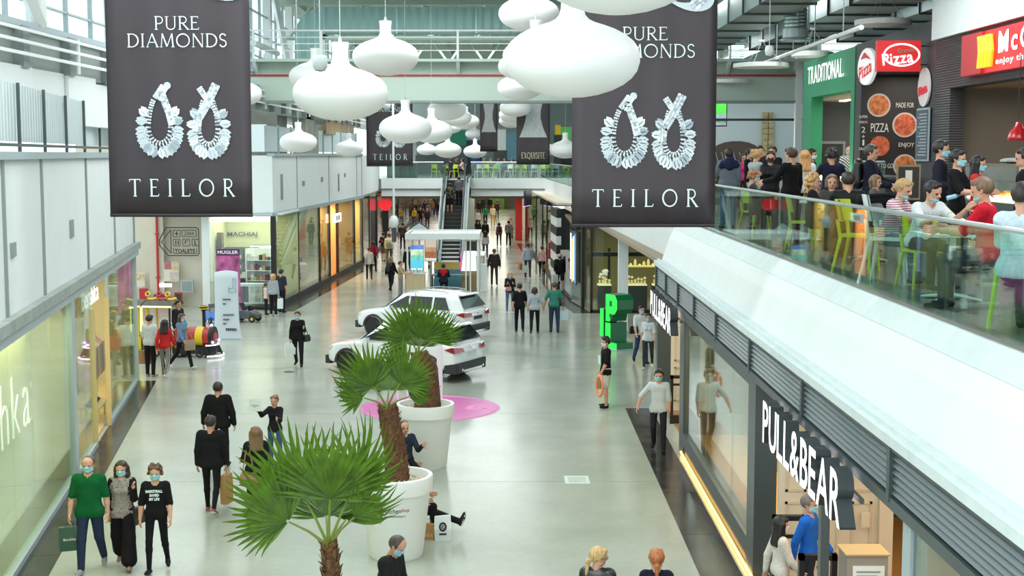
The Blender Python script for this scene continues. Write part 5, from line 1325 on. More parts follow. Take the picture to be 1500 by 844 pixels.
 # wheels and arches
 for sd in (-1, 1):
  for y in (-h + .86, h - .86):
   w = link('wheel', None, t, (sd * (hw - .10), y, .345)); Mx = Matrix.Rotation(R(90), 3, 'Y')
   MB().lathe([(.22, -.11), (.32, -.11), (.345, -.08), (.345, .08), (.32, .11), (.22, .11)], 28, (0, 0, 0), Mx).build('tyre', M_tyre, w, smooth=False)
   m = MB(); m.lathe([(.215, -.1), (.24, -.1), (.24, .1), (.215, .1)], 28, (0, 0, 0), Mx)
   m.lathe([(0, sd * .05), (.05, sd * .05), (.05, sd * .09), (0, sd * .09)], 12, (0, 0, 0), Mx)
   for k in range(5):
    a = 2 * PI * k / 5; m.tube([(sd * .07, .03 * math.cos(a), .03 * math.sin(a)), (sd * .085, .22 * math.cos(a + .12), .22 * math.sin(a + .12))], [.035, .025], 5); m.tube([(sd * .07, .03 * math.cos(a), .03 * math.sin(a)), (sd * .085, .22 * math.cos(a - .12), .22 * math.sin(a - .12))], [.03, .02], 5)
   m.build('rim', M_rim, w, smooth=False)
   MB().lathe([(0, 0), (.2, 0)], 20, (sd * .02, 0, 0), Mx).build('brake_disc', M_cladding, w)
   arch = MB(); vs = []
   for k in range(13):
    a = PI * k / 12
    for rr, xo in ((.36, 0.012), (.44, 0.012), (.44, -.06), (.36, -.10)): vs.append((sd * (hw + xo), y + rr * math.cos(a), .345 + rr * math.sin(a)))
   fs = []
   for k in range(12):
    for q in range(4): fs.append((4 * k + q, 4 * k + (q + 1) % 4, 4 * k + 4 + (q + 1) % 4, 4 * k + 4 + q))
   arch.add(vs, fs); arch.build('wheel_arch', M_cladding, t)
   MB().lathe([(0, 0), (.40, 0), (.40, .22), (0, .22)], 20, (sd * (hw - .245) - .0, y, .37), Matrix.Rotation(R(90 * sd), 3, 'Y')).build('wheel_well', M_black, t)
 return t
car('white hatchback SUV showing its tail, nearest car behind the palms', (-3.1, 38.9, 0), R(-118), rails=False)
car('white estate SUV with roof rails parked behind the nearer white car', (-3.15, 47.2, 0), R(-118), 4.5, 1.84, 1.64, True, True)
# ================================================================== pink sticker with the white frame standing on it
fs_ = thing('floor_sticker', 'round pink floor sticker under the white frame posts', 'sticker', (-2.05, 33.6, 0))
MB().lathe([(0, 0.004), (1.75, 0.004), (1.75, 0.001)], 64).build('sticker_disc', mat('sticker_pink', srgb(206, 104, 170), 0.35), fs_)
M_stl = mat('sticker_pale', srgb(226, 150, 198), 0.35)
MB().ring((0, 0, 0.004), 1.68, 0.012, 64, 4).build('sticker_ring', M_stl, fs_)
m = MB()
for k in range(12):
 a = 2 * PI * k / 12; m.ring((1.15 + .16 * math.cos(a), .05 + .16 * math.sin(a), .004), .09, .010, 12, 4)
m.ring((1.15, .05, .004), .30, .01, 24, 4); m.build('sticker_ornament', M_stl, fs_)
ph = thing('photo_frame', 'white frame of slim posts standing on the pink sticker', 'frame', (-2.05, 33.9, 0))
for x, y in ((0.22, 0.3), (-0.55, -0.2), (-0.85, 0.4)):
 MB().bb(x - .07 if x > 0 else x - .03, y - .07, 0, x + .07 if x > 0 else x + .03, y + .07, 2.0).build('post', M_white2, ph)
MB().bb(-0.9, .33, 1.92, .29, .4, 2.0).build('top_bar', M_white2, ph); MB().bb(-0.88, -.25, 1.92, -.52, .45, 2.0).build('top_bar', M_white2, ph)
# small cart beside it, half hidden by the palm
ct = thing('pushchair', 'dark pushchair half hidden behind the middle palm fronds', 'pushchair', at(542, 575))
for x in (-.25, .25):
 for y in (-.3, .3): MB().ring((x, y, .1), .08, .025, 14, 6, Matrix.Rotation(R(90), 3, 'Y')).build('wheel', M_tyre, ct)
 MB().tube([(x, -.3, .1), (x, .1, .5), (x, .5, 1.0)], .014, 6).build('frame_tube', M_rim, ct); MB().tube([(x, .3, .1), (x, -.05, .5)], .014, 6).build('frame_tube', M_rim, ct)
MB().slab((-.2, -.2, .42), (.2, -.2, .42), (.2, .15, .38), (-.2, .15, .38), (0, 0, -.04)).build('seat', M_black, ct); MB().slab((-.2, .15, .38), (.2, .15, .38), (.2, .35, .85), (-.2, .35, .85), (0, .03, 0)).build('backrest', M_black, ct)

# ================================================================== toy train, totem, roll-up, ride-on, wall fittings
M_tred = mat('train_red', srgb(176, 36, 34), 0.3, coat=.5); M_tyel = mat('train_yellow', srgb(226, 196, 36), 0.35); M_tgr = mat('train_green', srgb(40, 110, 60), .4)
M_ledw = mat('led_white', (1, .95, 1), .5, emit=3.0); M_ledp = mat('led_violet', (.6, .3, 1), .5, emit=6)
tn = thing('toy_train', 'red, black and yellow toy train with lit canopy near the shop', 'toy train', at(318, 526) + Vector((-0.2, 0.5, 0)), R(-8))
# engine nose towards +X
Mx = Matrix.Rotation(R(90), 3, 'Y')
MB().lathe([(0.0, -1.7), (.46, -1.7), (.46, -.1), (.40, -.05)], 24, (0, 0, .92), Mx).build('boiler', M_tred, tn, smooth=False)
for x in (-1.5, -.75): MB().lathe([(.468, x), (.475, x + .02), (.475, x + .33), (.468, x + .35)], 24, (0, 0, .92), Mx).build('boiler_band', M_tyel, tn)
MB().lathe([(.47, -.12), (.50, -.1), (.50, .02), (.47, .05), (0, .06)], 28, (0, 0, .92), Mx).build('smokebox_door', M_black, tn)
MB().lathe([(.24, .06), (.24, .08), (0, .09)], 22, (0, 0, .92), Mx).build('door_disc', M_tred, tn)
MB().lathe([(.07, 0), (.08, .75), (.09, .82), (.20, .98), (.22, 1.03), (.16, 1.07), (.0, 1.07)], 20, (-.45, 0, 1.28)).build('funnel', M_black, tn); MB().ring((-.45, 0, 2.22), .165, .03, 20, 6).build('funnel_ring', M_tyel, tn); MB().ring((-.45, 0, 2.32), .20, .02, 20, 6).build('funnel_ring', M_tyel, tn)
MB().bb(-1.8, -.52, .18, .0, .52, .5).build('chassis', M_black, tn)
# cowcatcher of slats with lit rails
for k in range(13):
 a = R(-70 + 140 * k / 12); c, s_ = math.cos(a), math.sin(a)
 MB().tube([(-.32 + .50 * c, .58 * s_, .56), (-.24 + .62 * c, .70 * s_, .10)], .022, 5).build('grille_slat', M_black, tn)
for r0, r1, x0, z in ((.52, .60, -.32, .58), (.66, .74, -.24, .10)):
 MB().tube([(x0 + r0 * math.cos(R(-75 + 150 * k / 16)), r1 * math.sin(R(-75 + 150 * k / 16)), z) for k in range(17)], .028, 6).build('led_rail', M_ledw, tn)
MB().lathe([(0.05, 0), (.42, 0), (.48, .42), (0.05, .42)], 20, (-.3, 0, .12)).build('grille_core', M_black, tn)
for y in (-.42, .42): MB().ball((.1, y, .72), .06, 10, 6).build('lamp', M_ledp, tn)
MB().ball((-.1, 0, 1.45), .06, 10, 6).build('lamp', M_ledw, tn)
def canopy(x0, x1, z=2.35, col=M_black, yel=True):
 for x in (x0 + .06, x1 - .06):
  for y in (-.58, .58): MB().bb(x - .035, y - .035, .5, x + .035, y + .035, z).build('canopy_post', M_black if x > -2.2 else M_tyel, tn)
 n = 10; vs = []
 for i in range(n + 1):
  f = i / n; zz = z + .18 * math.sin(PI * f); y = -.72 + 1.44 * f
  for x in (x0 - .12, x1 + .12): vs += [(x, y, zz), (x, y, zz + .06)]
 fs = []
 for i in range(n): o = 4 * i; fs += [(o, o + 4, o + 6, o + 2), (o + 1, o + 3, o + 7, o + 5), (o, o + 1, o + 5, o + 4), (o + 2, o + 6, o + 7, o + 3)]
 MB().add(vs, fs).build('canopy_roof', mat('canopy_dark', srgb(70, 66, 50), .5), tn)
 for y in (-.74, .74): MB().bb(x0 - .12, y - .02, z - .06, x1 + .12, y + .02, z + .05).build('canopy_edge', M_tyel, tn); MB().bb(x0 - .1, y - .035 if y < 0 else y + .02, z - .02, x1 + .1, y - .02 if y < 0 else y + .035, z + .02).build('led_rail', M_ledw, tn)
canopy(-3.0, -1.8); canopy(-5.6, -3.3)
MB().bb(-3.0, -.6, .3, -1.8, .6, .95).build('cab', M_tyel, tn); MB().bb(-2.95, -.62, .35, -1.85, .62, .55).build('cab_skirt', M_black, tn)
MB().ring((-1.95, 0, 1.25), .2, .02, 18, 6, Matrix.Rotation(R(60), 3, 'Y')).build('steering_wheel', M_black, tn)
MB().bb(-5.6, -.6, .3, -3.3, .6, 1.0).build('wagon', M_tgr, tn)
for k in range(6): MB().bb(-5.5 + k * .4, -.63, .35, -5.25 + k * .4, -.6, .95).build('wagon_board', M_tyel if k % 2 else M_tgr, tn)
for k in range(4): MB().bb(-5.3 + k * .55, .3, 1.05, -5.2 + k * .55, .34, 2.2).build('lit_post', mat('led_yellow', (1, 1, .2), .5, emit=2.5), tn)
for x in (-.5, -1.5, -2.6, -3.8, -5.1):
 for y in (-.5, .5): MB().ring((x, y, .2), .15, .05, 18, 8, Matrix.Rotation(R(90), 3, 'X')).build('wheel', M_black, tn)
# toy rides stacked on the canopy
for k, (x, c) in enumerate(((-2.9, M_tyel), (-2.35, M_tred), (-1.95, M_tyel))):
 MB().tube([(x - .25, 0, 2.62), (x, 0, 2.6), (x + .2, 0, 2.66)], .07, 8).build('roof_ornament', c, tn); MB().ring((x - .22, 0, 2.85), .10, .04, 16, 6, Matrix.Rotation(R(70), 3, 'X')).build('roof_ornament', c, tn)
tn.scale = (.68, .68, .68)
# curved white totem
tt = thing('totem_sign', 'curved white free-standing fabric totem with printed text', 'sign', at(333, 497), R(-6))
n = 12; vs = []
for j in range(13):
 z = 2.3 * j / 12; fl = 1 + .35 * (1 - j / 12) ** 6
 for i in range(n + 1):
  x = -.38 + .76 * i / n
  vs.append((x * fl, -.10 * math.cos(PI * i / n * .8) - .12 * (fl - 1), z + (.06 * math.sin(PI * i / n) if j == 12 else 0)))
V2 = [(x, y + .05, z) for x, y, z in vs]; N = len(vs); fs = []
for j in range(12):
 for i in range(n): a = j * (n + 1) + i; fs += [(a, a + 1, a + n + 2, a + n + 1), (N + a + n + 1, N + a + n + 2, N + a + 1, N + a)]
for j in range(12): a = j * (n + 1); b = a + n; fs += [(a, a + n + 1, N + a + n + 1, N + a), (b, N + b, N + b + n + 1, b + n + 1)]
for i in range(n): a = 12 * (n + 1) + i; fs.append((a, a + 1, N + a + 1, N + a))
MB().add(vs + V2, fs).build('totem_fabric', mat('totem_white', srgb(206, 216, 224), .6), tt, smooth=True)
MB().bb(-.5, -.12, 0, .45, .12, .03).build('totem_foot', M_lgrey, tt)
for w, z in ((.26, 1.35), (.1, 1.2), (.36, .82), (.2, .66), (.1, .52)): MB().slab((-.1, -.112, z), (-.1 + w, -.112 + w * .22, z), (-.1 + w, -.112 + w * .22, z + .05), (-.1, -.112, z + .05), (0, .01, 0)).build('print_line', mat('print_navy', srgb(90, 98, 124), .6), tt)
m = MB(); m.tube([(.12, -.06, 1.75), (.25, -.04, 1.75), (.25, -.04, 2.1), (.33, -.02, 2.1), (.33, -.02, 1.62), (.1, -.06, 1.62), (.1, -.06, 1.8)], .014, 5); m.build('totem_emblem', mat('print_teal', srgb(90, 150, 150), .5), tt)
m = MB()
for k in range(6): m.bb(-.02 + k * .065, -.07, .30, .02 + k * .065, -.055, .37)
m.bb(-.03, -.07, .36, .36, -.055, .38); m.build('totem_barcode', M_txt, tt)
# roll-up poster
ru = thing('rollup_banner', 'pink and purple roll-up perfume banner behind the white totem', 'banner', (-11.3, 54.2, 0))
MB().bb(-.47, -.02, .08, .47, 0, 2.55).build('poster', mat('poster_purple', srgb(176, 84, 140), .5, noise=.75, nscale=2.2), ru)
MB().bb(-.5, -.1, 0, .5, .1, .08).build('cassette', M_rim, ru); MB().tube([(0, .02, .08), (0, .02, 2.55)], .012, 6).build('pole', M_rim, ru)
MB().bb(-.47, -.024, 2.28, .47, -.02, 2.55).build('poster_head', mat('poster_plum', srgb(92, 40, 84), .5), ru)
text('poster_lettering', 'MUGLER', M_print, (0, -.03, 2.42), (1, 0, 0), (0, 0, 1), .2, .82, .13, .002, .004, parent=ru)
# ride-on cars behind the totem
def ride(label, loc, rz, c1, c2_):
 t = thing('ride_on_toy', label, 'toy vehicle', loc, rz)
 loft(MB(), [[(-.3, -.7, .25), (-.3, -.7, .4), (.3, -.7, .4), (.3, -.7, .25)], [(-.38, -.3, .2), (-.36, -.3, .6), (.36, -.3, .6), (.38, -.3, .2)], [(-.38, .4, .2), (-.34, .4, .62), (.34, .4, .62), (.38, .4, .2)], [(-.3, .75, .3), (-.28, .75, .6), (.28, .75, .6), (.3, .75, .3)]]).build('body', c1, t)
 MB().slab((-.22, .1, .62), (.22, .1, .62), (.22, .3, 1.0), (-.22, .3, 1.0), (0, .06, 0)).build('seat_back', M_black, t)
 MB().slab((-.3, -.25, .6), (.3, -.25, .6), (.24, -.1, .85), (-.24, -.1, .85), (0, .02, 0)).build('windscreen', M_carglass, t)
 for x in (-.38, .38):
  for y in (-.45, .5): MB().ring((x, y, .2), .14, .06, 16, 8, Matrix.Rotation(R(90), 3, 'Y')).build('wheel', M_tyre, t); MB().lathe([(0, -.03), (.08, -.03), (.08, .03), (0, .03)], 10, (x, y, .2), Mx).build('hub', c2_, t)
 MB().bb(-.3, .7, .62, .3, .8, .68).build('rear_wing', c2_, t); t.scale = (.72, .72, .72)
ride('blue ride-on toy motor behind the white totem', (-11.1, 50.6, 0.0), R(30), mat('toy_blue', srgb(30, 110, 200), .3), M_rim); ride('grey ride-on toy car with yellow wheels right of the totem', (-10.0, 51.2, 0), R(75), mat('toy_grey', srgb(70, 74, 80), .35), M_tyel)
# wall sign, red riser and fittings on the beige wall
YW = 56.28
ws_ = thing('wall_sign', 'black line arrow sign reading TOALETE on the beige wall', 'sign', atd(270, 354, YW))
def outline(mb, pts, w, y=-.01, close=True):
 P = pts + ([pts[0]] if close else [])
 for a, b in zip(P[:-1], P[1:]):
  L, Rr = stroke2d([a, b], w); mb.prism([(L[0][0], y, L[0][1]), (Rr[0][0], y, Rr[0][1]), (Rr[1][0], y, Rr[1][1]), (L[1][0], y, L[1][1])], (0, .008, 0))
m = MB(); outline(m, [(-.75, .58), (.52, .58), (.60, .50), (.60, -.50), (.52, -.58), (-.68, -.58), (-1.02, -.15), (-1.02, 0.08)], .035); outline(m, [(-.55, .48), (-.55, -.48), (-.95, -.02)], .03)
outline(m, [(-.45, .47), (-.16, .47), (-.16, .2), (-.45, .2)], .025); outline(m, [(-.08, .47), (.5, .47), (.5, .2), (-.08, .2)], .025)
for x in (-.45, -.06, .32): outline(m, [(x, .1), (x + .28, .1), (x + .28, -.18), (x, -.18)], .025)
outline(m, [(-.45, -.26), (-.45, -.5), (.5, -.5), (.5, -.26)], .025, close=False)
m.bb(-.37, -.01, -.14, -.33, 0, .05).bb(-.27, -.01, -.14, -.23, 0, .05).bb(.42, -.01, -.12, .46, 0, .06).bb(.40, -.01, -.14, .52, 0, -.11).bb(.02, -.01, -.1, .06, 0, .04).bb(.06, -.01, 0.02, .16, 0, .05).bb(-.33, -.01, .25, -.29, 0, .42).bb(-.39, -.01, .31, -.22, 0, .34)
m.build('sign_outline', M_txt, ws_)
text('sign_lettering', 'TOALETE', M_txt, (.02, -.012, -.385), (1, 0, 0), (0, 0, 1), .2, .84, .17, .004, .006, parent=ws_); text('sign_lettering', 'ZARA', M_txt, (.21, -.012, .335), (1, 0, 0), (0, 0, 1), .2, .42, .16, .004, 0, parent=ws_)
rs = thing('fire_riser', 'thin red fire pipe running up the beige wall', 'pipe', (atd(232, 430, 56.2).x, 56.2, 0)); MB().tube([(0, 0, 0), (0, 0, 7.0)], .05, 8).build('pipe', M_red, rs)
for z in (1.2, 3.0): MB().bb(-.08, -.06, z, .08, .06, z + .06).build('pipe_clip', M_red, rs)
def wallbox(nm, label, cat, u, v, w, h, m, d=.15, parts=()):
 p = atd(u, v, YW); t = thing(nm, label, cat, p)
 MB().bb(-w / 2, -d, -h / 2, w / 2, 0, h / 2).build('case', m, t)
 for (x0, z0, x1, z1, mm) in parts: MB().bb(x0, -d - .012, z0, x1, -d, z1).build('panel', mm, t)
 return t
wallbox('fire_cabinet', 'tall red fire cabinet left of the red pipe', 'cabinet', 212, 440, .3, 1.0, M_red, .25, ((-.12, -.45, .12, -.05, mat('cabinet_dark_red', srgb(150, 30, 36), .4)),))
wallbox('fire_hose_box', 'wide red fire hose box under the red pipe', 'cabinet', 238, 443, .62, .7, mat('hose_red', srgb(150, 40, 40), .4), .2, ((-.28, -.28, -.05, .28, M_red),))
wallbox('extinguisher_box', 'small red glazed box beside the fire hose box', 'cabinet', 262, 437, .3, .5, M_red, .15, ((-.11, -.2, .11, .2, M_carglass),))
wallbox('exit_light', 'small lit emergency lamp on the beige wall', 'lamp', 243, 418, .5, .14, M_white_em, .08)
wallbox('electric_box', 'grey electric box on the beige wall', 'box', 275, 419, .5, .5, M_lgrey, .15, ((-.2, -.2, .2, .2, M_grey),))
M_paper = mat('notice_paper', srgb(220, 216, 196), .7)
wallbox('notice_board', 'pinned notices with a warning triangle on the beige wall', 'notice', 251, 398, .62, .8, M_paper, .02, ((-.28, .1, .0, .42, mat('notice_red', srgb(170, 110, 110), .7, noise=.4, nscale=9)), (.03, .05, .28, .42, mat('notice_tan', srgb(206, 186, 150), .7, noise=.3, nscale=9)), (-.05, -.42, .28, .0, mat('notice_pale', srgb(200, 190, 180), .7, noise=.2, nscale=12))))
wallbox('notice_board', 'small paper notices left of the red pipe', 'notice', 206, 410, .35, .6, M_paper, .02, ((-.15, -.02, .15, .27, MATS['notice_tan']),))

# ================================================================== cosmetics shop contents
text_t = tag(text('shop_lettering', 'MACHIAJ', M_txt, atd(355, 344, 59.7), (1, 0, 0), (0, 0, 1), .3, 1.3, .26, .006, .002), 'dark MACHIAJ lettering on the pale cosmetics shop wall', 'lettering')
prod = [mat('product_%d' % i, srgb(*c), .4) for i, c in enumerate(((70, 50, 52), (180, 120, 120), (210, 190, 170), (60, 60, 70), (196, 170, 120), (120, 60, 70), (230, 226, 216), (104, 64, 130)))]
def shelf_unit(nm, label, loc, rz, w, h, d, rows, frame, lean=0, dens=9, back=None):
 t = thing(nm, label, 'shelf', loc, rz)
 MB().bb(-w / 2, d - .03, 0, w / 2, d, h).build('back_panel', back or frame, t)
 for x in (-w / 2, w / 2 - .04): MB().bb(x, 0, 0, x + .04, d, h).build('side_panel', frame, t)
 rg = random.Random(len(label))
 for r in range(rows):
  z = .12 + r * (h - .2) / rows; MB().bb(-w / 2, 0, z, w / 2, d, z + .03).build('shelf_board', frame, t)
  for k in range(dens):
   x = -w / 2 + .07 + (w - .14) * (k + .5) / dens; ww = w / dens * .38; hh = rg.uniform(.35, .8) * (h - .2) / rows * .85
   MB().bb(x - ww, .04, z + .03, x + ww, .04 + min(d * .6, .14), z + .03 + hh).build('product', rg.choice(prod), t)
 return t
shelf_unit('cosmetics_rack', 'dark rack of small cosmetics at the back of the shop', (atd(355, 400, 58.8).x, 58.6, 0), 0, 1.5, 2.3, .4, 5, M_dgrey, dens=8)
shelf_unit('cosmetics_stand', 'white slanted makeup stand with rows of products', (atd(380, 400, 57.3).x, 57.2, 0), R(-12), 1.2, 2.35, .45, 5, M_white2, dens=8)
shelf_unit('gift_shelf', 'tall narrow shelf of dark boxes behind the perfume banner', (atd(312, 400, 57.6).x + .1, 57.4, 0), 0, .7, 3.0, .4, 6, M_brown, dens=3)
sc_ = thing('lit_screen', 'lit white advertising panel over the makeup stand', 'screen', atd(379, 371, 59.6)); MB().bb(-.36, -.08, -.28, .62, 0, .32).build('panel', mat('lit_panel', (1, 1, 1), .5, emit=1.8), sc_); MB().bb(-.4, -.06, -.33, .66, .02, .37).build('panel_frame', M_lgrey, sc_)
dc = thing('display_counter', 'low display counter with small posters behind the shop glass', 'counter', (-10.9, 56.3, 0)); MB().bb(-1.0, 0, .12, 1.1, .5, .95).build('counter_body', M_white2, dc)
for k, c in enumerate(((150, 110, 110), (90, 70, 80), (210, 200, 190), (186, 150, 90))): MB().bb(-.95 + k * .5, -.015, .2, -.52 + k * .5, 0, .85).build('poster', mat('mini_poster_%d' % k, srgb(*c), .5, noise=.4, nscale=5), dc)
# advertising column with lit screen and a sign in the corridor windows
def onC(t, n, z, a=C0, b=C1): return on(a, b, t, n, z)
rzC = math.atan2((C1 - C0).y, (C1 - C0).x)
ad = thing('window_screen', 'tall lit violet-white screen inside the corridor shop window', 'screen', onC(5.9, -.35, 1.0), rzC)
MB().bb(-.04, -.05, 0, .55, .02, 2.2).build('screen_frame', M_lgrey, ad); MB().bb(0, -.06, .05, .5, -.05, 2.15).build('screen_face', mat('screen_violet', srgb(210, 210, 250), .4, emit=1.5, ecol=srgb(205, 205, 255)), ad)
bt = thing('giant_bottle', 'giant perfume bottle with a purple base in the window', 'display bottle', onC(8.0, -.5, .27), rzC)
MB().lathe([(0, .5), (.3, .5), (.33, .62), (.33, .95), (.2, 1.05), (.1, 1.08), (.1, 1.4), (0, 1.4)], 20).build('bottle', mat('bottle_pale', srgb(206, 206, 226), .2), bt); MB().ball((0, 0, .45), (.36, .36, .3), 18, 10).build('base', mat('bottle_purple', srgb(150, 110, 180), .3), bt)
def shoe_shelf(t0, n, label, a, b, mats_, rows=5):
 r = thing('shoe_shelf', label, 'shelf', on(a, b, t0, -1.2, .3), rzC)
 for k in range(rows):
  z = .3 + k * .55; MB().bb(0, -.2, z, n, .2, z + .03).build('shelf_board', mat('shelf_oak', srgb(170, 120, 70), .5), r)
  for q in range(int(n / .32)):
   x = .12 + q * .32; m = MB(); m.ball((x, 0, z + .09), (.09, .14, .06), 8, 5); m.tube([(x, .08, z + .03), (x, .08, z + .16)], .03, 5); m.build('shoe', random.choice(mats_), r)
 return r
shoe_shelf(10.3, 2.3, 'lit shelf with rows of dark shoes in the corridor window', C0, C1, [M_black, prod[0], prod[5], mat('tan_leather', srgb(150, 90, 50), .4)])
shoe_shelf(20.9, 2.0, 'bright shelf of yellow goods in the corridor window', C0, C1, [M_tyel, prod[4], mat('orange_good', srgb(230, 140, 40), .4)], 4)
sg = thing('shop_sign', 'small white lit sign over the orange entrance', 'sign', onC(13.0, .1, 3.1), rzC)
MB().bb(0, -.12, -.22, 2.1, -.02, .22).build('sign_box', mat('sign_white', (1, 1, 1), .5, emit=.8), sg); [MB().bb(.55 + k * .42, -.13, -.12, .75 + k * .42, -.12, .12).build('sign_mark', M_dgrey, sg) for k in range(3)]
tbm = thing('display_table', 'white display table with goods in the corridor window', 'table', onC(17.0, -1.0, 0), rzC)
MB().bb(0, -.4, .75, 1.8, .4, .8).build('table_top', M_white2, tbm)
for x in (.05, 1.7):
 for y in (-.35, .3): MB().bb(x, y, 0, x + .05, y + .05, .75).build('leg', M_white2, tbm)
mnq = thing('display_chair', 'dark chair with pale cushions beside the display table', 'chair', onC(16.1, -1.1, 0), rzC); MB().bb(-.3, -.3, .4, .3, .3, .5).build('seat', M_black, mnq); MB().bb(-.3, -.3, .5, -.22, .3, 1.0).build('backrest', M_black, mnq)
for x in (-.25, .2):
 for y in (-.25, .2): MB().bb(x, y, 0, x + .05, y + .05, .4).build('leg', M_black, mnq)
rc = thing('round_sign', 'round red lit sign on a black post in the corridor', 'sign', (atd(568, 330, 92).x, 90.5, 0))
MB().lathe([(0, -.06), (.42, -.06), (.42, .06), (0, .06)], 28, (0, 0, 3.0), Matrix.Rotation(R(90), 3, 'X')).build('disc', mat('sign_red', srgb(230, 40, 50), .4, emit=.8), rc); MB().bb(-.2, -.05, 0, .2, .05, 2.6).build('post', M_black, rc)
rs2 = thing('red_sign', 'small red lit sign under the bridge', 'sign', atd(586, 285, 97)); MB().bb(-.5, -.05, -.18, .5, .05, .22).build('sign_box', mat('sign_red2', srgb(220, 40, 50), .4, emit=.7), rs2); [MB().bb(-.4 + k * .3, -.06, -.12, -.2 + k * .3, -.05, .12).build('sign_mark', M_red, rs2) for k in range(3)]
# ================================================================== escalator
es = thing('escalator', 'grey escalator with black handrails rising to the bridge', 'escalator', (-3.5, 77, 0))
M_step = mat('escalator_step', srgb(62, 62, 60), 0.5, 0.3); M_hand = mat('handrail_rubber', (0.015, 0.016, 0.017), .45); M_skirt = mat('escalator_skirt', srgb(120, 130, 128), .35, .6)
RUN, RISE, NS = 8.15, 4.7, 22
for k in range(NS):
 y = RUN * k / NS; z = RISE * k / NS
 MB().bb(-.52, y, z - .02, .52, y + RUN / NS + .02, z + RISE / NS - .0).build('step', M_step, es)
 MB().bb(-.52, y - .01, z + RISE / NS - .03, .52, y + .02, z + RISE / NS + .004).build('step_nosing', mat('step_edge', srgb(92, 92, 86), .5), es)
MB().bb(-.8, -2.2, 0, .8, 0, .03).build('landing_plate', M_skirt, es); MB().bb(-.8, RUN, RISE - .1, .8, RUN + 5.5, RISE + .01).build('landing_plate', M_skirt, es)
for sd in (-1, 1):
 x = sd * .62
 m = MB(); m.prism([(x - .1, -2.0, .02), (x - .1, 0, .02), (x - .1, RUN, RISE), (x - .1, RUN + 3.5, RISE), (x - .1, RUN + 3.5, RISE + .2), (x - .1, RUN - .1, RISE + .25), (x - .1, -.1, .3), (x - .1, -2, .2)], (.2, 0, 0)); m.build('skirt', M_skirt, es)
 MB().prism([(x - .012, -1.8, .2), (x - .012, -.1, .3), (x - .012, RUN - .1, RISE + .25), (x - .012, RUN + 3.2, RISE + .2), (x - .012, RUN + 3.2, RISE + .9), (x - .012, RUN - .15, RISE + .9), (x - .012, -.2, .95), (x - .012, -1.8, .9)], (.024, 0, 0)).build('balustrade_glass', glass('escalator_glass', (.55, .62, .6), .08), es)
 pts = [(x, -1.7, .35), (x, -2.0, .55), (x, -1.95, .85), (x, -1.7, .97), (x, -.2, 1.0), (x, RUN - .15, RISE + .95), (x, RUN + 3.2, RISE + .95)]
 MB().tube(pts, .045, 8).build('handrail', M_hand, es, smooth=True)
MB().prism([(-.8, 0, -.0), (-.8, RUN, RISE - .45), (-.8, RUN + 5, RISE - .45), (-.8, RUN + 5, RISE - .15), (-.8, RUN, RISE - .15), (-.8, -.2, .0)], (1.6, 0, 0)).build('truss_casing', M_white2, es)
for sd in (-1, 1): MB().prism([(sd * .8, -.4, 0), (sd * .8, .6, 0), (sd * .8, RUN + .4, RISE - .5), (sd * .8, RUN + 5, RISE - .5), (sd * .8, RUN + 5, RISE + .1), (sd * .8, RUN, RISE + .1)], (sd * .06, 0, 0)).build('side_cladding', M_lgrey, es)
yb = thing('safety_bollard', 'small yellow-striped guard at the foot of the escalator', 'guard', (-4.6, 75.4, 0)); MB().bb(-.05, -.05, 0, .05, .05, 1.0).build('post', M_black, yb)
for z in (.2, .5, .8): MB().bb(-.055, -.055, z, .055, .055, z + .12).build('stripe', M_tyel, yb)

# ================================================================== kiosk in front of the escalator
ks = thing('phone_kiosk', 'white pergola-framed kiosk in front of the escalator', 'kiosk', (-3.15, 61.9, 0))
W2 = 1.6
for x in (-W2, W2):
 for y in (0, 3.2): MB().bb(x - .04, y - .04, 0, x + .04, y + .04, 2.5).build('post', M_white2, ks)
for x in (1.05, 1.25): MB().bb(x - .03, .2, 0, x + .03, .26, 2.5).build('screen_bar', M_white2, ks)
MB().bb(-W2 - .1, -.12, 2.45, W2 + .1, .05, 2.72).build('roof_beam', M_white2, ks); MB().bb(-W2 - .1, 3.2, 2.45, W2 + .1, 3.35, 2.72).build('roof_beam', M_white2, ks)
for x in (-W2 - .1, W2): MB().bb(x, .05, 2.45, x + .1, 3.2, 2.72).build('roof_beam', M_white2, ks)
for k in range(12): MB().bb(-W2 + .04 + k * .265, .05, 2.62, -W2 + .29 + k * .265, 3.2, 2.66).build('roof_slat', M_white2, ks)
kc = thing('display_counter', 'pale wooden slatted counter at the kiosk front left', 'counter', (-4.35, 61.05, 0))
MB().bb(-.42, -.0, 0, .42, .7, .95).build('counter_body', M_cream, kc)
for k in range(7): MB().bb(-.42 + k * .125, -.03, .02, -.36 + k * .125, 0, .92).build('counter_slat', mat('pale_oak', srgb(214, 190, 140), .5), kc)
MB().bb(-.46, -.05, .95, .46, .74, 1.0).build('counter_top', M_white2, kc)
for k in range(6):
 MB().bb(-.38 + k * .14, .08, 1.0, -.31 + k * .14, .2, 1.14 + .05 * (k % 2)).build('phone_stand', M_lgrey, kc)
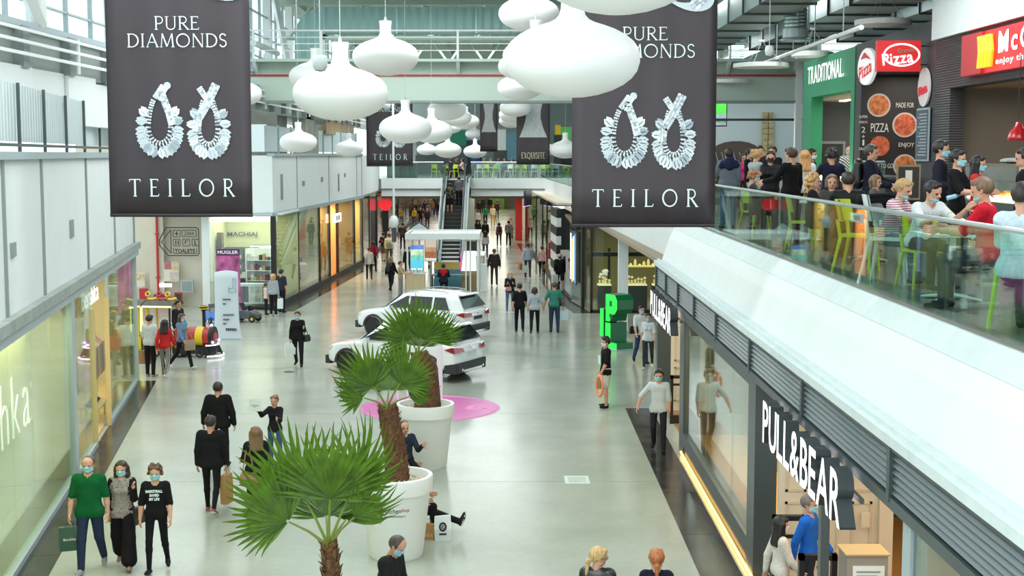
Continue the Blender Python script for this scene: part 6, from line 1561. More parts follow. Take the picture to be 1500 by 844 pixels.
def panel_screen(nm, label, u0, u1, v0, v1, y, cols, frame=M_lgrey, stand=True):
 a = atd(u0, v1, y); b = atd(u1, v0, y); w = b.x - a.x; h = b.z - a.z; t = thing(nm, label, 'screen', (a.x + w / 2, y, 0))
 MB().bb(-w / 2 - .03, -.02, a.z - .03, w / 2 + .03, .05, b.z + .03).build('screen_frame', frame, t)
 n = len(cols)
 for k, (f0, f1, c, nz) in enumerate(cols): MB().bb(-w / 2, -.03, a.z + h * f0, w / 2, -.02, a.z + h * f1).build('screen_area', mat('scr_%s_%d' % (label[:12], k), srgb(*c), .4, emit=.5, ecol=srgb(*c), noise=nz, nscale=4), t)
 if stand: MB().bb(-.05, 0, 0, .05, .06, a.z).build('screen_stand', M_lgrey, t); MB().bb(-.2, -.15, 0, .2, .2, .03).build('screen_foot', M_lgrey, t)
 return t
t_ = panel_screen('advert_screen', 'lit blue and yellow advert screen at the kiosk left', 602, 620, 360, 396, 61.2, ((0, .08, (240, 250, 250), 0), (.08, .42, (96, 200, 226), .1), (.42, .62, (120, 210, 190), .5), (.62, .85, (200, 226, 190), .5), (.85, 1, (90, 130, 210), .5)))
t_ = panel_screen('advert_screen', 'lit orange and cream advert panel beside the blue screen', 623, 639, 350, 382, 63.8, ((0, .12, (250, 250, 250), 0), (.12, .42, (190, 120, 80), .4), (.42, .62, (226, 170, 130), .3), (.62, 1, (240, 228, 210), .1)))
kb = thing('bench', 'bench with yellow and blue backrest inside the kiosk', 'bench', (-3.0, 64.2, 0)); MB().bb(-.7, 0, 0, .7, .5, .45).build('seat', mat('bench_blue', srgb(96, 160, 180), .6), kb); MB().bb(-.7, .5, .45, .7, .58, .85).build('backrest_lower', MATS['bench_blue'], kb); MB().bb(-.7, .5, .85, .7, .58, 1.2).build('backrest_upper', mat('bench_yellow', srgb(222, 196, 110), .6), kb)
kt = thing('work_table', 'pale work table in the kiosk beside the seated person', 'table', (-2.9, 62.6, 0)); MB().bb(-.9, 0, .72, .95, .5, .77).build('table_top', mat('table_grey', srgb(120, 140, 150), .5), kt);
for x in (-.8, .8): MB().bb(x, .05, 0, x + .05, .45, .72).build('leg', M_black, kt)
kp = thing('light_board', 'slanted lit white panel with pink edge at the kiosk right', 'light box', (-2.0, 63.25, 0), R(0)); MB().slab((-.35, 0, .9), (.35, 0, .9), (.3, .35, 1.8), (-.25, .35, 1.8), (0, .06, 0)).build('panel', mat('kiosk_lit', (1, .97, .95), .5, emit=1.2), kp); MB().bb(-.35, .0, 0, .35, .3, .9).build('panel_base', mat('kiosk_wood', srgb(200, 170, 120), .5), kp); MB().bb(-.39, -.01, .9, -.35, .05, 1.75).build('pink_edge', mat('pink_edge', srgb(220, 70, 200), .5, emit=1), kp)
kw = thing('white_plinth', 'plain white plinth at the right end of the kiosk', 'plinth', (-1.3, 62.9, 0)); MB().bb(-.14, -.2, 0, .14, .2, 1.25).build('plinth_body', M_white2, kw); MB().bb(-.18, -.24, 0, .18, .24, .06).build('plinth_foot', M_white2, kw)
hs_ = thing('house_sign', 'white house-shaped outline sign behind the kiosk', 'sign', (atd(614, 335, 66).x, 66, 0))
m = MB();
for a, b in (((-.42, 2.35), (-.42, 2.75)), ((-.42, 2.75), (0, 3.02)), ((0, 3.02), (.42, 2.75)), ((.42, 2.75), (.42, 2.35)), ((-.42, 2.35), (.42, 2.35))): m.tube([(a[0], 0, a[1]), (b[0], 0, b[1])], .03, 5)
m.build('sign_outline', M_dgrey, hs_); MB().prism([(-.4, .0, 2.37), (.4, .0, 2.37), (.4, 0, 2.74), (0, 0, 3.0), (-.4, 0, 2.74)], (0, .04, 0)).build('sign_board', mat('sign_pale', srgb(206, 222, 224), .6), hs_); MB().bb(-.04, 0, 0, .04, .05, 2.37).build('sign_pole', M_lgrey, hs_)
sb = thing('glass_display_case', 'small lit glass display case right of the escalator', 'display case', (atd(691, 330, 84).x, 84, 0)); MB().bb(-.3, 0, 0, .3, .6, .9).build('case_base', M_dgrey, sb); MB().bb(-.28, .02, .9, .28, .58, 1.8).build('case_glass', M_glass, sb); MB().bb(-.25, .2, 1.0, .25, .5, 1.5).build('case_goods', mat('goods_teal', srgb(150, 200, 190), .5, emit=.4), sb); MB().bb(-.3, -.01, .86, .3, .6, .9).build('case_edge', M_red, sb)
rail2 = thing('queue_counter', 'low pale service counter beside the corridor crowd', 'counter', (atd(703, 390, 74).x, 72, 0)); MB().bb(-.25, -1, 0, .25, 2, 1.0).build('counter_body', mat('pale_grey', srgb(206, 214, 212), .5), rail2); MB().bb(-.3, -1.05, 1.0, .3, 2.05, 1.05).build('counter_top', M_white2, rail2)

# ceiling-hung camera pole
cp = thing('camera_pole', 'thin white pole with two rounded camera pods hanging from the roof', 'camera pole', atd(577, 325, 60))
zz = cp.location.z
MB().tube([(0, 0, .2), (0, 0, 12.6 - zz)], .05, 8).build('pole', M_white2, cp); MB().lathe([(0, -.28), (.14, -.25), (.2, -.1), (.2, .1), (.12, .25), (0, .3)], 16).build('camera_pod', M_white2, cp, smooth=True); MB().lathe([(0, -.9), (.1, -.88), (.1, -.27), (0, -.27)], 12).build('camera_body', M_dgrey, cp)
cp2 = thing('speaker_pod', 'short grey capsule speaker hanging beside the left lamps', 'speaker', atd(469, 93, 19)); MB().lathe([(0, -.11), (.07, -.10), (.10, -.05), (.10, .09), (.07, .11), (0, .11)], 18).build('capsule', mat('pod_grey', srgb(190, 200, 200), .5), cp2, smooth=True); MB().tube([(0, 0, .1), (0, 0, 4.6)], .008, 5).build('cable', M_cable, cp2); MB().lathe([(0, -.115), (.075, -.10), (.0, -.09)], 14).build('capsule_grille', M_grey, cp2)
cp3 = thing('speaker_pod', 'round white capsule speaker above the far dark banner', 'speaker', atd(566, 153, 59)); MB().lathe([(0, -.2), (.16, -.16), (.19, 0), (.14, .15), (0, .2)], 16).build('capsule', M_white2, cp3, smooth=True); MB().tube([(0.02, 0, .15), (0.02, 0, 12.6 - cp3.location.z)], .012, 5).build('cable', M_cable, cp3)

# ================================================================== right shop signs and entrance
M_letter = mat('letter_face', (1, .98, 1), .4, emit=1.25, ecol=(1, .97, 1)); M_lside = mat('letter_side', srgb(66, 74, 78), .4)
for yc, L, lab in ((15.75, 4.3, 'near row of built-up white letters above the entrance'), (30.6, 4.2, 'far row of built-up white letters near the green sculpture')):
 t = thing('shop_lettering', lab, 'lettering', (3.42, yc, 2.48)); letters('letter', 'PULL&BEAR', M_letter, (0, 0, .30), (0, -1, 0), (0, 0, 1), L, .56, .085, .012, .07, t, M_lside)
 MB().bb(.12, -L / 2, .28, .16, L / 2, .33).build('mounting_rail', M_dgrey, t)
def gate(label, u, v, x):
 p = atx(u, v, x); t = thing('security_gate', label, 'security gate', (x, p.y, 0))
 w = .48; h = p.z; m = MB()
 MB().bb(-w / 2, -.05, 0, -w / 2 + .07, .05, h).build('upright', M_black, t); MB().bb(w / 2 - .07, -.05, 0, w / 2, .05, h).build('upright', M_black, t); MB().bb(-w / 2, -.05, h - .07, w / 2, .05, h).build('top_bar', M_black, t); MB().bb(-w / 2, -.06, 0, w / 2, .06, .2).build('foot', M_black, t); MB().bb(-w / 2 + .07, -.02, .9, w / 2 - .07, .02, .95).build('cross_bar', M_black, t)
gate('black security gate against the cream panels at the near entrance', 1157, 755, 3.92); gate('black security gate in front of the person in blue', 1198, 812, 3.85)
gate('black security gate at the far entrance behind the white-shirted man', 985, 527, 3.95); gate('second black security gate at the far entrance, nearer the post', 997, 550, 3.95)
bx = thing('hand_gel_stand', 'cardboard stand with printed notice at the near entrance', 'stand', atx(1271, 812, 4.15) * 1.0); bz = bx.location.z; bx.location.z = 0
MB().bb(-.24, 0, 0, .24, .4, bz - .02).build('stand_body', mat('cardboard_grey', srgb(150, 142, 132), .7), bx); MB().bb(-.26, -.02, bz - .02, .26, .42, bz).build('stand_top', mat('stand_wood', srgb(190, 160, 110), .5), bx); MB().bb(-.17, -.012, bz - .55, .2, 0, bz - .14).build('notice', M_white2, bx)
for k in range(5): MB().bb(-.13, -.016, bz - .22 - k * .05, .15 - .04 * (k % 2), -.012, bz - .2 - k * .05).build('notice_line', M_grey, bx)
wpn = thing('wall_panel_switch', 'small cream access panel on the entrance wall', 'panel', atd(1268, 762, 19.4)); MB().bb(-.06, 0, -.11, .06, .03, .11).build('panel', mat('cream_light', srgb(226, 218, 202), .5), wpn); MB().bb(-.05, -.004, -.1, .05, 0, .1).build('panel_face', M_cream, wpn)
# mannequin torso on the display inside and clothes rack deep inside
cr = thing('clothes_rail', 'rail with a white and a black garment inside the near shop', 'clothes rail', (6.0, 21.5, 0)); MB().tube([(-.5, 0, 0), (-.5, 0, 2.4), (.5, 0, 2.4), (.5, 0, 0)], .02, 6).build('rail', M_rim, cr)
loft(MB(), [[(-.2, -.05, 1.4), (.2, -.05, 1.4), (.2, .05, 1.4), (-.2, .05, 1.4)], [(-.22, -.07, 1.8), (.22, -.07, 1.8), (.22, .07, 1.8), (-.22, .07, 1.8)], [(-.08, -.03, 2.3), (.08, -.03, 2.3), (.08, .03, 2.3), (-.08, .03, 2.3)]]).build('white_garment', M_white2, cr); loft(MB(), [[(-.2, -.05, .5), (.2, -.05, .5), (.2, .05, .5), (-.2, .05, .5)], [(-.14, -.05, 1.4), (.14, -.05, 1.4), (.14, .05, 1.4), (-.14, .05, 1.4)]]).build('black_garment', M_black, cr)
# window poster inside the right shop window
wp = thing('window_poster', 'pale yellow figure poster inside the right shop window', 'poster', (XR + .95, 22.1, .5)); MB().bb(-.02, -.45, 0, .02, .55, 2.2).build('poster_sheet', mat('poster_cream', srgb(200, 196, 160), .5, noise=.3, nscale=1.6), wp); MB().bb(-.05, -.5, -.04, .05, .6, 0).build('poster_foot', M_lgrey, wp)

# green letter sculpture: built-up blocks with lit faces
M_gface = mat('green_lit', srgb(50, 230, 80), .4, emit=.7, ecol=srgb(30, 235, 70)); M_gside = mat('green_side', srgb(0, 110, 62), .3)
gs = thing('letter_sculpture', 'tall green block letters standing on the floor by the watch shop', 'sculpture', at(906, 512), R(-62))
def block(poly, z0, dx, nm, face_y=-.3, depth=.62, holes=()):
 m = MB(); m.mi(0).prism([(x + dx, face_y, z + z0) for x, z in poly], (0, depth, 0)); m.m[0] = 0;
 me_m = [1] * len(m.m); me_m[0] = 0; m.m = me_m; m.m[0] = 2; m.m[1] = 1
 m.build(nm, [M_gface, M_gside, M_gface], gs)
 for (x0, a0, x1, a1) in holes: MB().bb(x0 + dx, face_y - .012, a0 + z0, x1 + dx, face_y + .02, a1 + z0).build('letter_counter', M_gside, gs)
block([(-.34, 0), (-.1, 0), (-.1, .0), (.34, 0), (.34, .22), (.1, .22), (.1, .85), (-.34, .85)][0:1] + [(.36, 0), (.36, .2), (-.02, .2), (-.02, .82), (-.34, .82)], .05, 0, 'letter', depth=.62)
block([(-.34, 0), (-.08, 0), (.0, .22), (.2, .26), (.34, .42), (.34, .72), (.22, .88), (-.34, .88)], .92, .02, 'letter', holes=((-.1, .12, .04, .26), (-.1, .5, .04, .68)))
block([(-.3, 0), (-.08, 0), (-.08, .9), (-.3, .9)], .4, -.36, 'letter', depth=.5)
MB().bb(-.4, -.35, 0, .42, .4, .05).build('sculpture_base', M_lgrey, gs); MB().tube([(-.3, -.1, .1), (-.5, -.6, .02), (-.2, -1.2, .012), (.2, -1.5, .012)], .012, 5).build('power_cable', M_lgrey, gs)
# watch shop: counters, shelves of watches
for k, (x, w) in enumerate(((3.75, .55), (5.0, .95), (6.3, 1.2))):
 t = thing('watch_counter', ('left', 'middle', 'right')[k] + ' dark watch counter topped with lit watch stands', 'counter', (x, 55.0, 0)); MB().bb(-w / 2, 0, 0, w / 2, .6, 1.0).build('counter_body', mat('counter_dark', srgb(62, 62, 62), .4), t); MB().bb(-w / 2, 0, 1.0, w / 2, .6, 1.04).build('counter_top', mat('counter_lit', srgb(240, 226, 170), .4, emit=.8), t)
 rg = random.Random(k)
 for q in range(int(w / .13)):
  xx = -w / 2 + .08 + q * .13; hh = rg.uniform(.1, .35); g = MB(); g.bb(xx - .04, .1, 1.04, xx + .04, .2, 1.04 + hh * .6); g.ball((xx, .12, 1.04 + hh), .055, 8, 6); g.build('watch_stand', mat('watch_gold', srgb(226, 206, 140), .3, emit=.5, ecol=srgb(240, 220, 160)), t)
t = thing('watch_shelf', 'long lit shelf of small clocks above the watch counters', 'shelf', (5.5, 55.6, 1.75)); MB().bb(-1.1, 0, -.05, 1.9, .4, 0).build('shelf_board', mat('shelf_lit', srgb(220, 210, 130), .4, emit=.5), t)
rg = random.Random(9)
for q in range(16): hh = rg.uniform(.08, .3); MB().lathe([(0, 0), (.05, 0), (.06, hh * .5), (.03, hh), (0, hh)], 8, (-1.0 + q * .18, .12, 0)).build('clock', MATS['watch_gold'], t)
fw = thing('flower_bouquet', 'pale lit flower arrangement on the left watch counter', 'flowers', (3.75, 55.3, 1.05)); MB().lathe([(0, 0), (.09, 0), (.06, .15), (.08, .3), (0, .3)], 12).build('vase', M_white2, fw)
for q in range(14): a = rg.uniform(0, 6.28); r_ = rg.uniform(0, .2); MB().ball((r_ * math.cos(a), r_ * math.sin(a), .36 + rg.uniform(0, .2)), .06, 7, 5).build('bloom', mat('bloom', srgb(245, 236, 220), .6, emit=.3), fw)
# lit posters by the striped pier
wl2 = thing('light_box', 'tall lit colourful light box on the dark pier by the watch shop', 'light box', D0.lerp(D1, .62) + Vector((-.12, 0, .9)), math.atan2((D1 - D0).y, (D1 - D0).x))
MB().bb(-.7, 0.0, 0, .7, .08, 2.2).build('box_frame', M_dgrey, wl2)
for k, c in enumerate(((90, 140, 220), (240, 240, 230), (230, 200, 90), (240, 240, 250))): MB().bb(-.64 + k * .32, .08, .05 + .1 * (k % 2), -.36 + k * .32, .09, 2.1 - .1 * (k % 3)).build('box_panel', mat('lit_%d' % k, srgb(*c), .4, emit=.9, ecol=srgb(*c)), wl2)
for k, (u, v, lab) in enumerate(((827, 405, 'left portrait poster stand beside the striped pier'), (835, 412, 'right portrait poster stand beside the striped pier'))):
 t = thing('poster_stand', lab, 'poster', atd(u, v, 63 - k) * 1.0); t.location.z = 0; MB().bb(-.2, 0, .3, .2, .03, 1.9).build('poster', mat('poster_face', srgb(214, 210, 206), .5), t); MB().ball((.02, -.01, 1.25), (.1, .02, .2), 12, 8).build('face_print', mat('poster_skin', srgb(196, 150, 130), .5), t); MB().ball((.02, .0, 1.5), (.12, .02, .12), 12, 8).build('hair_print', mat('poster_hair', srgb(70, 50, 44), .5), t); MB().bb(-.22, -.02, 0, .22, .06, .3).build('stand_foot', M_white2, t)
lg = thing('lit_sign', 'white lit sign above the striped pier', 'sign', atd(822, 310, 66)); MB().bb(-.4, 0, -.2, .45, .12, .25).build('sign_face', M_white_em, lg); MB().bb(-.43, .02, -.23, .48, .14, .28).build('sign_frame', M_dgrey, lg)
vs_ = thing('purple_sign', 'violet-edged shop sign on the right corridor', 'sign', atd(772, 290, 82), R(-100)); MB().bb(-1.2, 0, -.45, 1.2, .1, .45).build('sign_board', mat('navy_sign', srgb(50, 44, 80), .4), vs_); MB().bb(-1.2, -.02, -.5, 1.2, .02, -.45).build('lit_edge', mat('violet_led', srgb(190, 170, 255), .5, emit=2), vs_); MB().bb(-.15, -.03, -.2, .15, 0, .3).build('sign_mark', M_white_em, vs_)
fx = thing('fire_box', 'small red box on the glass of the right corridor', 'box', D2.lerp(D1, (LR - 10.5) / LR) + Vector((-.12, 0, 1.0)), 0); MB().bb(-.1, -.25, 0, .1, .25, .85).build('case', M_red, fx); MB().bb(-.11, -.2, .5, -.1, .2, .8).build('case_label', M_white2, fx)
bs = thing('warm_display', 'tall amber lit display in the right corridor window', 'display', D2.lerp(D1, (LR - 21) / LR) + Vector((.4, 0, 0)), 0); MB().bb(-.15, -.35, .2, .15, -.05, 2.8).build('lit_column', mat('amber_lit', srgb(240, 170, 80), .5, emit=1.5), bs); MB().bb(-.15, .1, .2, .15, .6, 2.8).build('dark_column', M_black, bs)
sq = thing('floor_notice', 'square white sticker on the hall floor', 'sticker', at(845, 703)); MB().bb(-.24, -.32, .001, .24, .32, .004).build('sheet', mat('sticker_white', srgb(206, 216, 210), .4), sq); MB().bb(-.17, -.22, .004, .17, .22, .005).build('print', mat('sticker_print', srgb(180, 192, 188), .5, noise=.2, nscale=14), sq)
dr = thing('floor_drain', 'small round metal cover in the hall floor', 'drain', at(423, 545)); MB().lathe([(0, .004), (.16, .004), (.17, .001)], 24).build('cover', mat('drain_metal', srgb(90, 92, 88), .5, .5), dr); MB().ring((0, 0, .004), .12, .008, 20, 4).build('ring', M_dgrey, dr)

# ================================================================== left shop: letters and clothes
ll = thing('shop_lettering', 'big white lit letters on the left glass front', 'lettering', LF(0.95, -.06, 2.4));
letters('letter', 'hka', mat('letter_warm', (1, 1, .95), .4, emit=.9), (0, 0, 0), tuple(-GD) if False else tuple(GD), (0, 0, 1), 2.3, .95, .008, -.02, .2, ll)
lb = thing('shop_lettering', 'small white lit letters on the glass by the clothes rails', 'lettering', LF(10.0, -.12, 3.22)); letters('letter', 'Bershka', mat('letter_white2', (1, 1, 1), .4, emit=.9), (0, 0, 0), tuple(GD), (0, 0, 1), 2.6, .44, .006, -.005, .1, lb)
def rail(label, s, n, cols, ln=1.6, z=1.65):
 t = thing('clothes_rail', label, 'clothes rail', LF(s, n, 0.03), math.atan2(GD.y, GD.x)); MB().tube([(-ln / 2, 0, 0), (-ln / 2, 0, z), (ln / 2, 0, z), (ln / 2, 0, 0)], .02, 6).build('rail', M_brass, t)
 k = int(ln / .11)
 for q in range(k):
  x = -ln / 2 + .08 + q * (ln - .16) / k; loft(MB(), [[(x - .02, -.26, z - .95), (x + .02, -.26, z - .95), (x + .02, .26, z - .95), (x - .02, .26, z - .95)], [(x - .03, -.24, z - .2), (x + .03, -.24, z - .2), (x + .03, .24, z - .2), (x - .03, .24, z - .2)], [(x - .015, -.06, z - .05), (x + .015, -.06, z - .05), (x + .015, .06, z - .05), (x - .015, .06, z - .05)]]).build('garment', random.choice(cols), t)
 return t
cA = [cloth((214, 190, 170)), cloth((196, 150, 130)), cloth((230, 220, 206))]; cB = [cloth((60, 60, 66)), cloth((120, 70, 60)), cloth((180, 160, 140))]
rail('rail of pale dresses just inside the left shop entrance', 14.0, -.72, cA, 2.2, 1.75); rail('rail of dark mixed clothes behind the pale dresses', 11.2, -.95, cB); rail('upper rail of pink clothes at the left shop back', 13.0, -3.2, cA + cB, 2.4, 1.75); rail('rail of coloured tops near the far glass end', 15.6, -2.0, cB + cA, 2.0)
for k, (s, n) in enumerate(((12.3, -.45), (16.6, -1.3))):
 t = thing('shoe_table', ('low table with dark shoes near the pale dresses', 'low table with folded goods by the far glass end')[k], 'table', LF(s, n, 0), math.atan2(GD.y, GD.x)); MB().bb(-.6, -.25, .35, .6, .25, .4).build('table_top', M_brass, t)
 for x in (-.55, .5):
  for y in (-.2, .2): MB().bb(x, y - .02, 0, x + .04, y + .02, .35).build('leg', M_brass, t)
 for q in range(6): MB().ball((-.5 + q * .2, 0, .44), (.06, .12, .045), 8, 5).build('goods', M_black if k == 0 else random.choice(prod), t)
# ================================================================== terrace food court
ZU = 4.7; XS = 9.0
M_green = mat('stall_green', srgb(40, 140, 100), .5); M_slate = wave_mat('slate_cladding', srgb(66, 64, 66), 0, 6, 'Z', .5, 0); M_dark = mat('stall_dark', srgb(52, 52, 58), .5); M_taupe = mat('taupe_wall', srgb(112, 104, 94), .6); M_sred = mat('sign_red_box', srgb(214, 40, 44), .4, emit=.35, ecol=srgb(220, 40, 44))
sw = sroot('wall_terrace')
MB().bb(15.5, 7, ZU, 15.7, 62.5, 11.2).build('terrace_side', mat('terrace_side_wall', srgb(150, 160, 160), .6), sw)
def stall(y0, y1, top, nm, label, m, oz, o0, o1):
 """portal facing the terrace: two jambs and a header"""
 t = thing(nm, label, 'food stall', (XS, (y0 + y1) / 2, ZU)); c = (y0 + y1) / 2; zt = top - ZU
 MB().bb(0, y0 - c, 0, .35, o0 - c, zt).build('jamb', m, t); MB().bb(0, o1 - c, 0, .35, y1 - c, zt).build('jamb', m, t); MB().bb(0, o0 - c, oz - ZU, .35, o1 - c, zt).build('header', m, t)
 return t, c
# green stall
t, c = stall(36.2, 42.6, 9.12, 'green_stall', 'green portal food stall with white lettering', M_green, 8.0, 36.6, 41.4)
letters('letter', 'TRADITIONAL.', M_white_em, (-.06, 0, 3.95), (0, -1, 0), (0, 0, 1), 4.5, .5, .006, .005, .12, t, M_dgrey)
MB().bb(.35, -3.0, 3.2, 5, 3.0, 3.28).build('stall_ceiling', mat('stall_ceil', srgb(200, 180, 160), .6), t)
for k in range(6): MB().bb(.8, -2.2 + k * .75, 3.17, 1.0, -1.9 + k * .75, 3.2).build('down_light', M_lamp_c, t)
MB().bb(.35, 3.1, 0, 5.0, 3.2, 3.3).build('stall_back', mat('stall_grey', srgb(104, 108, 114), .6), t); MB().bb(2.2, 3.0, 0, 2.6, 3.1, 3.2).build('stall_stripe', M_green, t); MB().bb(.5, 3.0, 0, 1.3, 3.1, 2.0).build('stall_door', M_lgrey, t); MB().bb(.58, 2.98, .0, 1.22, 3.02, 1.92).build('door_leaf', M_dgrey, t)
ct_ = thing('stall_counter', 'lit glass food counter of the green stall', 'counter', (XS - .3, 38.6, ZU)); MB().bb(-.4, -2.4, 0, .4, 2.4, .9).build('counter_body', M_dgrey, ct_); MB().bb(-.38, -2.3, .9, .38, 2.3, 1.3).build('counter_glass', M_glass, ct_); MB().bb(-.3, -2.2, .95, .3, 2.2, 1.0).build('lit_tray', M_lamp_w, ct_)
# pizza stall
t, c = stall(29.35, 36.1, 9.15, 'pizza_stall', 'dark portal pizza stall between the green stall and slate wall', M_dark, 8.35, 30.5, 35.6)
M_menu = mat('menu_black', (.025, .022, .024), .5); M_chalk = mat('chalk_white', srgb(232, 230, 222), .6); M_pz = mat('pizza_food', srgb(204, 120, 70), .7, noise=.55, nscale=9); M_pz2 = mat('pasta_food', srgb(206, 100, 66), .7, noise=.45, nscale=14); M_plate2 = mat('dish', srgb(206, 198, 186), .4)
yb = 35.5 - c
MB().bb(.0, yb, 0, 2.4, yb + .1, 3.7).build('menu_wall', M_menu, t)
def dish(x, z, r, food, plate):
 MB().lathe([(0, 0), (r, 0), (r, .015), (0, .015)], 28, (x, yb - .0, z), Matrix.Rotation(R(90), 3, 'X')).build('dish_print', plate, t); MB().lathe([(0, 0), (r * .86, 0), (r * .86, .02), (0, .02)], 24, (x, yb - .002, z), Matrix.Rotation(R(90), 3, 'X')).build('food_print', food, t)
def mx_(u, v): p = atd(u, v, 35.45); return p.x - XS, p.z - ZU
for u, v, r, f, p in ((1288, 154, .30, M_pz, M_plate2), (1326, 183, .32, M_pz2, M_plate2), (1289, 214, .30, M_pz2, M_menu), (1326, 243, .30, M_pz, M_plate2)): x, z = mx_(u, v); dish(x, z, r, f, p)
for s, u, v, w, h in (('PIZZA', 1289, 187, .46, .22), ('MADE FOR', 1326, 154, .46, .13), ('ENJOY', 1328, 213, .40, .14), ('READY TO GO', 1290, 243, .66, .12), ('SUPER', 1265, 171, .22, .07), ('OFERTA', 1265, 179, .22, .06), ('2', 1265, 190, .1, .15), ('+', 1265, 200, .08, .08), ('1', 1265, 209, .05, .15), ('GRATIS', 1265, 218, .24, .07)):
 x, z = mx_(u, v); text('menu_lettering', s, M_chalk, (x, yb - .03, z), (1, 0, 0), (0, 0, 1), .2, w, h, .002, 0, parent=t)
MB().bb(.5, 30.5 - c, 0, .6, 31 - c, 3.6).build('stall_rib', M_dark, t); MB().bb(.35, 30.6 - c, 3.62, 3, 35.5 - c, 3.7).build('stall_ceiling', M_dgrey, t)
def pizza_logo(par, loc, xd, s, red, txt_w):
 MB().ball((0, 0, 0), 1, 24, 12).build
 X = Vector(xd)
 if red is not None:
  m = MB(); n = 26; N = X.cross(Vector((0, 0, 1)))
  pts = [Vector(loc) + X * (.62 * s * math.cos(2 * PI * k / n)) + Vector((0, 0, .46 * s * math.sin(2 * PI * k / n))) for k in range(n)]; m.prism(pts, -N * .0 + N * .03); m.build('logo_disc', red, par)
 N = X.cross(Vector((0, 0, 1)))
 return N
# blade sign
bsn = thing('blade_sign', 'red lit blade sign with a white ringed logo', 'sign', (XS - .62, 29.9, 8.42))
MB().bb(-.47, 0, -.33, .47, .18, .33).build('sign_box', M_sred, bsn)
for z in (-.2, .2): MB().bb(.47, .06, z, .65, .1, z + .03).build('bracket', M_black, bsn)
n = 28; m = MB(); P = [(.05 + .40 * math.cos(2 * PI * k / n), -.012, .02 + .25 * math.sin(2 * PI * k / n)) for k in range(n)]; Q = [(.05 + .365 * math.cos(2 * PI * k / n), -.012, .02 + .215 * math.sin(2 * PI * k / n)) for k in range(n)]; m.add(P + Q, [(k, (k + 1) % n, n + (k + 1) % n, n + k) for k in range(n)]); m.build('sign_ring', M_white_em, bsn)
text('sign_lettering', 'Pizza', M_white_em, (-.04, -.03, -.05), (1, .0, .12), (-.12, 0, 1), .3, .66, .25, .003, .003, spacing=1.1, parent=bsn); text('sign_lettering', 'Grande', mat('logo_green', srgb(120, 150, 110), .5, emit=.3), (.13, -.035, .12), (1, 0, .12), (-.12, 0, 1), .2, .36, .09, .002, 0, parent=bsn)
osn = thing('oval_sign', 'white lit oval pizza logo on the dark stall front', 'sign', (XS - .0, 34.8, 8.5))
m = MB(); pts = [(0, .82 * math.cos(2 * PI * k / 28), .46 * math.sin(2 * PI * k / 28)) for k in range(28)]; m.prism(pts, (-.08, 0, 0)); m.build('sign_disc', mat('oval_white', (1, 1, 1), .4, emit=.4), osn); text('sign_lettering', 'Pizza', mat('logo_red', srgb(214, 40, 50), .5, emit=.3), (-.10, 0, -.08), (0, -1, .15), (0, .15, 1), .3, 1.2, .34, .003, .004, spacing=1.1, parent=osn); MB().prism([(-.09, -.5, .15), (-.09, .1, .36), (-.09, .45, .2), (-.09, 0, .22)], (-.02, 0, 0)).build('logo_stroke', MATS['logo_red'], osn)
mb_ = thing('menu_board', 'tall framed price list on the pizza stall pillar', 'menu', (XS - .03, 29.95, 6.15)); MB().bb(-.03, -.45, 0, 0, .45, 1.15).build('board', M_lgrey, mb_); MB().bb(-.04, -.40, .04, -.03, .40, 1.11).build('sheet', mat('menu_sheet', srgb(76, 86, 100), .5), mb_)
for k in range(14): MB().bb(-.045, -.34, .12 + k * .068, -.04, .30 - .1 * (k % 3), .145 + k * .068).build('menu_line', M_lgrey, mb_)
sl = thing('oval_sign', 'small pizza logo above the framed price list', 'sign', (XS - .02, 29.95, 7.75)); m = MB(); m.prism([(0, .42 * math.cos(2 * PI * k / 24), .42 * math.sin(2 * PI * k / 24)) for k in range(24)], (-.04, 0, 0)); m.build('sign_disc', mat('logo_white', srgb(236, 226, 226), .5), sl); text('sign_lettering', 'Pizza', MATS['logo_red'], (-.06, 0, -.05), (0, -1, .15), (0, .15, 1), .3, .6, .2, .006, .012, parent=sl)
pc = thing('stall_counter', 'dark pizza counter with glass guard', 'counter', (XS - .3, 32.4, ZU)); MB().bb(-.4, -2, 0, .4, 2, 1.05).build('counter_body', M_black, pc); MB().bb(-.42, -2.05, 1.05, .42, 2.05, 1.1).build('counter_top', M_dgrey, pc); MB().bb(-.36, -1.7, 1.1, -.34, 1.0, 1.45).build('glass_guard', M_glass, pc)
chb = thing('chalk_board', 'small framed chalk board on the pizza counter', 'board', atd(1330, 268, 24.0)); MB().bb(-.2, 0, -.3, .22, .03, .32).build('frame', mat('board_frame', srgb(150, 130, 100), .5), chb); MB().bb(-.17, -.006, -.26, .19, 0, .28).build('slate', M_menu, chb); MB().bb(-.05, -.01, -.2, .07, -.006, .22).build('chalk_mark', M_chalk, chb); MB().bb(-.05, .03, -1.3, .05, .06, -.3).build('stand', M_black, chb)
# slate wall with red sign
sv = sroot('wall_slate')
MB().bb(XS, 28.3, ZU, XS + .3, 29.35, 8.7).build('slate_pier', M_slate, sv); MB().bb(XS, 14, 7.65, XS + .3, 28.3, 8.7).build('slate_header', M_slate, sv); MB().bb(XS - .1, 12, 8.7, XS + 1, 29.35, 11.2).build('white_header', M_white, sv)
MB().bb(XS + .3, 28.6, ZU, 15.5, 28.75, 8.6).build('taupe_back', M_taupe, sv); MB().bb(XS + .25, 14, 7.65, 15, 28.6, 7.7).build('stall_ceiling', mat('stall_ceil2', srgb(170, 140, 110), .6), sv); MB().bb(13.0, 14, ZU, 13.2, 28.6, 7.7).build('stall_side', M_taupe, sv)
area('stall_lamp', (10.8, 25.5, 7.5), 2, 4, 60, (1, .82, .62)); area('stall_lamp', (10.4, 33, 8.3), 1.4, 4, 110, (1, .92, .8)); area('stall_lamp', (10.6, 39, 7.8), 2, 4, 90, (1, .85, .7))
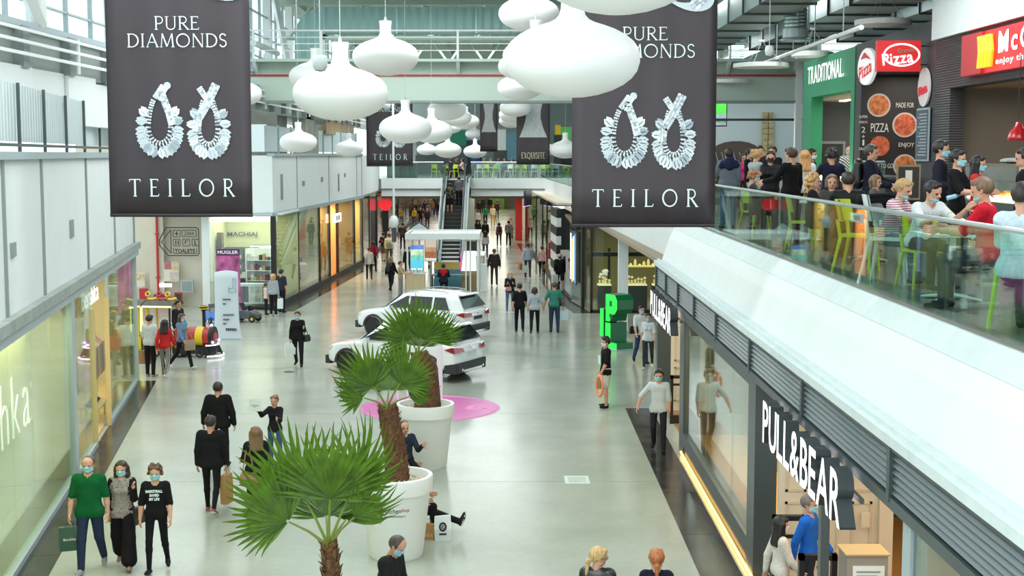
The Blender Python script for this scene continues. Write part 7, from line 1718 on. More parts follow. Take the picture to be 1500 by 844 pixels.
rsg = thing('shop_sign', 'long red sign with white letters and yellow fries mark', 'sign', (XS - .12, 24.0, 8.2)); MB().bb(0, -3.0, -.38, .12, 3.15, .4).build('sign_board', M_sred, rsg); MB().bb(-.05, 2.0, -.38, 0, 3.15, .4).build('sign_end', mat('sign_red_dull', srgb(190, 50, 56), .5), rsg)
for k in range(4): MB().tube([(-.05, 2.1 - k * .2, -.28), (-.06, 2.02 - k * .2, 0), (-.05, 2.12 - k * .2, .3)], .05, 8).build('fries_mark', mat('fries_yellow', srgb(250, 206, 50), .5, emit=.6), rsg)
text('sign_lettering', 'McCh', M_white_em, (-.02, .15, .13), (0, -1, 0), (0, 0, 1), .4, 2.0, .40, .012, .008, spacing=1.25, parent=rsg, side=M_sred); text('sign_lettering', 'enjoy the fee', M_white_em, (-.02, .2, -.22), (0, -1, 0), (0, 0, 1), .2, 2.2, .15, .002, 0, spacing=1.15, parent=rsg)
dcs = thing('display_case', 'lit glass case of pastries under the red sign', 'display case', (8.6, 22.4, ZU)); MB().bb(-.5, -1.4, 0, .5, 2.2, .8).build('case_base', M_dgrey, dcs); MB().bb(-.48, -1.35, .8, .48, 2.15, 1.4).build('case_glass', M_glass, dcs); MB().bb(-.45, -1.3, .82, .45, 2.1, .86).build('lit_tray', M_lamp_w, dcs); MB().bb(-.5, -1.4, 1.4, .5, 2.2, 1.44).build('case_top', mat('case_tint', srgb(120, 110, 90), .3), dcs)
rg = random.Random(3)
for k in range(24): MB().ball((rg.uniform(-.38, .3), -1.2 + k * .135, .92), (.07, .06, .05), 8, 5).build('pastry', mat('pastry_%d' % (k % 2), (srgb(226, 170, 90), srgb(214, 140, 80))[k % 2], .6), dcs)
for k in range(3): MB().ball((-.1, -.9 + k * .9, 1.49), (.2, .3, .05), 10, 5).build('tray_lid', M_lgrey, dcs)
rl = thing('pendant_lamp', 'red dome pendant lamp in front of the taupe wall', 'lamp', atd(1491, 206, 22.5)); MB().lathe([(.17, 0), (.165, .06), (.13, .16), (.07, .22), (.04, .3), (0, .3)], 20).build('shade', mat('lamp_red', srgb(196, 30, 40), .25, coat=.5), rl, smooth=True); MB().tube([(0, 0, .3), (0, 0, 1.4)], .008, 5).build('cable', M_black, rl); MB().ball((0, 0, .05), .05, 10, 6).build('bulb', M_lamp_w, rl)
# back of the terrace: screen, toilet sign, arched window, stone pier
tv = thing('wall_screen', 'green landscape picture on a hanging screen beside the right banner', 'screen', atd(1052, 168, 58)); MB().bb(-.8, 0, -.5, .38, .08, .55).build('screen_case', M_black, tv); MB().bb(-.75, -.01, .05, .34, 0, .5).build('screen_upper', mat('tv_green', srgb(70, 190, 60), .4, emit=.6, noise=.4, nscale=3), tv); MB().bb(-.75, -.01, -.45, .34, 0, .05).build('screen_lower', mat('tv_grey', srgb(130, 150, 150), .4, emit=.5, noise=.4, nscale=4), tv); MB().tube([(0, .04, .55), (0, .04, 4)], .02, 5).build('hanger', M_lgrey, tv)
ts = thing('toilet_sign', 'small white hanging toilet sign above the screen', 'sign', atd(1050, 137, 56)); MB().tube([(0, .02, .28), (0, .02, 12.6 - ts.location.z)], .012, 4).build('hanger', M_lgrey, ts); MB().bb(-.7, 0, -.28, .34, .05, .28).build('sign_board', mat('sign_pale2', srgb(206, 220, 220), .5), ts); text('sign_lettering', 'TOALETE', M_txt, (-.1, -.01, -.14), (1, 0, 0), (0, 0, 1), .2, .8, .13, .003, parent=ts)
m = MB();
for x in (-.3, 0, .18): outline(m, [(x, .2), (x + .13, .2), (x + .13, .05), (x, .05)], .018)
m.build('sign_icons', M_txt, ts)
aw = thing('arched_window', 'dark arched window with louvres on the terrace back wall', 'window', (10.2, 62.4, ZU)); m = MB(); A_ = [(-1.2, 0, 0), (1.1, 0, 0), (1.1, 0, 1.7)] + [(1.1 * math.cos(R(a)), 0, 1.7 + .5 * math.sin(R(a))) for a in range(20, 180, 20)] + [(-1.2, 0, 1.7)]; m.prism(A_, (0, .06, 0)); m.build('window_leaf', mat('window_brown', srgb(88, 70, 62), .5), aw)
for k in range(8): MB().tube([(-1.0 + k * .27, -.03, .2), (-.75 + k * .27, -.03, 1.0), (-.95 + k * .27, -.03, 1.7)], .02, 4).build('window_bar', M_lgrey, aw)
M_stone = mat('stone_pier', srgb(186, 170, 130), .8, noise=.4, nscale=4)
spier = sroot('wall_stone_pier', (11.6, 62.3, ZU))
for k in range(14):
 for q in range(2): MB().bb(-.25 + q * .26 + .005, -.1, k * .25 + .01, -.01 + q * .26 - .005 + .0, .1, (k + 1) * .25 - .01).build('stone', M_stone, spier)
fr2 = thing('goal_frame', 'thin black square frame in front of the terrace back wall', 'frame', (12.3, 58, ZU)); MB().bb(-4, -.05, 3.0, .05, .05, 3.1).build('top_bar', M_black, fr2); MB().bb(-.05, -.05, 0, .05, .05, 3.1).build('post', M_black, fr2); MB().bb(-4.05, -.05, 0, -3.95, .05, 3.1).build('post', M_black, fr2)
wcol = sroot('wall_terrace_column', (10.4, 50.0, ZU)); MB().bb(-.12, -.12, 0, .12, .12, 6.4).build('column_shaft', M_white2, wcol)
# ducts and disc lights under the terrace roof
M_dduct = mat('terrace_duct', srgb(120, 140, 138), .4, .5, noise=.08, nscale=2)
for k, (x, y0, y1, z0, z1, w, lab) in enumerate(((6.6, 26, 49, 9.9, 10.9, 1.3, 'broad grey rectangular duct nearest the right banner'), (9.2, 20, 49, 10.0, 11.0, 1.6, 'dark rectangular duct above the green and pizza stalls'), (12.0, 24, 49, 10.2, 11.1, 1.4, 'rearmost rectangular duct under the terrace roof'))):
 t = thing('ceiling_duct', lab, 'duct', (x, y0, z0)); n = int((y1 - y0) / 2.4)
 for q in range(n): MB().bb(-w / 2, q * 2.4, 0, w / 2, q * 2.4 + 2.36, z1 - z0).build('duct_section', M_dduct, t); MB().bb(-w / 2 - .05, q * 2.4 + 2.34, -.05, w / 2 + .05, q * 2.4 + 2.40, z1 - z0 + .05).build('duct_flange', M_dgrey, t)
 for q in range(3): MB().tube([(0, q * 6 + 1, z1 - z0), (0, q * 6 + 1, 11.3 - z0)], .015, 4).build('hanger_rod', M_lgrey, t)
for k, (u, v, y, r, lab) in enumerate(((1165, 60, 36, .29, 'large ribbed round air outlet left of the pizza sign'), (1078, 118, 55, .30, 'smaller ribbed round air outlet near the right banner'))):
 p = atd(u, v, y); t = thing('air_outlet', lab, 'duct', p)
 prof = [];
 for q in range(22): prof += [(r, .3 + q * .09), (r + .012, .3 + q * .09 + .03), (r, .3 + q * .09 + .06)]
 MB().lathe(prof, 24).build('ribbed_pipe', M_steel, t); MB().lathe([(r + .02, .06), (r + .04, .08), (r + .04, .3), (r, .32)], 24).build('collar', M_lgrey, t); MB().tube([(0, 0, 2.2), (0, 0, (11.2 if y < 48 else 12.6) - p.z)], .05, 6).build('hanger', M_lgrey, t); MB().lathe([(0, .03), (r + .1, 0), (r + .12, .03), (r + .03, .07)], 24).build('diffuser', M_steel, t)
M_disc = mat('disc_lit', (1, 1, 1), .5, emit=2.2)
for u, v, w, D, lab in ((1293, 37, 80, 1.3, 'disc light nearest the red blade sign'), (1190, 83, 60, 1.2, 'disc light in front of the green stall top'), (1115, 99, 80, 1.7, 'widest disc light in the middle of the terrace ceiling'), (1070, 122, 60, 1.5, 'disc light just right of the banner, below the others'), (1098, 125, 40, 1.2, 'small disc light overlapping the one beside the banner'), (1150, 138, 50, 1.4, 'lowest disc light left of the green stall')):
 d_ = F_PX * D / w; p = atd(u, v, d_); t = thing('disc_light', lab, 'lamp', p, 0, 'disc lights over the food court')
 MB().lathe([(D / 2 - .04, 0), (D / 2, 0), (D / 2, .12), (D / 2 - .05, .13), (0, .13)], 36).build('rim', M_white2, t); MB().lathe([(0, .01), (D / 2 - .04, .01), (D / 2 - .04, .04), (0, .04)], 36).build('diffuser', M_disc, t)
 for a in (0, 2.1, 4.2): MB().tube([(D * .4 * math.cos(a), D * .4 * math.sin(a), .12), (0, 0, .8)], .006, 4).build('wire', M_cable, t)
 MB().tube([(0, 0, .8), (0, 0, (11.2 if p.y < 48 else 12.6) - p.z)], .008, 4).build('cable', M_cable, t); MB().lathe([(0, .78), (.09, .79), (.09, .84), (0, .85)], 12).build('ceiling_rose', M_white2, t)
tbm2 = thing('conduit', 'long slanting white conduit under the terrace roof', 'pipe', (0, 0, 0)); a_, b_ = atd(1110, 95, 50), atd(1262, 40, 26); tbm2.location = a_; MB().tube([(0, 0, 0), b_ - a_], .05, 8).build('tube', M_white2, tbm2)
for q in range(5): pp = (b_ - a_) * (q / 5 + .1); MB().tube([pp, pp + Vector((0, 0, 11.2 - (a_.z + pp.z)))], .012, 4).build('hanger', M_lgrey, tbm2)
sp3 = thing('speaker_pod', 'white capsule speaker over the terrace between disc lights', 'speaker', atd(1127, 74, 30)); MB().lathe([(0, -.12), (.08, -.1), (.1, 0), (.08, .1), (0, .12)], 14).build('capsule', M_white2, sp3, smooth=True); MB().tube([(0, 0, .1), (0, 0, 2.2)], .01, 5).build('cable', M_cable, sp3)

# ------------------------------------------------------------------ chairs and tables
M_lime = mat('lime_plastic', srgb(186, 204, 40), .4); M_pale = mat('white_plastic', srgb(216, 224, 222), .4)
def make_stool(m, nm, cat='chair'):
 """moulded shell chair: seat, curved backrest, four splayed legs"""
 t = thing(nm, '', cat)
 MB().prism([(-.20, -.20, .43), (.20, -.20, .43), (.19, .18, .43), (-.19, .18, .43)], (0, 0, .035)).build('seat', m, t)
 vs = []; n = 8
 for j in range(3):
  z = (.62, .75, .88)[j]
  for i in range(n + 1):
   x = -.21 + .42 * i / n; y = .21 + .03 * j - .10 * (abs(x) / .21) ** 2; vs += [(x, y, z), (x, y + .025, z)]
 fs = []
 for j in range(2):
  for i in range(n):
   a = (j * (n + 1) + i) * 2; b = a + 2; c_ = a + 2 * (n + 1); d_ = c_ + 2; fs += [(a, b, d_, c_), (a + 1, c_ + 1, d_ + 1, b + 1)]
 for i in range(n): a = (2 * (n + 1) + i) * 2; fs.append((a, a + 2, a + 3, a + 1)); a = i * 2; fs.append((a, a + 1, a + 3, a + 2))
 MB().add(vs, fs).build('backrest', m, t)
 for sx in (-1, 1):
  MB().tube([(sx * .18, -.17, .44), (sx * .22, -.21, 0)], [.022, .016], 6).build('leg', m, t); MB().tube([(sx * .18, .16, .44), (sx * .23, .25, 0)], [.024, .016], 6).build('leg', m, t)
  MB().tube([(sx * .18, .17, .44), (sx * .2, .2, .64)], .022, 6).build('back_post', m, t)
 return t
ST = {'lime': make_stool(M_lime, 'lime_chair'), 'white': make_stool(M_pale, 'white_chair')}; used = {'lime': False, 'white': False}
def chair(kind, pos, rz, label, s=1.0):
 root = ST[kind]
 if not used[kind]: used[kind] = True; root.location = pos; root.rotation_euler = (0, 0, R(rz)); o = root
 else: o = dup(root, pos, R(rz))
 o['label'] = label; o['group'] = 'food court chairs'; o.scale = (s, s, s); return o
def ctable(pos, label, h=.74, w=.75):
 t = thing('cafe_table', label, 'table', pos); MB().bb(-w / 2, -w / 2, h - .03, w / 2, w / 2, h).build('table_top', M_pale, t); MB().tube([(0, 0, .03), (0, 0, h - .03)], .035, 10).build('pedestal', M_pale, t)
 for k in range(4): a = PI / 4 + k * PI / 2; MB().tube([(0, 0, .06), (.36 * math.cos(a), .36 * math.sin(a), .015)], [.025, .015], 6).build('foot', M_pale, t)
 return t
def tz(u, vtop, h): return at(u, vtop, ZU + h)      # place on the terrace by the height of the top
chair('lime', Vector((4.72, 18.6, ZU)), 60, 'lime chair behind the rail, left of the white chair', 1.12)
chair('white', Vector((4.72, 17.0, ZU)), 60, 'white moulded chair behind the rail holding a dark jacket', 1.25)
chair('lime', Vector((4.74, 12.4, ZU)), -150, 'lime chair nearest the right edge behind the rail', 1.2)
chair('lime', Vector((4.9, 27.6, ZU)), 120, 'lime chair behind the rail beside the standing grey-and-navy jacket'); chair('lime', Vector((4.95, 23.3, ZU)), 70, 'lime chair seen through the glass by the short-haired seated woman'); chair('white', Vector((5.2, 18.9, ZU)), 175, 'white chair back seen over the rail beside the striped shirt')
chair('lime', Vector((4.95, 16.4, ZU)), 10, 'lime chair behind the man in the white shirt'); chair('lime', Vector((4.7, 11.3, ZU)), 150, 'lime seat under the man in the pale shirt at the edge')
ctable(Vector((4.85, 15.0, ZU)), 'white pedestal table with food between the seated men'); ctable(Vector((5.35, 20.6, ZU)), 'white table in front of the curly-haired woman'); ctable(Vector((5.5, 25.2, ZU)), 'white table behind the rail near the banner')
# food and drinks on the near table
dk_ = thing('drink_cup', 'dark drink cup with an orange carton beside it', 'cup', (4.72, 14.85, ZU + .74)); MB().lathe([(0, 0), (.03, 0), (.038, .13), (.036, .135), (0, .135)], 14).build('cup', M_cladding, dk_); MB().tube([(0, 0, .13), (.02, 0, .22), (.07, 0, .235)], .006, 6).build('straw', M_lime, dk_)
jc = thing('juice_carton', 'small yellow juice glass on the near table', 'glass', (4.62, 14.9, ZU + .74)); MB().lathe([(0, 0), (.026, 0), (.03, .15), (0, .15)], 14).build('glass', mat('juice_yellow', srgb(240, 190, 30), .3), jc); MB().lathe([(.031, .14), (.031, .152), (.025, .152)], 14).build('rim', M_pale, jc)
fc = thing('ice_cream_cup', 'clear cup of red dessert on the near table', 'cup', (4.95, 15.0, ZU + .74)); MB().lathe([(0, 0), (.03, 0), (.045, .10), (0, .10)], 14).build('cup', mat('dessert_red', srgb(226, 110, 90), .4), fc); MB().ball((0, 0, .11), (.042, .042, .05), 12, 8).build('topping', mat('cream_top', srgb(240, 220, 200), .6), fc)
for k, (x, y) in enumerate(((4.68, 15.2), (5.0, 14.75))):
 t = thing('plate', ('plate of food in front of the striped shirt', 'plate of food in front of the red shirt')[k], 'plate', (x, y, ZU + .74)); MB().lathe([(0, .0), (.09, 0), (.13, .02), (.125, .024), (0, .008)], 24).build('dish', M_pale, t); MB().ball((0, 0, .02), (.08, .07, .025), 10, 6).build('food', M_pz, t)
jk = thing('jacket', 'dark jacket hung over the white chair back', 'jacket', (4.62, 17.2, ZU + .98)); m = SDF(); m.cone((-.24, 0, .06), (.24, -.02, .08), .06, .07, 0, .8); m.cone((-.2, .02, .05), (-.14, .05, -.22), .07, .08, 0, .6); m.cone((.1, .02, .05), (.2, .06, -.18), .08, .06, 0, .6); V_, Q_, I_ = m.mesh(.02); link('garment', np_mesh('garment', V_, Q_, I_, [cloth((30, 30, 34))]), jk)
MB().tube([(-.2, -.05, .1), (0, -.09, .12), (.2, -.05, .1)], .02, 6).build('collar', cloth((24, 24, 28)), jk)
# far bridge food court: chairs and tables behind the rail
rgb_ = random.Random(21)
spots = [(-3.9, 92.2), (-2.2, 91.2), (-1.7, 92.0), (-1.0, 91.1), (-0.2, 91.3), (0.3, 92.2), (0.9, 91.2), (1.5, 91.6), (2.0, 91.0), (-5.1, 91.6)]
for i, (x, y) in enumerate(spots):
 k = 'lime' if i % 3 != 1 else 'white'
 chair(k, Vector((x, y, ZU)), rgb_.uniform(-60, 60) + (180 if i % 2 else 0), '%s chair behind the far bridge rail, %s' % (k, ('by the escalator head', 'just right of the escalator', 'second right of the escalator', 'third right of the escalator', 'left of the narrow dark banner', 'behind the narrow dark banner', 'right of the narrow dark banner', 'under the fashion banner left part', 'at the right corner of the bridge', 'left of the escalator head')[i]), 1.05)
for x, y, lab in ((-1.3, 92.6, 'left'), (0.5, 93.0, 'middle'), (1.9, 92.4, 'right')): ctable(Vector((x, y, ZU)), 'white cafe table behind the far bridge rail, %s one' % lab)
# stalls and screens at the far end of the upper hall
far = (('green_kiosk', 'green lit kiosk front far behind the bridge', 668, 202, 30, 22, (24, 120, 84)), ('screen_wall', 'pale blue lit menu screens far behind the bridge', 690, 200, 26, 10, (120, 170, 220)), ('teal_stall', 'teal stall front with red mark far behind the bridge', 745, 215, 34, 40, (110, 160, 175)), ('white_kiosk', 'white kiosk with green door far behind the bridge', 733, 205, 16, 30, (214, 222, 214)), ('yellow_sign', 'yellow lit sign far behind the right banner edge', 818, 190, 8, 14, (240, 200, 40)), ('green_sign', 'bright green lit panel far right behind the bridge', 830, 205, 18, 40, (120, 220, 130)), ('grey_stall', 'grey stall front far behind the left part of the bridge', 630, 210, 40, 34, (96, 116, 112)))
for nm, lab, u, v, w, h, c_ in far:
 p = atd(u, v, 118); k = 118 / F_PX; yk_ = 118 + (far.index((nm, lab, u, v, w, h, c_)) % 3) * 1.2; t = thing(nm, lab, 'stall', (p.x, yk_, ZU)); MB().bb(-w * k / 2, 0, p.z - ZU - h * k / 2, w * k / 2, .4, p.z - ZU + h * k / 2).build('front_panel', mat('far_' + nm, srgb(*c_), .5, emit=.25, ecol=srgb(*c_)), t); MB().bb(-w * k / 2 - .1, .1, 0, w * k / 2 + .1, .5, p.z - ZU - h * k / 2).build('counter', M_dgrey, t); MB().bb(-w * k / 2 - .05, -.05, p.z - ZU + h * k / 2, w * k / 2 + .05, .45, p.z - ZU + h * k / 2 + .15).build('canopy', M_lgrey, t)
# a hedge of round planters left end of the bridge
gm = thing('glazed_pod', 'glazed pod with round corners at the left end of the bridge', 'pod', (-7.4, 92.0, ZU)); MB().bb(-1.0, 0, 0, 1.0, .8, 1.0).build('pod_body', mat('pod_dark', srgb(70, 84, 84), .4), gm); MB().bb(-1.05, -.05, 1.0, 1.05, .85, 1.08).build('pod_top', M_lgrey, gm); MB().bb(-.9, -.03, .15, .9, 0, .9).build('pod_glass', M_glass_p, gm)
# ================================================================== bags
M_paperb = mat('brown_paper', srgb(178, 134, 84), .8); M_bagw = mat('white_plastic_bag', srgb(220, 228, 226), .45)
def bag(nm, label, hand, w=.30, h=.36, d=.11, m=None, rz=0, drop=.16, txt=None, tm=None, handle=None):
 """carrier bag hanging from a hand, loop handles included"""
 m = m or M_paperb; z1 = hand.z - drop; t = thing(nm, label, 'bag', (hand.x, hand.y, z1 - h), R(rz))
 b = loft(MB(), [[(-w * .48, -d * .5, 0), (w * .48, -d * .5, 0), (w * .48, d * .5, 0), (-w * .48, d * .5, 0)], [(-w * .5, -d * .55, h * .5), (w * .5, -d * .55, h * .5), (w * .5, d * .55, h * .5), (-w * .5, d * .55, h * .5)], [(-w * .5, -d * .4, h), (w * .5, -d * .4, h), (w * .5, d * .4, h), (-w * .5, d * .4, h)]]); b.build('bag_body', m, t)
 for y in (-d * .3, d * .3):
  MB().tube([(-w * .22, y, h - .02), (-w * .14, y * .6, h + drop * .8), (0, 0, h + drop), (w * .14, y * .6, h + drop * .8), (w * .22, y, h - .02)], .006, 5).build('handle', handle or m, t)
 if txt: text('bag_lettering', txt, tm or M_txt, (0, -d * .56, h * .5), (1, 0, 0), (0, 0, 1), .1, w * .6, None, .001, parent=t)
 return t
def handbag(nm, label, sh, hip, m, w=.26, h=.2, rz=0, off=(0, 0)):
 """bag at the hip on a shoulder strap"""
 p = Vector((hip.x + off[0], hip.y + off[1], hip.z - .02)); t = thing(nm, label, 'bag', (p.x, p.y, p.z - h / 2), R(rz))
 loft(MB(), [[(-w / 2, -.05, 0), (w / 2, -.05, 0), (w / 2, .05, 0), (-w / 2, .05, 0)], [(-w * .5, -.06, h * .5), (w * .5, -.06, h * .5), (w * .5, .06, h * .5), (-w * .5, .06, h * .5)], [(-w * .42, -.035, h), (w * .42, -.035, h), (w * .42, .035, h), (-w * .42, .035, h)]]).build('bag_body', m, t)
 Ri = Matrix.Rotation(-R(rz), 3, 'Z'); q = Ri @ (sh - Vector((p.x, p.y, p.z - h / 2)))
 MB().tube([(-w * .35, 0, h * .9), q.lerp(Vector((-w * .35, 0, h)), .45), q], .011, 5).build('strap', m, t); MB().tube([(w * .35, 0, h * .9), q.lerp(Vector((w * .35, 0, h)), .45), q], .011, 5).build('strap', m, t)
 return t
def backpack(label, J, face, m, s=1.0):
 p = J['back']; t = thing('backpack', label, 'bag', p, R(face)); v, q, i = SDF().cone((0, .09, -.14 * s), (0, .08, .10 * s), .135 * s, .115 * s, 0, .7).cone((0, .15, -.12 * s), (0, .15, -.03), .09 * s, .08 * s, 0, .6).mesh(.022); link('pack_body', np_mesh('pack_body', v, q, i, [m]), t)
 for x in (-1, 1): MB().tube([(x * .09, .05, .14), (x * .11, -.10, .14), (x * .12, -.2, .02), (x * .10, .02, -.16)], .016, 6).build('strap', m, t)
BK = (26, 26, 29); NV = (28, 34, 54); WH = (206, 214, 212); GY = (126, 132, 134); DN = (58, 76, 108); KH = (160, 146, 118)
def stripes(name, c1, c2, scale, axis, thr=.5):
 m = mat(name, srgb(*c1), .85); nt = m.node_tree; b = nt.nodes['Principled BSDF']; tc = nt.nodes.new('ShaderNodeTexCoord'); w = nt.nodes.new('ShaderNodeTexWave'); w.bands_direction = axis; w.inputs['Scale'].default_value = scale; nt.links.new(tc.outputs['Object'], w.inputs['Vector'])
 r = nt.nodes.new('ShaderNodeValToRGB'); r.color_ramp.interpolation = 'CONSTANT'; r.color_ramp.elements[0].color = (*srgb(*c1), 1); r.color_ramp.elements[1].position = thr; r.color_ramp.elements[1].color = (*srgb(*c2), 1); nt.links.new(w.outputs['Fac'], r.inputs[0]); nt.links.new(r.outputs[0], b.inputs['Base Color']); return m
def floral(name, c1, c2, sc=14):
 m = mat(name, srgb(*c1), .85); nt = m.node_tree; b = nt.nodes['Principled BSDF']; tc = nt.nodes.new('ShaderNodeTexCoord'); w = nt.nodes.new('ShaderNodeTexVoronoi'); w.inputs['Scale'].default_value = sc; nt.links.new(tc.outputs['Object'], w.inputs['Vector'])
 r = nt.nodes.new('ShaderNodeValToRGB'); r.color_ramp.interpolation = 'CONSTANT'; r.color_ramp.elements[0].color = (*srgb(*c2), 1); r.color_ramp.elements[1].position = .28; r.color_ramp.elements[1].color = (*srgb(*c1), 1); nt.links.new(w.outputs['Distance'], r.inputs[0]); nt.links.new(r.outputs[0], b.inputs['Base Color']); return m
M_strT = stripes('striped_trousers', (24, 22, 26), (210, 206, 204), 9, 'X', .8); M_strR = stripes('striped_shirt', (214, 206, 210), (160, 70, 100), 11, 'Z', .62); M_chk = stripes('checked_shirt', (206, 210, 214), (40, 48, 66), 7, 'DIAGONAL', .55)
M_flor = floral('floral_skirt', (22, 22, 24), (214, 196, 190)); M_leo = floral('spotted_blouse', (150, 140, 136), (40, 36, 38), 40); M_hoodgn = cloth((40, 42, 48))
def G(u, v): return at(u, v)
# ---------------------------------------------------------------- near left trio
o, J = person('man in green polo shirt and jeans walking towards the camera', G(134, 838), 4, 1.80, top=(10, 88, 46), bot=(40, 52, 76), shoe=(150, 146, 150), sleeve=.42, hair='buzz', hcol=(90, 70, 58), mask='blue', pose='walk2', stride=12, build=1.12, rarm=(6, 13, 8), larm=(-4, 12, 10), sole=True, hem=.05)
bag('shopping_bag', 'dark green carrier bag in the green-shirted man\'s hand', J['R'], .30, .36, .12, mat('bag_green', srgb(44, 78, 60), .5), 20, .10, 'Bershka', M_chalk)
o, J = person('woman in black cardigan and wide black trousers beside the green polo', G(182, 832), 2, 1.68, True, topm=M_leo, armm=cloth((28, 24, 30)), bot=(24, 20, 24), shoe=(150, 120, 96), legs='wide', hair='wavy', hcol=(52, 34, 28), mask='blue', pose='walk', stride=14, larm=(35, 14, 112), rarm=(0, 8, 10), jacket=.012, hem=.05)
handbag('shoulder_bag', 'black shoulder bag of the woman in the black cardigan', J['shL'], J['shL'] + Vector((.06, .05, -.55)), M_black, .28, .26, 70)
o, J = person('youth in black printed T-shirt and black trousers with curly hair', G(231, 838), 6, 1.66, top=(20, 20, 22), bot=(20, 20, 24), shoe=(24, 24, 26), sleeve=.48, legs='slim', hair='curly', hcol=(86, 58, 40), mask='blue', pose='walk2', stride=10, build=.92, rarm=(2, 12, 8), larm=(6, 10, 12))
for k, (s, w, z) in enumerate((('BASKETBALL', .25, .06), ('SAVED', .14, 0), ('MY LIFE', .15, -.06))):
 tx = text('shirt_lettering', s, M_print, (0, -.145, 1.22 + z), (1, 0, 0), (0, .12, 1), .1, w, .042, .001, .004, parent=o)
# ---------------------------------------------------------------- walking away, left
o, J = person('man in black hoodie walking away with a brown paper bag', G(311, 752), 178, 1.76, top=(24, 25, 27), bot=(26, 26, 28), shoe=(150, 90, 84), legs='slim', hair='short', hcol=(44, 36, 30), pose='walk', stride=13, jacket=.02, rarm=(4, 10, 8), larm=(-4, 10, 8), sole=True, hem=.06)
bag('paper_bag', 'tall brown paper bag held by the man in the black hoodie', J['R'] if J['R'].x > J['L'].x else J['L'], .26, .52, .12, M_paperb, 75, .12)
p = at(319, 558, 1.80); o, J = person('man in black jacket walking ahead of the black hoodie', Vector((p.x, p.y, 0)), 182, 1.80, top=(22, 23, 24), bot=(24, 24, 26), hair='buzz', hcol=(40, 32, 28), pose='walk2', stride=14, jacket=.025, build=1.06, larm=(4, 20, 16), rarm=(-2, 18, 14), hem=.05)
o, J = person('woman with light brown hair and patterned trousers behind the nearest palm', G(377, 765), 195, 1.68, True, top=(30, 30, 34), bot=(52, 54, 54), shoe=(24, 24, 26), hair='long', hcol=(120, 92, 66), pose='walk', stride=12, jacket=.012, legs='slim', larm=(20, 12, 60))
handbag('handbag', 'brown handbag of the woman behind the nearest palm', J['shL'], Vector((at(364, 700, .85))), mat('bag_tan', srgb(150, 108, 74), .5), .3, .2, 10)
p = at(402, 579, 1.50); o, J = person('girl in dark clothes holding up a white sheet behind the palm', Vector((p.x, p.y, 0)), -12, 1.50, True, top=(30, 26, 30), bot=(70, 90, 124), hair='bun', hcol=(130, 84, 56), pose='stand', rarm=(70, 16, 66), larm=(40, 10, 70), build=.9)
pp = thing('paper_sheet', 'white sheet of paper held up by the girl', 'paper', J['R'] + Vector((-.02, -.04, .05)), R(-15)); MB().slab((-.15, 0, -.13), (.13, 0, -.12), (.15, .02, .12), (-.13, .02, .11), (0, .004, 0)).build('sheet', M_bagw, pp); MB().bb(-.08, -.002, -.02, .08, 0, .0).build('sheet_print', M_lgrey, pp)
o, J = person('woman in loose black top and trousers with a white bag, mid hall', G(437, 537), -4, 1.66, True, top=(22, 22, 24), bot=(24, 24, 26), hair='short', hcol=(54, 36, 30), mask='blue', pose='walk', stride=8, build=1.12, larm=(20, 14, 100), rarm=(2, 12, 8), hem=.06)
bag('plastic_bag', 'white plastic bag of the woman in loose black top', J['R'], .3, .32, .14, M_bagw, 30, .08); handbag('handbag', 'black handbag on the shoulder of the woman in loose black top', J['shL'], J['shL'] + Vector((.1, .05, -.5)), M_black, .24, .2, 60)
# ---------------------------------------------------------------- by the train
o, J = person('man in white T-shirt seen from behind near the toy train', G(221, 552), 160, 1.78, top=WH, bot=(28, 28, 32), shoe=(150, 140, 134), sleeve=.45, hair='short', hcol=(36, 28, 24), pose='stand', build=1.08); bag('paper_bag', 'brown paper bag of the man in white by the train', J['L'] if J['L'].x < J['R'].x else J['R'], .34, .38, .14, M_paperb, 10, .1)
o, J = person('woman in red top and striped trousers by the toy train', G(243, 554), 172, 1.68, True, top=(188, 40, 46), botm=M_strT, shoe=(196, 186, 176), hair='long', hcol=(22, 18, 20), pose='walk', stride=12, legs='trousers', sole=True)
o, J = person('dark-haired man half hidden beside the toy train cab', Vector((G(238, 535).x, 42.6, 0)), 60, 1.74, top=(40, 38, 40), hair='short', hcol=(34, 28, 26), pose='stand')
o, J = person('woman in denim jacket and mask walking right past the train', G(268, 541), 62, 1.68, True, top=(104, 130, 156), bot=BK, shoe=(206, 198, 190), hair='long', hcol=(70, 48, 38), mask='blue', pose='walk', stride=20, jacket=.012, sole=True); handbag('handbag', 'tan handbag of the woman in the denim jacket', J['shL'], J['hip'] + Vector((.25, -.12, -.12)), mat('bag_beige', srgb(158, 134, 108), .6), .3, .3, 40)
o, J = person('blonde woman in checked shirt by the cosmetics shop', G(401, 463), 165, 1.66, True, topm=M_chk, bot=BK, shoe=(214, 206, 200), hair='bob', hcol=(196, 160, 108), pose='stand', sole=True); bag('plastic_bag', 'white plastic bag beside the checked shirt', J['R'] if J['R'].x > J['L'].x else J['L'], .32, .4, .14, M_bagw, 10, .08)
person('man in dark T-shirt by the cosmetics shop', G(413, 458), 150, 1.74, top=(44, 46, 58), bot=(30, 30, 34), sleeve=.45, mask='white', pose='stand'); person('small child in white shirt by the cosmetics shop', G(390, 461), 120, 1.25, top=(206, 190, 186), bot=(34, 32, 36), sleeve=.45, hair='short', hcol=(60, 40, 34), pose='stand')
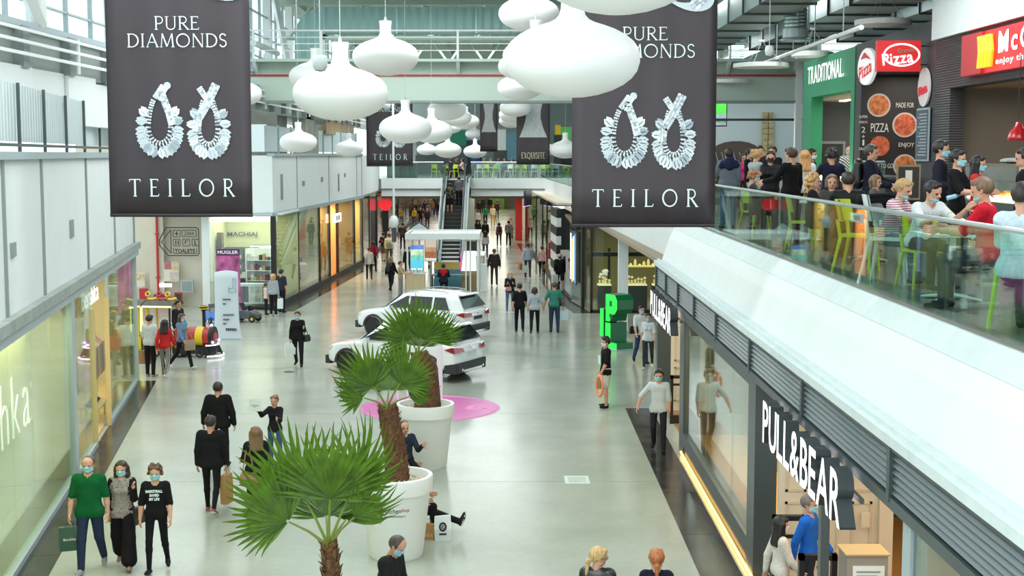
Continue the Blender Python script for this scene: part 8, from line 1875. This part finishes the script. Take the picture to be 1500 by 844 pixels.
# ---------------------------------------------------------------- left corridor
o, J = person('woman in pale cardigan with black bag entering the left corridor', G(541, 410), 185, 1.66, True, top=(196, 196, 192), bot=(30, 30, 32), hair='short', hcol=(56, 42, 36), pose='walk', stride=12, hem=.06); handbag('handbag', 'black shoulder bag of the woman in pale cardigan', J['shR'] if J['shR'].x < J['shL'].x else J['shL'], J['hip'] + Vector((-.25, -.05, .15)), M_black, .3, .28, 80)
o, J = person('dark-haired woman with red backpack in the left corridor', G(547, 398), 175, 1.66, True, top=(150, 40, 52), bot=BK, hair='long', hcol=(40, 30, 28), pose='walk2', stride=10); backpack('dark red backpack in the left corridor', J, 175, cloth((120, 34, 44)))
person('man in black T-shirt with pink print in the left corridor', G(562, 384), 170, 1.76, topm=floral('pink_print_shirt', (30, 28, 34), (196, 70, 110), 4), bot=(120, 100, 86), sleeve=.45, legs='shorts', pose='walk', stride=10)
o, J = person('man in white shirt and khaki trousers in the left corridor', G(570, 387), 184, 1.78, top=(200, 202, 198), bot=(92, 84, 74), hair='short', hcol=(60, 46, 40), pose='walk2', stride=10, build=1.1); handbag('shoulder_bag', 'olive bag across the back of the white-shirted man', J['shL'], J['back'] + Vector((0, -.1, -.2)), mat('bag_olive', srgb(120, 116, 92), .6), .3, .28)
person('masked woman in pale top coming down the left corridor', G(572, 371), 10, 1.66, True, top=(196, 180, 170), bot=(170, 160, 150), hair='bob', hcol=(90, 60, 44), mask='white', pose='walk', stride=10); person('man in brown T-shirt walking away down the left corridor', G(590, 366), 184, 1.8, top=(70, 58, 50), bot=(34, 32, 34), sleeve=.45, pose='walk2', stride=10)
o, J = person('woman in black jacket with loose bag strap near the kiosk', G(573, 429), 150, 1.66, True, top=(26, 26, 28), bot=(34, 36, 44), hair='long', hcol=(140, 110, 78), pose='walk', stride=12, jacket=.02, shoe=(190, 190, 196)); backpack('black backpack of the woman near the kiosk', J, 150, M_black, .9)
person('youth in khaki T-shirt and grey trousers beside the kiosk counter', G(587, 437), 80, 1.64, top=(168, 150, 116), bot=(140, 142, 142), sleeve=.45, hair='short', hcol=(50, 38, 32), pose='stand', larm=(40, 8, 50), rarm=(40, 8, 50)); person('dark figure half hidden behind the kiosk left post', G(598, 410), 190, 1.7, top=BK, bot=BK, pose='stand')
person('seated person in dark jacket with red hood at the kiosk table', Vector((-3.12, 61.9, 0)), 180, 1.75, top=(34, 36, 50), bot=BK, pose='sit', hair='short', hcol=(34, 28, 26), jacket=.025)
hd = SDF().cone((-.13, .02, .0), (.13, .02, 0), .07, .07, 0, .9).cone((0, .06, 0), (0, .1, -.16), .13, .05, 0, .5).mesh(.02); link('red_hood', np_mesh('red_hood', hd[0], hd[1], hd[2], [cloth((190, 30, 44))]), PEOPLE[-1], (0, .05, .98))
st2 = thing('stool', 'low dark stool under the seated kiosk person', 'stool', (-3.12, 61.95, 0)); MB().lathe([(0, .40), (.17, .40), (.18, .43), (0, .44)], 16).build('seat', M_black, st2)
for a in range(3): MB().tube([(.05 * math.cos(a * 2.1), .05 * math.sin(a * 2.1), .4), (.18 * math.cos(a * 2.1), .18 * math.sin(a * 2.1), 0)], .012, 5).build('leg', M_rim, st2)
# distant crowd under the bridge, left side
crowd = [(607, 331, 0, (190, 160, 30), 'yellow'), (616, 331, 5, (28, 28, 30), 'black'), (626, 334, 0, (40, 40, 46), 'charcoal'), (602, 318, 180, (206, 160, 130), 'peach'), (609, 315, 180, (226, 206, 196), 'cream'), (617, 321, 170, (60, 58, 60), 'grey'), (622, 318, 185, (30, 28, 32), 'black'), (627, 322, 190, (90, 96, 100), 'slate'), (633, 318, 175, (120, 90, 60), 'brown'), (638, 316, 180, (44, 40, 42), 'dark brown'), (643, 319, 180, (24, 24, 28), 'jet black'), (599, 322, 180, (180, 150, 150), 'rose'), (613, 311, 0, (200, 120, 60), 'orange'), (630, 312, 0, (150, 140, 60), 'olive'), (636, 310, 0, (60, 60, 70), 'navy'), (621, 308, 0, (210, 190, 180), 'ivory'), (643, 308, 180, (80, 76, 76), 'taupe')]
for i, (u, v, f, c_, w) in enumerate(crowd):
 person('%s-clothed shopper in the crowd under the bridge, %s' % (w, ('nearest on the left', 'beside the yellow shirt', 'nearest to the escalator in the front row', 'leftmost of the middle row', 'second in the middle row', 'in the centre of the crowd', 'behind the centre of the crowd', 'right of the centre', 'by the escalator side', 'next to the escalator', 'touching the escalator edge', 'by the left shop glass', 'in the back row left', 'in the back row right', 'in the back row by the escalator', 'in the back row centre', 'last beside the escalator')[i]), G(u, v), f, 1.62 + .04 * (i % 5), i % 3 == 0, top=c_, bot=(34, 34, 40) if i % 4 else (70, 80, 100), sleeve=(1, .45)[i % 2], hair=('short', 'long', 'short', 'bob')[i % 4], hcol=((34, 26, 24), (60, 44, 36), (90, 66, 48))[i % 3], pose=('walk', 'walk2', 'stand')[i % 3], stride=10, group='crowd under the bridge')
# ---------------------------------------------------------------- right half of the hall
person('man in dark jacket and grey cap walking away, centre of the hall', G(724, 418), 182, 1.78, top=(52, 46, 46), bot=(56, 56, 60), hair='buzz', hcol=(70, 74, 78), pose='walk', stride=8, jacket=.02, larm=(2, 18, 10), rarm=(0, 16, 14))
o, J = person('fair-haired masked woman in black top and jeans facing the camera', G(747, 459), 2, 1.66, True, top=(30, 28, 30), bot=(86, 104, 140), shoe=(210, 210, 210), hair='long', hcol=(186, 150, 106), mask='blue', pose='stand', larm=(30, 8, 90, 20), rarm=(30, 8, 90, 20), sole=True, legs='slim'); handbag('handbag', 'pink handbag held by the fair-haired masked woman', J['shR'], J['hip'] + Vector((-.05, -.2, .12)), mat('bag_pink', srgb(186, 130, 130), .6), .22, .16)
person('man in black T-shirt and black trousers walking away in the threesome', G(761, 487), 180, 1.76, top=(26, 25, 27), bot=(26, 26, 28), sleeve=.48, shoe=(60, 90, 50), pose='walk', stride=8, build=1.06)
o, J = person('woman in grey top holding hands with the man in teal', G(783, 489), 178, 1.66, True, top=(168, 176, 184), bot=(24, 24, 26), sleeve=.45, hair='bob', hcol=(64, 36, 36), pose='walk2', stride=8, build=1.08, rarm=(4, 26, 6), larm=(0, 14, 10), shoe=(60, 80, 60))
o, J = person('man in teal T-shirt and jeans holding a pale bag', G(812, 487), 182, 1.80, top=(60, 128, 112), bot=(48, 62, 84), sleeve=.45, hair='buzz', hcol=(80, 62, 52), pose='stand', build=1.16, larm=(4, 24, 6), rarm=(4, 18, 10)); hR = J['R'] if J['R'].x > J['L'].x else J['L']; bag('shopping_bag', 'white and blue carrier bag of the man in teal', hR, .34, .34, .12, mat('bag_pale_blue', srgb(196, 224, 228), .5), 15, .08); handbag('messenger_bag', 'black messenger bag across the man in teal', J['shL'] if J['shL'].x < J['shR'].x else J['shR'], J['hip'] + Vector((.26, -.05, .12)), M_black, .22, .22, 60)
o, J = person('man in light blue shirt and dark trousers with two bags', G(773, 407), 178, 1.80, top=(176, 190, 208), bot=(60, 66, 80), hair='short', hcol=(70, 54, 46), pose='walk', stride=12, sole=False); bag('paper_bag', 'brown paper bag of the man in light blue shirt', J['L'] + Vector((-.12, 0, 0)), .26, .32, .1, M_paperb, 60, .1); bag('plastic_bag', 'white plastic bag of the man in light blue shirt', J['L'] + Vector((.1, 0, -.1)), .26, .36, .12, M_bagw, 10, .1)
o, J = person('woman in pink cardigan and black trousers beside the light blue shirt', G(794, 407), 182, 1.64, True, top=(214, 178, 172), bot=(26, 24, 28), hair='short', hcol=(40, 30, 28), pose='walk2', stride=8, legs='slim'); bag('paper_bag', 'small tan bag of the woman in pink cardigan', J['L'] if J['L'].x > J['R'].x else J['R'], .24, .22, .1, M_paperb, 10, .08)
o, J = person('bearded man in black jacket and shorts walking towards the camera', G(820, 428), 2, 1.80, top=(24, 24, 28), bot=(30, 30, 34), legs='shorts', hair='bald', mask='black', pose='walk', stride=14, jacket=.02, build=1.08, shoe=(26, 26, 30)); bag('plastic_bag', 'white plastic bag of the man in shorts', J['R'], .28, .4, .12, M_bagw, 20, .08)
o, J = person('woman in white top and jeans walking away by the pale counter', G(711, 378), 180, 1.66, True, top=(206, 200, 206), bot=(66, 82, 116), hair='long', hcol=(40, 32, 34), pose='walk', stride=8)
person('man in black with a cap walking beside the pale counter', G(711, 360), 178, 1.76, top=BK, bot=(34, 34, 38), pose='walk2', stride=8); person('dark-dressed figure behind the pale counter', G(700, 358), 170, 1.74, top=(40, 34, 34), bot=BK, pose='stand')
o, J = person('woman with black backpack in the right corridor', G(731, 361), 182, 1.64, True, top=(150, 110, 110), bot=(60, 56, 62), hair='bob', hcol=(30, 24, 24), pose='walk', stride=8); backpack('black backpack in the right corridor', J, 182, M_black)
person('man in grey T-shirt and black trousers in the right corridor', G(745, 361), 178, 1.78, top=(128, 124, 124), bot=(26, 26, 28), sleeve=.45, pose='walk2', stride=8); person('woman half hidden behind the grey T-shirt man', G(748, 350), 180, 1.62, True, top=(196, 186, 180), hair='bob', hcol=(180, 140, 96), pose='stand')
person('man in green T-shirt far down the right corridor', G(711, 331), 180, 1.78, top=(24, 120, 76), bot=BK, sleeve=.45, pose='walk', stride=8); person('person in cream top and mustard trousers far down the right corridor', G(722, 330), 180, 1.76, top=(224, 204, 176), bot=(196, 160, 60), sleeve=.45, hair='short', hcol=(190, 60, 50), pose='stand')
for i, (u, v, c_, lab) in enumerate(((702, 318, (44, 40, 42), 'left one of the dark pair at the corridor end'), (708, 312, (50, 46, 48), 'right one of the dark pair at the corridor end'), (728, 320, (60, 40, 44), 'dark figure beside the red pier'), (700, 338, (190, 190, 190), 'pale figure beside the lit glass display case'), (718, 312, (30, 30, 34), 'dark figure behind the green T-shirt'))): person(lab, G(u, v), 180, 1.72, i % 2 == 1, top=c_, pose='stand')
# on the escalator
def esc(k): return Vector((0, 77 + RUN * k / NS + .2, RISE * (k + 1) / NS))
p = esc(12); person('man in black flowered shirt and shorts riding the escalator', Vector((-3.72, p.y, p.z)), 182, 1.80, topm=floral('flower_shirt', (26, 28, 28), (190, 190, 150), 12), bot=(26, 26, 28), legs='shorts', sleeve=.45, pose='stand', build=1.15, larm=(6, 24, 20), rarm=(6, 22, 20))
p = esc(14); person('man in grey T-shirt and dark trousers riding the escalator', Vector((-3.2, p.y, p.z)), 178, 1.76, top=(110, 114, 122), bot=(30, 30, 34), sleeve=.45, pose='stand', larm=(20, 12, 40))
# right side, near the shop
o, J = person('man in black T-shirt and white shorts standing side-on', G(887, 597), -78, 1.78, top=(22, 22, 24), bot=(206, 204, 196), legs='shorts', sleeve=.5, hair='tall', hcol=(26, 22, 22), mask='white', pose='stand', build=1.12, larm=(12, 6, 18), rarm=(2, 10, 10), shoe=(24, 24, 26), hem=.07)
pr_ = link('shirt_print', MB().bb(-.09, -.006, -.1, .09, .0, .12).mesh('shirt_print', M_print), o, (0, -.163, 1.2))
bl_ = thing('balloon_ring', 'orange balloon ring held by the man in white shorts', 'balloon', J['L'] + Vector((-.02, -.12, -.26)), R(-60)); MB().ring((0, 0, 0), .17, .032, 28, 10, Matrix.Rotation(R(90), 3, 'X') @ Matrix.Diagonal((.82, 1.45, 1))).build('ring', mat('balloon_orange', srgb(240, 150, 110), .35), bl_, smooth=True); MB().ball((0, 0, .27), .025, 8, 6).build('knot', MATS['balloon_orange'], bl_)
bag('paper_bag', 'brown paper bag behind the orange balloon ring', J['R'], .28, .32, .1, M_paperb, 70, .06)
o, J = person('masked man in white T-shirt with black bag near the shop corner', G(939, 533), 12, 1.78, top=WH, bot=(56, 74, 108), sleeve=.45, hair='short', hcol=(36, 28, 26), mask='blue', pose='walk', stride=14, build=1.05, shoe=(30, 30, 34)); handbag('messenger_bag', 'black messenger bag of the masked man near the shop corner', J['shL'], J['hip'] + Vector((-.24, -.12, .12)), M_black, .26, .22, 10)
person('woman in white T-shirt and grey trousers close to the shop corner', G(949, 541), -8, 1.66, True, top=(210, 214, 214), bot=(60, 60, 66), sleeve=.42, hair='bun', hcol=(30, 24, 24), mask='blue', pose='walk2', stride=10, shoe=(214, 214, 214), legs='slim')
person('masked man in pale T-shirt and dark jeans at the far shop entrance', G(964, 662), -10, 1.78, top=(196, 206, 208), bot=(40, 40, 46), sleeve=.5, hair='tall', hcol=(28, 24, 24), mask='blue', pose='walk', stride=10, rarm=(12, 40, 10), larm=(2, 9, 12), shoe=(24, 24, 28), hem=.05)
# bottom edge
p = at(562, 797, 1.60); o, J = person('balding man in dark jacket looking down at the bottom edge', Vector((p.x, p.y + .1, 0)), 70, 1.72, top=(34, 34, 34), hair='buzz', hcol=(84, 72, 66), mask='blue', pose='stand', lean=12, look=(0, 24), jacket=.03, larm=(10, 8, 30), rarm=(10, 8, 30))
p = at(876, 801, 1.68); o, J = person('blonde woman with ponytail, glasses and black leather jacket', Vector((p.x, p.y, 0)), 165, 1.68, True, topm=mat('black_leather', (.02, .02, .022), .3), bot=BK, hair='lowpony', hcol=(196, 164, 112), pose='stand', jacket=.02, look=(-55, 5))
gl_ = link('glasses', MB().ring((-.036, -.105, 0), .022, .003, 14, 5, Matrix.Rotation(R(90), 3, 'X')).ring((.036, -.105, 0), .022, .003, 14, 5, Matrix.Rotation(R(90), 3, 'X')).tube([(.058, -.1, 0), (.085, .0, 0)], .003, 4).tube([(-.058, -.1, 0), (-.085, 0, 0)], .003, 4).mesh('glasses', M_black), o, J['head'] - Vector(o.location)); gl_.location = (0, 0, J['head'].z + .118 * J['k']); gl_.rotation_euler = (0, 0, R(-55))
p = at(962, 804, 1.66); o, J = person('red-haired woman in navy top with low ponytail', Vector((p.x, p.y, 0)), 176, 1.66, True, top=(26, 28, 46), bot=BK, hair='lowpony', hcol=(170, 104, 58), pose='stand')
p = at(1146, 797, 1.64); person('dark-haired woman in white top entering between the security gates', Vector((3.5, 17.4, 0)), 100, 1.62, True, top=(206, 200, 190), bot=BK, hair='long', hcol=(24, 20, 22), mask='white', pose='walk', stride=10)
p = at(1192, 760, 1.76); person('grey-haired man in bright blue top inside the near entrance', Vector((3.98, 17.9, 0)), 60, 1.78, top=(30, 100, 200), bot=(40, 46, 60), hair='short', hcol=(110, 106, 104), mask='blue', pose='walk2', stride=8)
# seated between the pots
o, J = person('person in navy sitting on the floor between the two white pots', Vector((-2.08, 25.95, 0)), 25, 1.74, top=(40, 46, 62), bot=BK, pose='sitx', seat=.30, hair='buzz', hcol=(70, 60, 54), larm=(40, 10, 80), rarm=(45, 8, 80), shoe=(24, 24, 26))
bn = thing('box_seat', 'low wooden box used as a seat between the pots', 'box', (-2.08, 26.0, 0)); MB().bb(-.3, -.2, 0, .3, .25, .27).build('box_body', mat('box_wood', srgb(150, 110, 70), .6), bn); MB().bb(-.32, -.22, .27, .32, .27, .30).build('box_lid', mat('box_lid', srgb(166, 124, 80), .6), bn)
o, J = person('person resting on the floor behind the printed pot, leg stretched out', Vector((-1.72, 22.2, 0)), 88, 1.76, top=(30, 30, 34), bot=(22, 22, 24), pose='floor', hair='short', hcol=(40, 32, 28), shoe=(30, 30, 32), lean=-8, sole=True)
bgp = at(638, 790); b1 = thing('paper_bag', 'small brown paper bag on the floor by the printed pot', 'bag', bgp + Vector((-.12, 0.0, 0)), R(-8)); loft(MB(), [[(-.11, -.05, 0), (.11, -.05, 0), (.11, .05, 0), (-.11, .05, 0)], [(-.11, -.05, .26), (.11, -.05, .26), (.11, .05, .26), (-.11, .05, .26)]]).build('bag_body', M_paperb, b1); text('bag_lettering', 'ZARA', mat('bag_print', srgb(214, 190, 150), .6), (0, -.055, .08), (1, 0, 0), (0, 0, 1), .1, .18, .06, .001, parent=b1); MB().tube([(-.05, 0, .25), (-.04, 0, .33), (.04, 0, .33), (.05, 0, .25)], .004, 5).build('handle', M_paperb, b1)
b2 = thing('plastic_bag', 'white plastic bag with black emblem standing on the floor', 'bag', bgp + Vector((.12, -.05, 0)), R(6)); loft(MB(), [[(-.13, -.05, 0), (.13, -.05, 0), (.13, .05, 0), (-.13, .05, 0)], [(-.14, -.07, .2), (.14, -.07, .2), (.14, .07, .2), (-.14, .07, .2)], [(-.13, -.02, .40), (.13, -.02, .42), (.13, .02, .42), (-.13, .02, .40)]]).build('bag_body', M_bagw, b2)
m = MB(); m.ring((0, 0, 0), .05, .014, 18, 6, Matrix.Rotation(R(90), 3, 'X') @ Matrix.Diagonal((1, 1.25, .3))); m.build('bag_emblem', M_txt, b2, loc=(0, -.075, .24)); text('bag_lettering', 'C', M_txt, (0, -.078, .24), (1, 0, 0), (0, 0, 1), .1, None, .06, .001, .006, parent=b2); MB().bb(-.06, -.07, .10, .06, -.062, .13).build('bag_print', M_txt, b2)

# ---------------------------------------------------------------- terrace
def T(u, vtop, H): p = at(u, vtop, ZU + H); return Vector((p.x, p.y, ZU))
def TX(u, d): return Vector(((u - 750) / F_PX * d, d, ZU))
o, J = person('standing person in navy and grey jacket, back turned, next to the right banner', TX(1066, 29.5), 185, 1.72, top=(96, 104, 116), bot=(84, 108, 146), hair='short', hcol=(36, 26, 24), pose='stand', jacket=.03, larm=(30, 12, 60))
yk = SDF().cone((-.14, .01, 0), (.14, .01, 0), .105, .105, 0, .9).cone((0, .08, .08), (0, .09, -.02), .11, .1, 0, .6).mesh(.022); link('jacket_yoke', np_mesh('jacket_yoke', *yk, [cloth((30, 36, 64))]), o, (0, .02, 1.37))
TP = [
 ('woman in bright pink top far behind the navy and grey jacket', 1087, 40, 20, 1.62, 1, dict(top=(214, 60, 130), hair='long', hcol=(40, 30, 30))),
 ('masked man in black looking right, left of the grey sweater', 1096, 36, 60, 1.74, 0, dict(top=BK, mask='blue')),
 ('woman with blonde ponytail in pale grey sweater on the terrace', 1106, 28, 120, 1.70, 1, dict(top=(150, 160, 164), hair='bun', hcol=(186, 150, 96), larm=(50, 10, 40), rarm=(50, 10, 40))),
 ('tall dark-haired man behind the blonde ponytail', 1112, 40, 0, 1.84, 0, dict(top=(50, 44, 46), hair='tall')),
 ('woman in black with black mask facing the rail', 1127, 27, -10, 1.66, 1, dict(top=(24, 24, 26), hair='bun', hcol=(40, 28, 26), mask='black', larm=(40, 8, 70), rarm=(40, 8, 70))),
 ('man in black T-shirt with arms bent, behind the black mask', 1130, 34, -30, 1.80, 0, dict(top=(26, 26, 28), sleeve=.45, larm=(30, 10, 70), rarm=(30, 10, 70))),
 ('man in black sweater turned left, beside the long blonde hair', 1157, 23.5, 215, 1.72, 0, dict(top=(20, 20, 22), hair='short', hcol=(70, 50, 40), larm=(40, 10, 40), build=1.05)),
 ('woman with long blonde hair and white jacket, back turned', 1177, 26.5, 170, 1.68, 1, dict(top=(200, 204, 202), hair='long', hcol=(190, 142, 88), jacket=.015)),
 ('man in dark jacket right of the long blonde hair', 1187, 30, 60, 1.72, 0, dict(top=(50, 50, 56), mask='white')),
 ('person in navy sweater with dark hair, back turned to the rail', 1216, 24.5, 182, 1.70, 0, dict(top=(28, 32, 50), hair='curly', hcol=(34, 28, 30), larm=(40, 20, 60), rarm=(20, 26, 60))),
 ('bald server in plaid shirt and mask behind the green stall counter', 1241, 41.0, -20, 1.84, 0, dict(topm=M_chk, hair='bald', mask='blue', build=1.15)),
 ('man in dark blue jacket with backpack in front of the pizza menu', 1274, 22.0, 70, 1.76, 0, dict(top=(24, 28, 44), hair='short', hcol=(70, 62, 58), jacket=.03, larm=(30, 8, 50), rarm=(20, 8, 60))),
 ('child with brown hair beside the dark blue jacket', 1281, 20.0, 60, 1.30, 0, dict(top=(90, 92, 96), hair='bob', hcol=(120, 92, 66))),
 ('tall masked man in navy sweater with hand on hip, queueing', 1375, 19.5, 70, 1.80, 0, dict(top=(30, 30, 42), bot=(130, 138, 146), hair='short', hcol=(40, 34, 32), mask='blue', build=1.1, larm=(-10, 30, 70), rarm=(0, 26, 80))),
 ('masked man in black T-shirt queueing under the slate wall', 1400, 18.2, 55, 1.66, 0, dict(top=(22, 22, 24), bot=(22, 22, 24), sleeve=.45, hair='short', hcol=(30, 26, 26), mask='blue', larm=(30, 8, 60), rarm=(30, 8, 60))),
 ('masked woman in red top and floral skirt queueing', 1430, 18.6, 60, 1.58, 1, dict(top=(206, 50, 50), botm=M_flor, legs='skirt', hair='long', hcol=(24, 20, 22), mask='blue')),
 ('dark figure cut by the right edge of the picture', 1497, 16.5, 250, 1.68, 0, dict(top=(20, 20, 22))),
]
for lab, u, d_, f, H_, fm, kw in TP:
 kw.setdefault('pose', 'stand'); o, J = person(lab, TX(u, d_), f, H_, bool(fm), **kw)
 if 'backpack' in lab: backpack('black backpack of the man before the pizza menu', J, f, M_black, 1.05)
wb = thing('water_bottle', 'small clear bottle with green cap held in the queue', 'bottle', TX(1386, 18.0) + Vector((0, 0, 1.02))); MB().lathe([(0, 0), (.03, 0), (.032, .12), (.014, .15), (.014, .165), (0, .165)], 12, (0, 0, 0), Matrix.Rotation(R(75), 3, 'Y')).build('bottle', mat('bottle_blue', srgb(150, 200, 220), .2), wb); MB().lathe([(0, .165), (.016, .165), (.016, .19), (0, .19)], 10, (0, 0, 0), Matrix.Rotation(R(75), 3, 'Y')).build('cap', mat('cap_green', srgb(40, 150, 80), .4), wb)
# seated on the terrace
SEAT = [
 ('seated woman with short ginger hair and mask near the banner', 1103, 25.8, 80, 1.62, 1, dict(top=(60, 56, 60), hair='curly', hcol=(150, 104, 66), mask='blue')),
 ('seated woman with long curly blonde hair facing right', 1190, 20.9, 75, 1.66, 1, dict(top=BK, hair='curlylong', hcol=(176, 136, 80))),
 ('seated older woman facing the rail between two diners', 1217, 21.6, -5, 1.60, 1, dict(top=(70, 66, 66), hair='bob', hcol=(110, 78, 58))),
 ('seated broad man in black T-shirt with his back to the rail', 1241, 19.4, 178, 1.74, 0, dict(top=(24, 24, 26), sleeve=.45, hair='short', hcol=(40, 34, 32), build=1.2)),
 ('seated blond man in striped shirt leaning over the near table', 1298, 17.05, 50, 1.70, 0, dict(topm=M_strR, sleeve=.5, bot=(84, 108, 140), hair='short', hcol=(170, 136, 90), mask='chin', lean=20, look=(0, 10), larm=(50, 8, 50), rarm=(50, 8, 50))),
 ('seated dark-haired man in white shirt eating at the near table', 1346, 16.35, 20, 1.70, 0, dict(top=(206, 210, 210), sleeve=.45, hair='short', hcol=(28, 22, 22), mask='chin', lean=24, look=(20, 5), larm=(55, 10, 75), rarm=(45, 12, 60))),
 ('seated man in red polo shirt facing left at the near table', 1452, 14.0, -120, 1.78, 0, dict(top=(196, 24, 44), sleeve=.45, bot=(40, 44, 60), hair='short', hcol=(120, 92, 74), mask='chin', build=1.1, lean=8, look=(0, 8), larm=(40, 8, 55), rarm=(40, 8, 55))),
 ('seated person in pale shirt with back turned at the right edge', 1497, 12.15, 140, 1.74, 0, dict(top=(196, 212, 224), bot=(50, 54, 66), hair='short', hcol=(40, 34, 32), build=1.15)),
]
for lab, u, d_, f, H_, fm, kw in SEAT: person(lab, TX(u, d_), f, H_, bool(fm), pose='sit', seat=.47, **kw)
# people behind the far bridge rail
rg = random.Random(5)
cl_ = [((60, 60, 70), 'grey'), ((30, 30, 34), 'black'), ((226, 190, 180), 'pale pink'), ((40, 60, 120), 'blue'), ((40, 46, 80), 'navy'), ((120, 40, 44), 'dark red'), ((90, 96, 80), 'olive'), ((120, 176, 214), 'sky blue'), ((70, 64, 60), 'brown'), ((150, 60, 50), 'rust'), ((110, 130, 110), 'sage'), ((60, 80, 110), 'denim blue'), ((36, 36, 40), 'charcoal'), ((140, 150, 160), 'pale grey')]
xs = [-4.2, -3.8, -3.45, -2.55, -2.2, -1.9, -1.45, -0.9, -.5, 0.0, .5, 1.0, 1.6, 1.95]
for i, ((c_, w), x) in enumerate(zip(cl_, xs)):
 sit = i not in (3, 4, 12); person('%s diner %s behind the far bridge rail in %s' % (('seated' if sit else 'standing'), ('first', 'second', 'third', 'fourth', 'fifth', 'sixth', 'seventh', 'eighth', 'ninth', 'tenth', 'eleventh', 'twelfth', 'thirteenth', 'last')[i] + ' from the left', w), Vector((x, 93.6 + .9 * (i % 3) - (1.3 if i in (7, 10) else 0), ZU)), rg.uniform(0, 360), 1.7, i % 2 == 0, top=c_, hair=('short', 'bob', 'long')[i % 3], hcol=((34, 28, 26), (110, 80, 56))[i % 2], pose='sit' if sit else 'stand', group='diners on the far bridge')
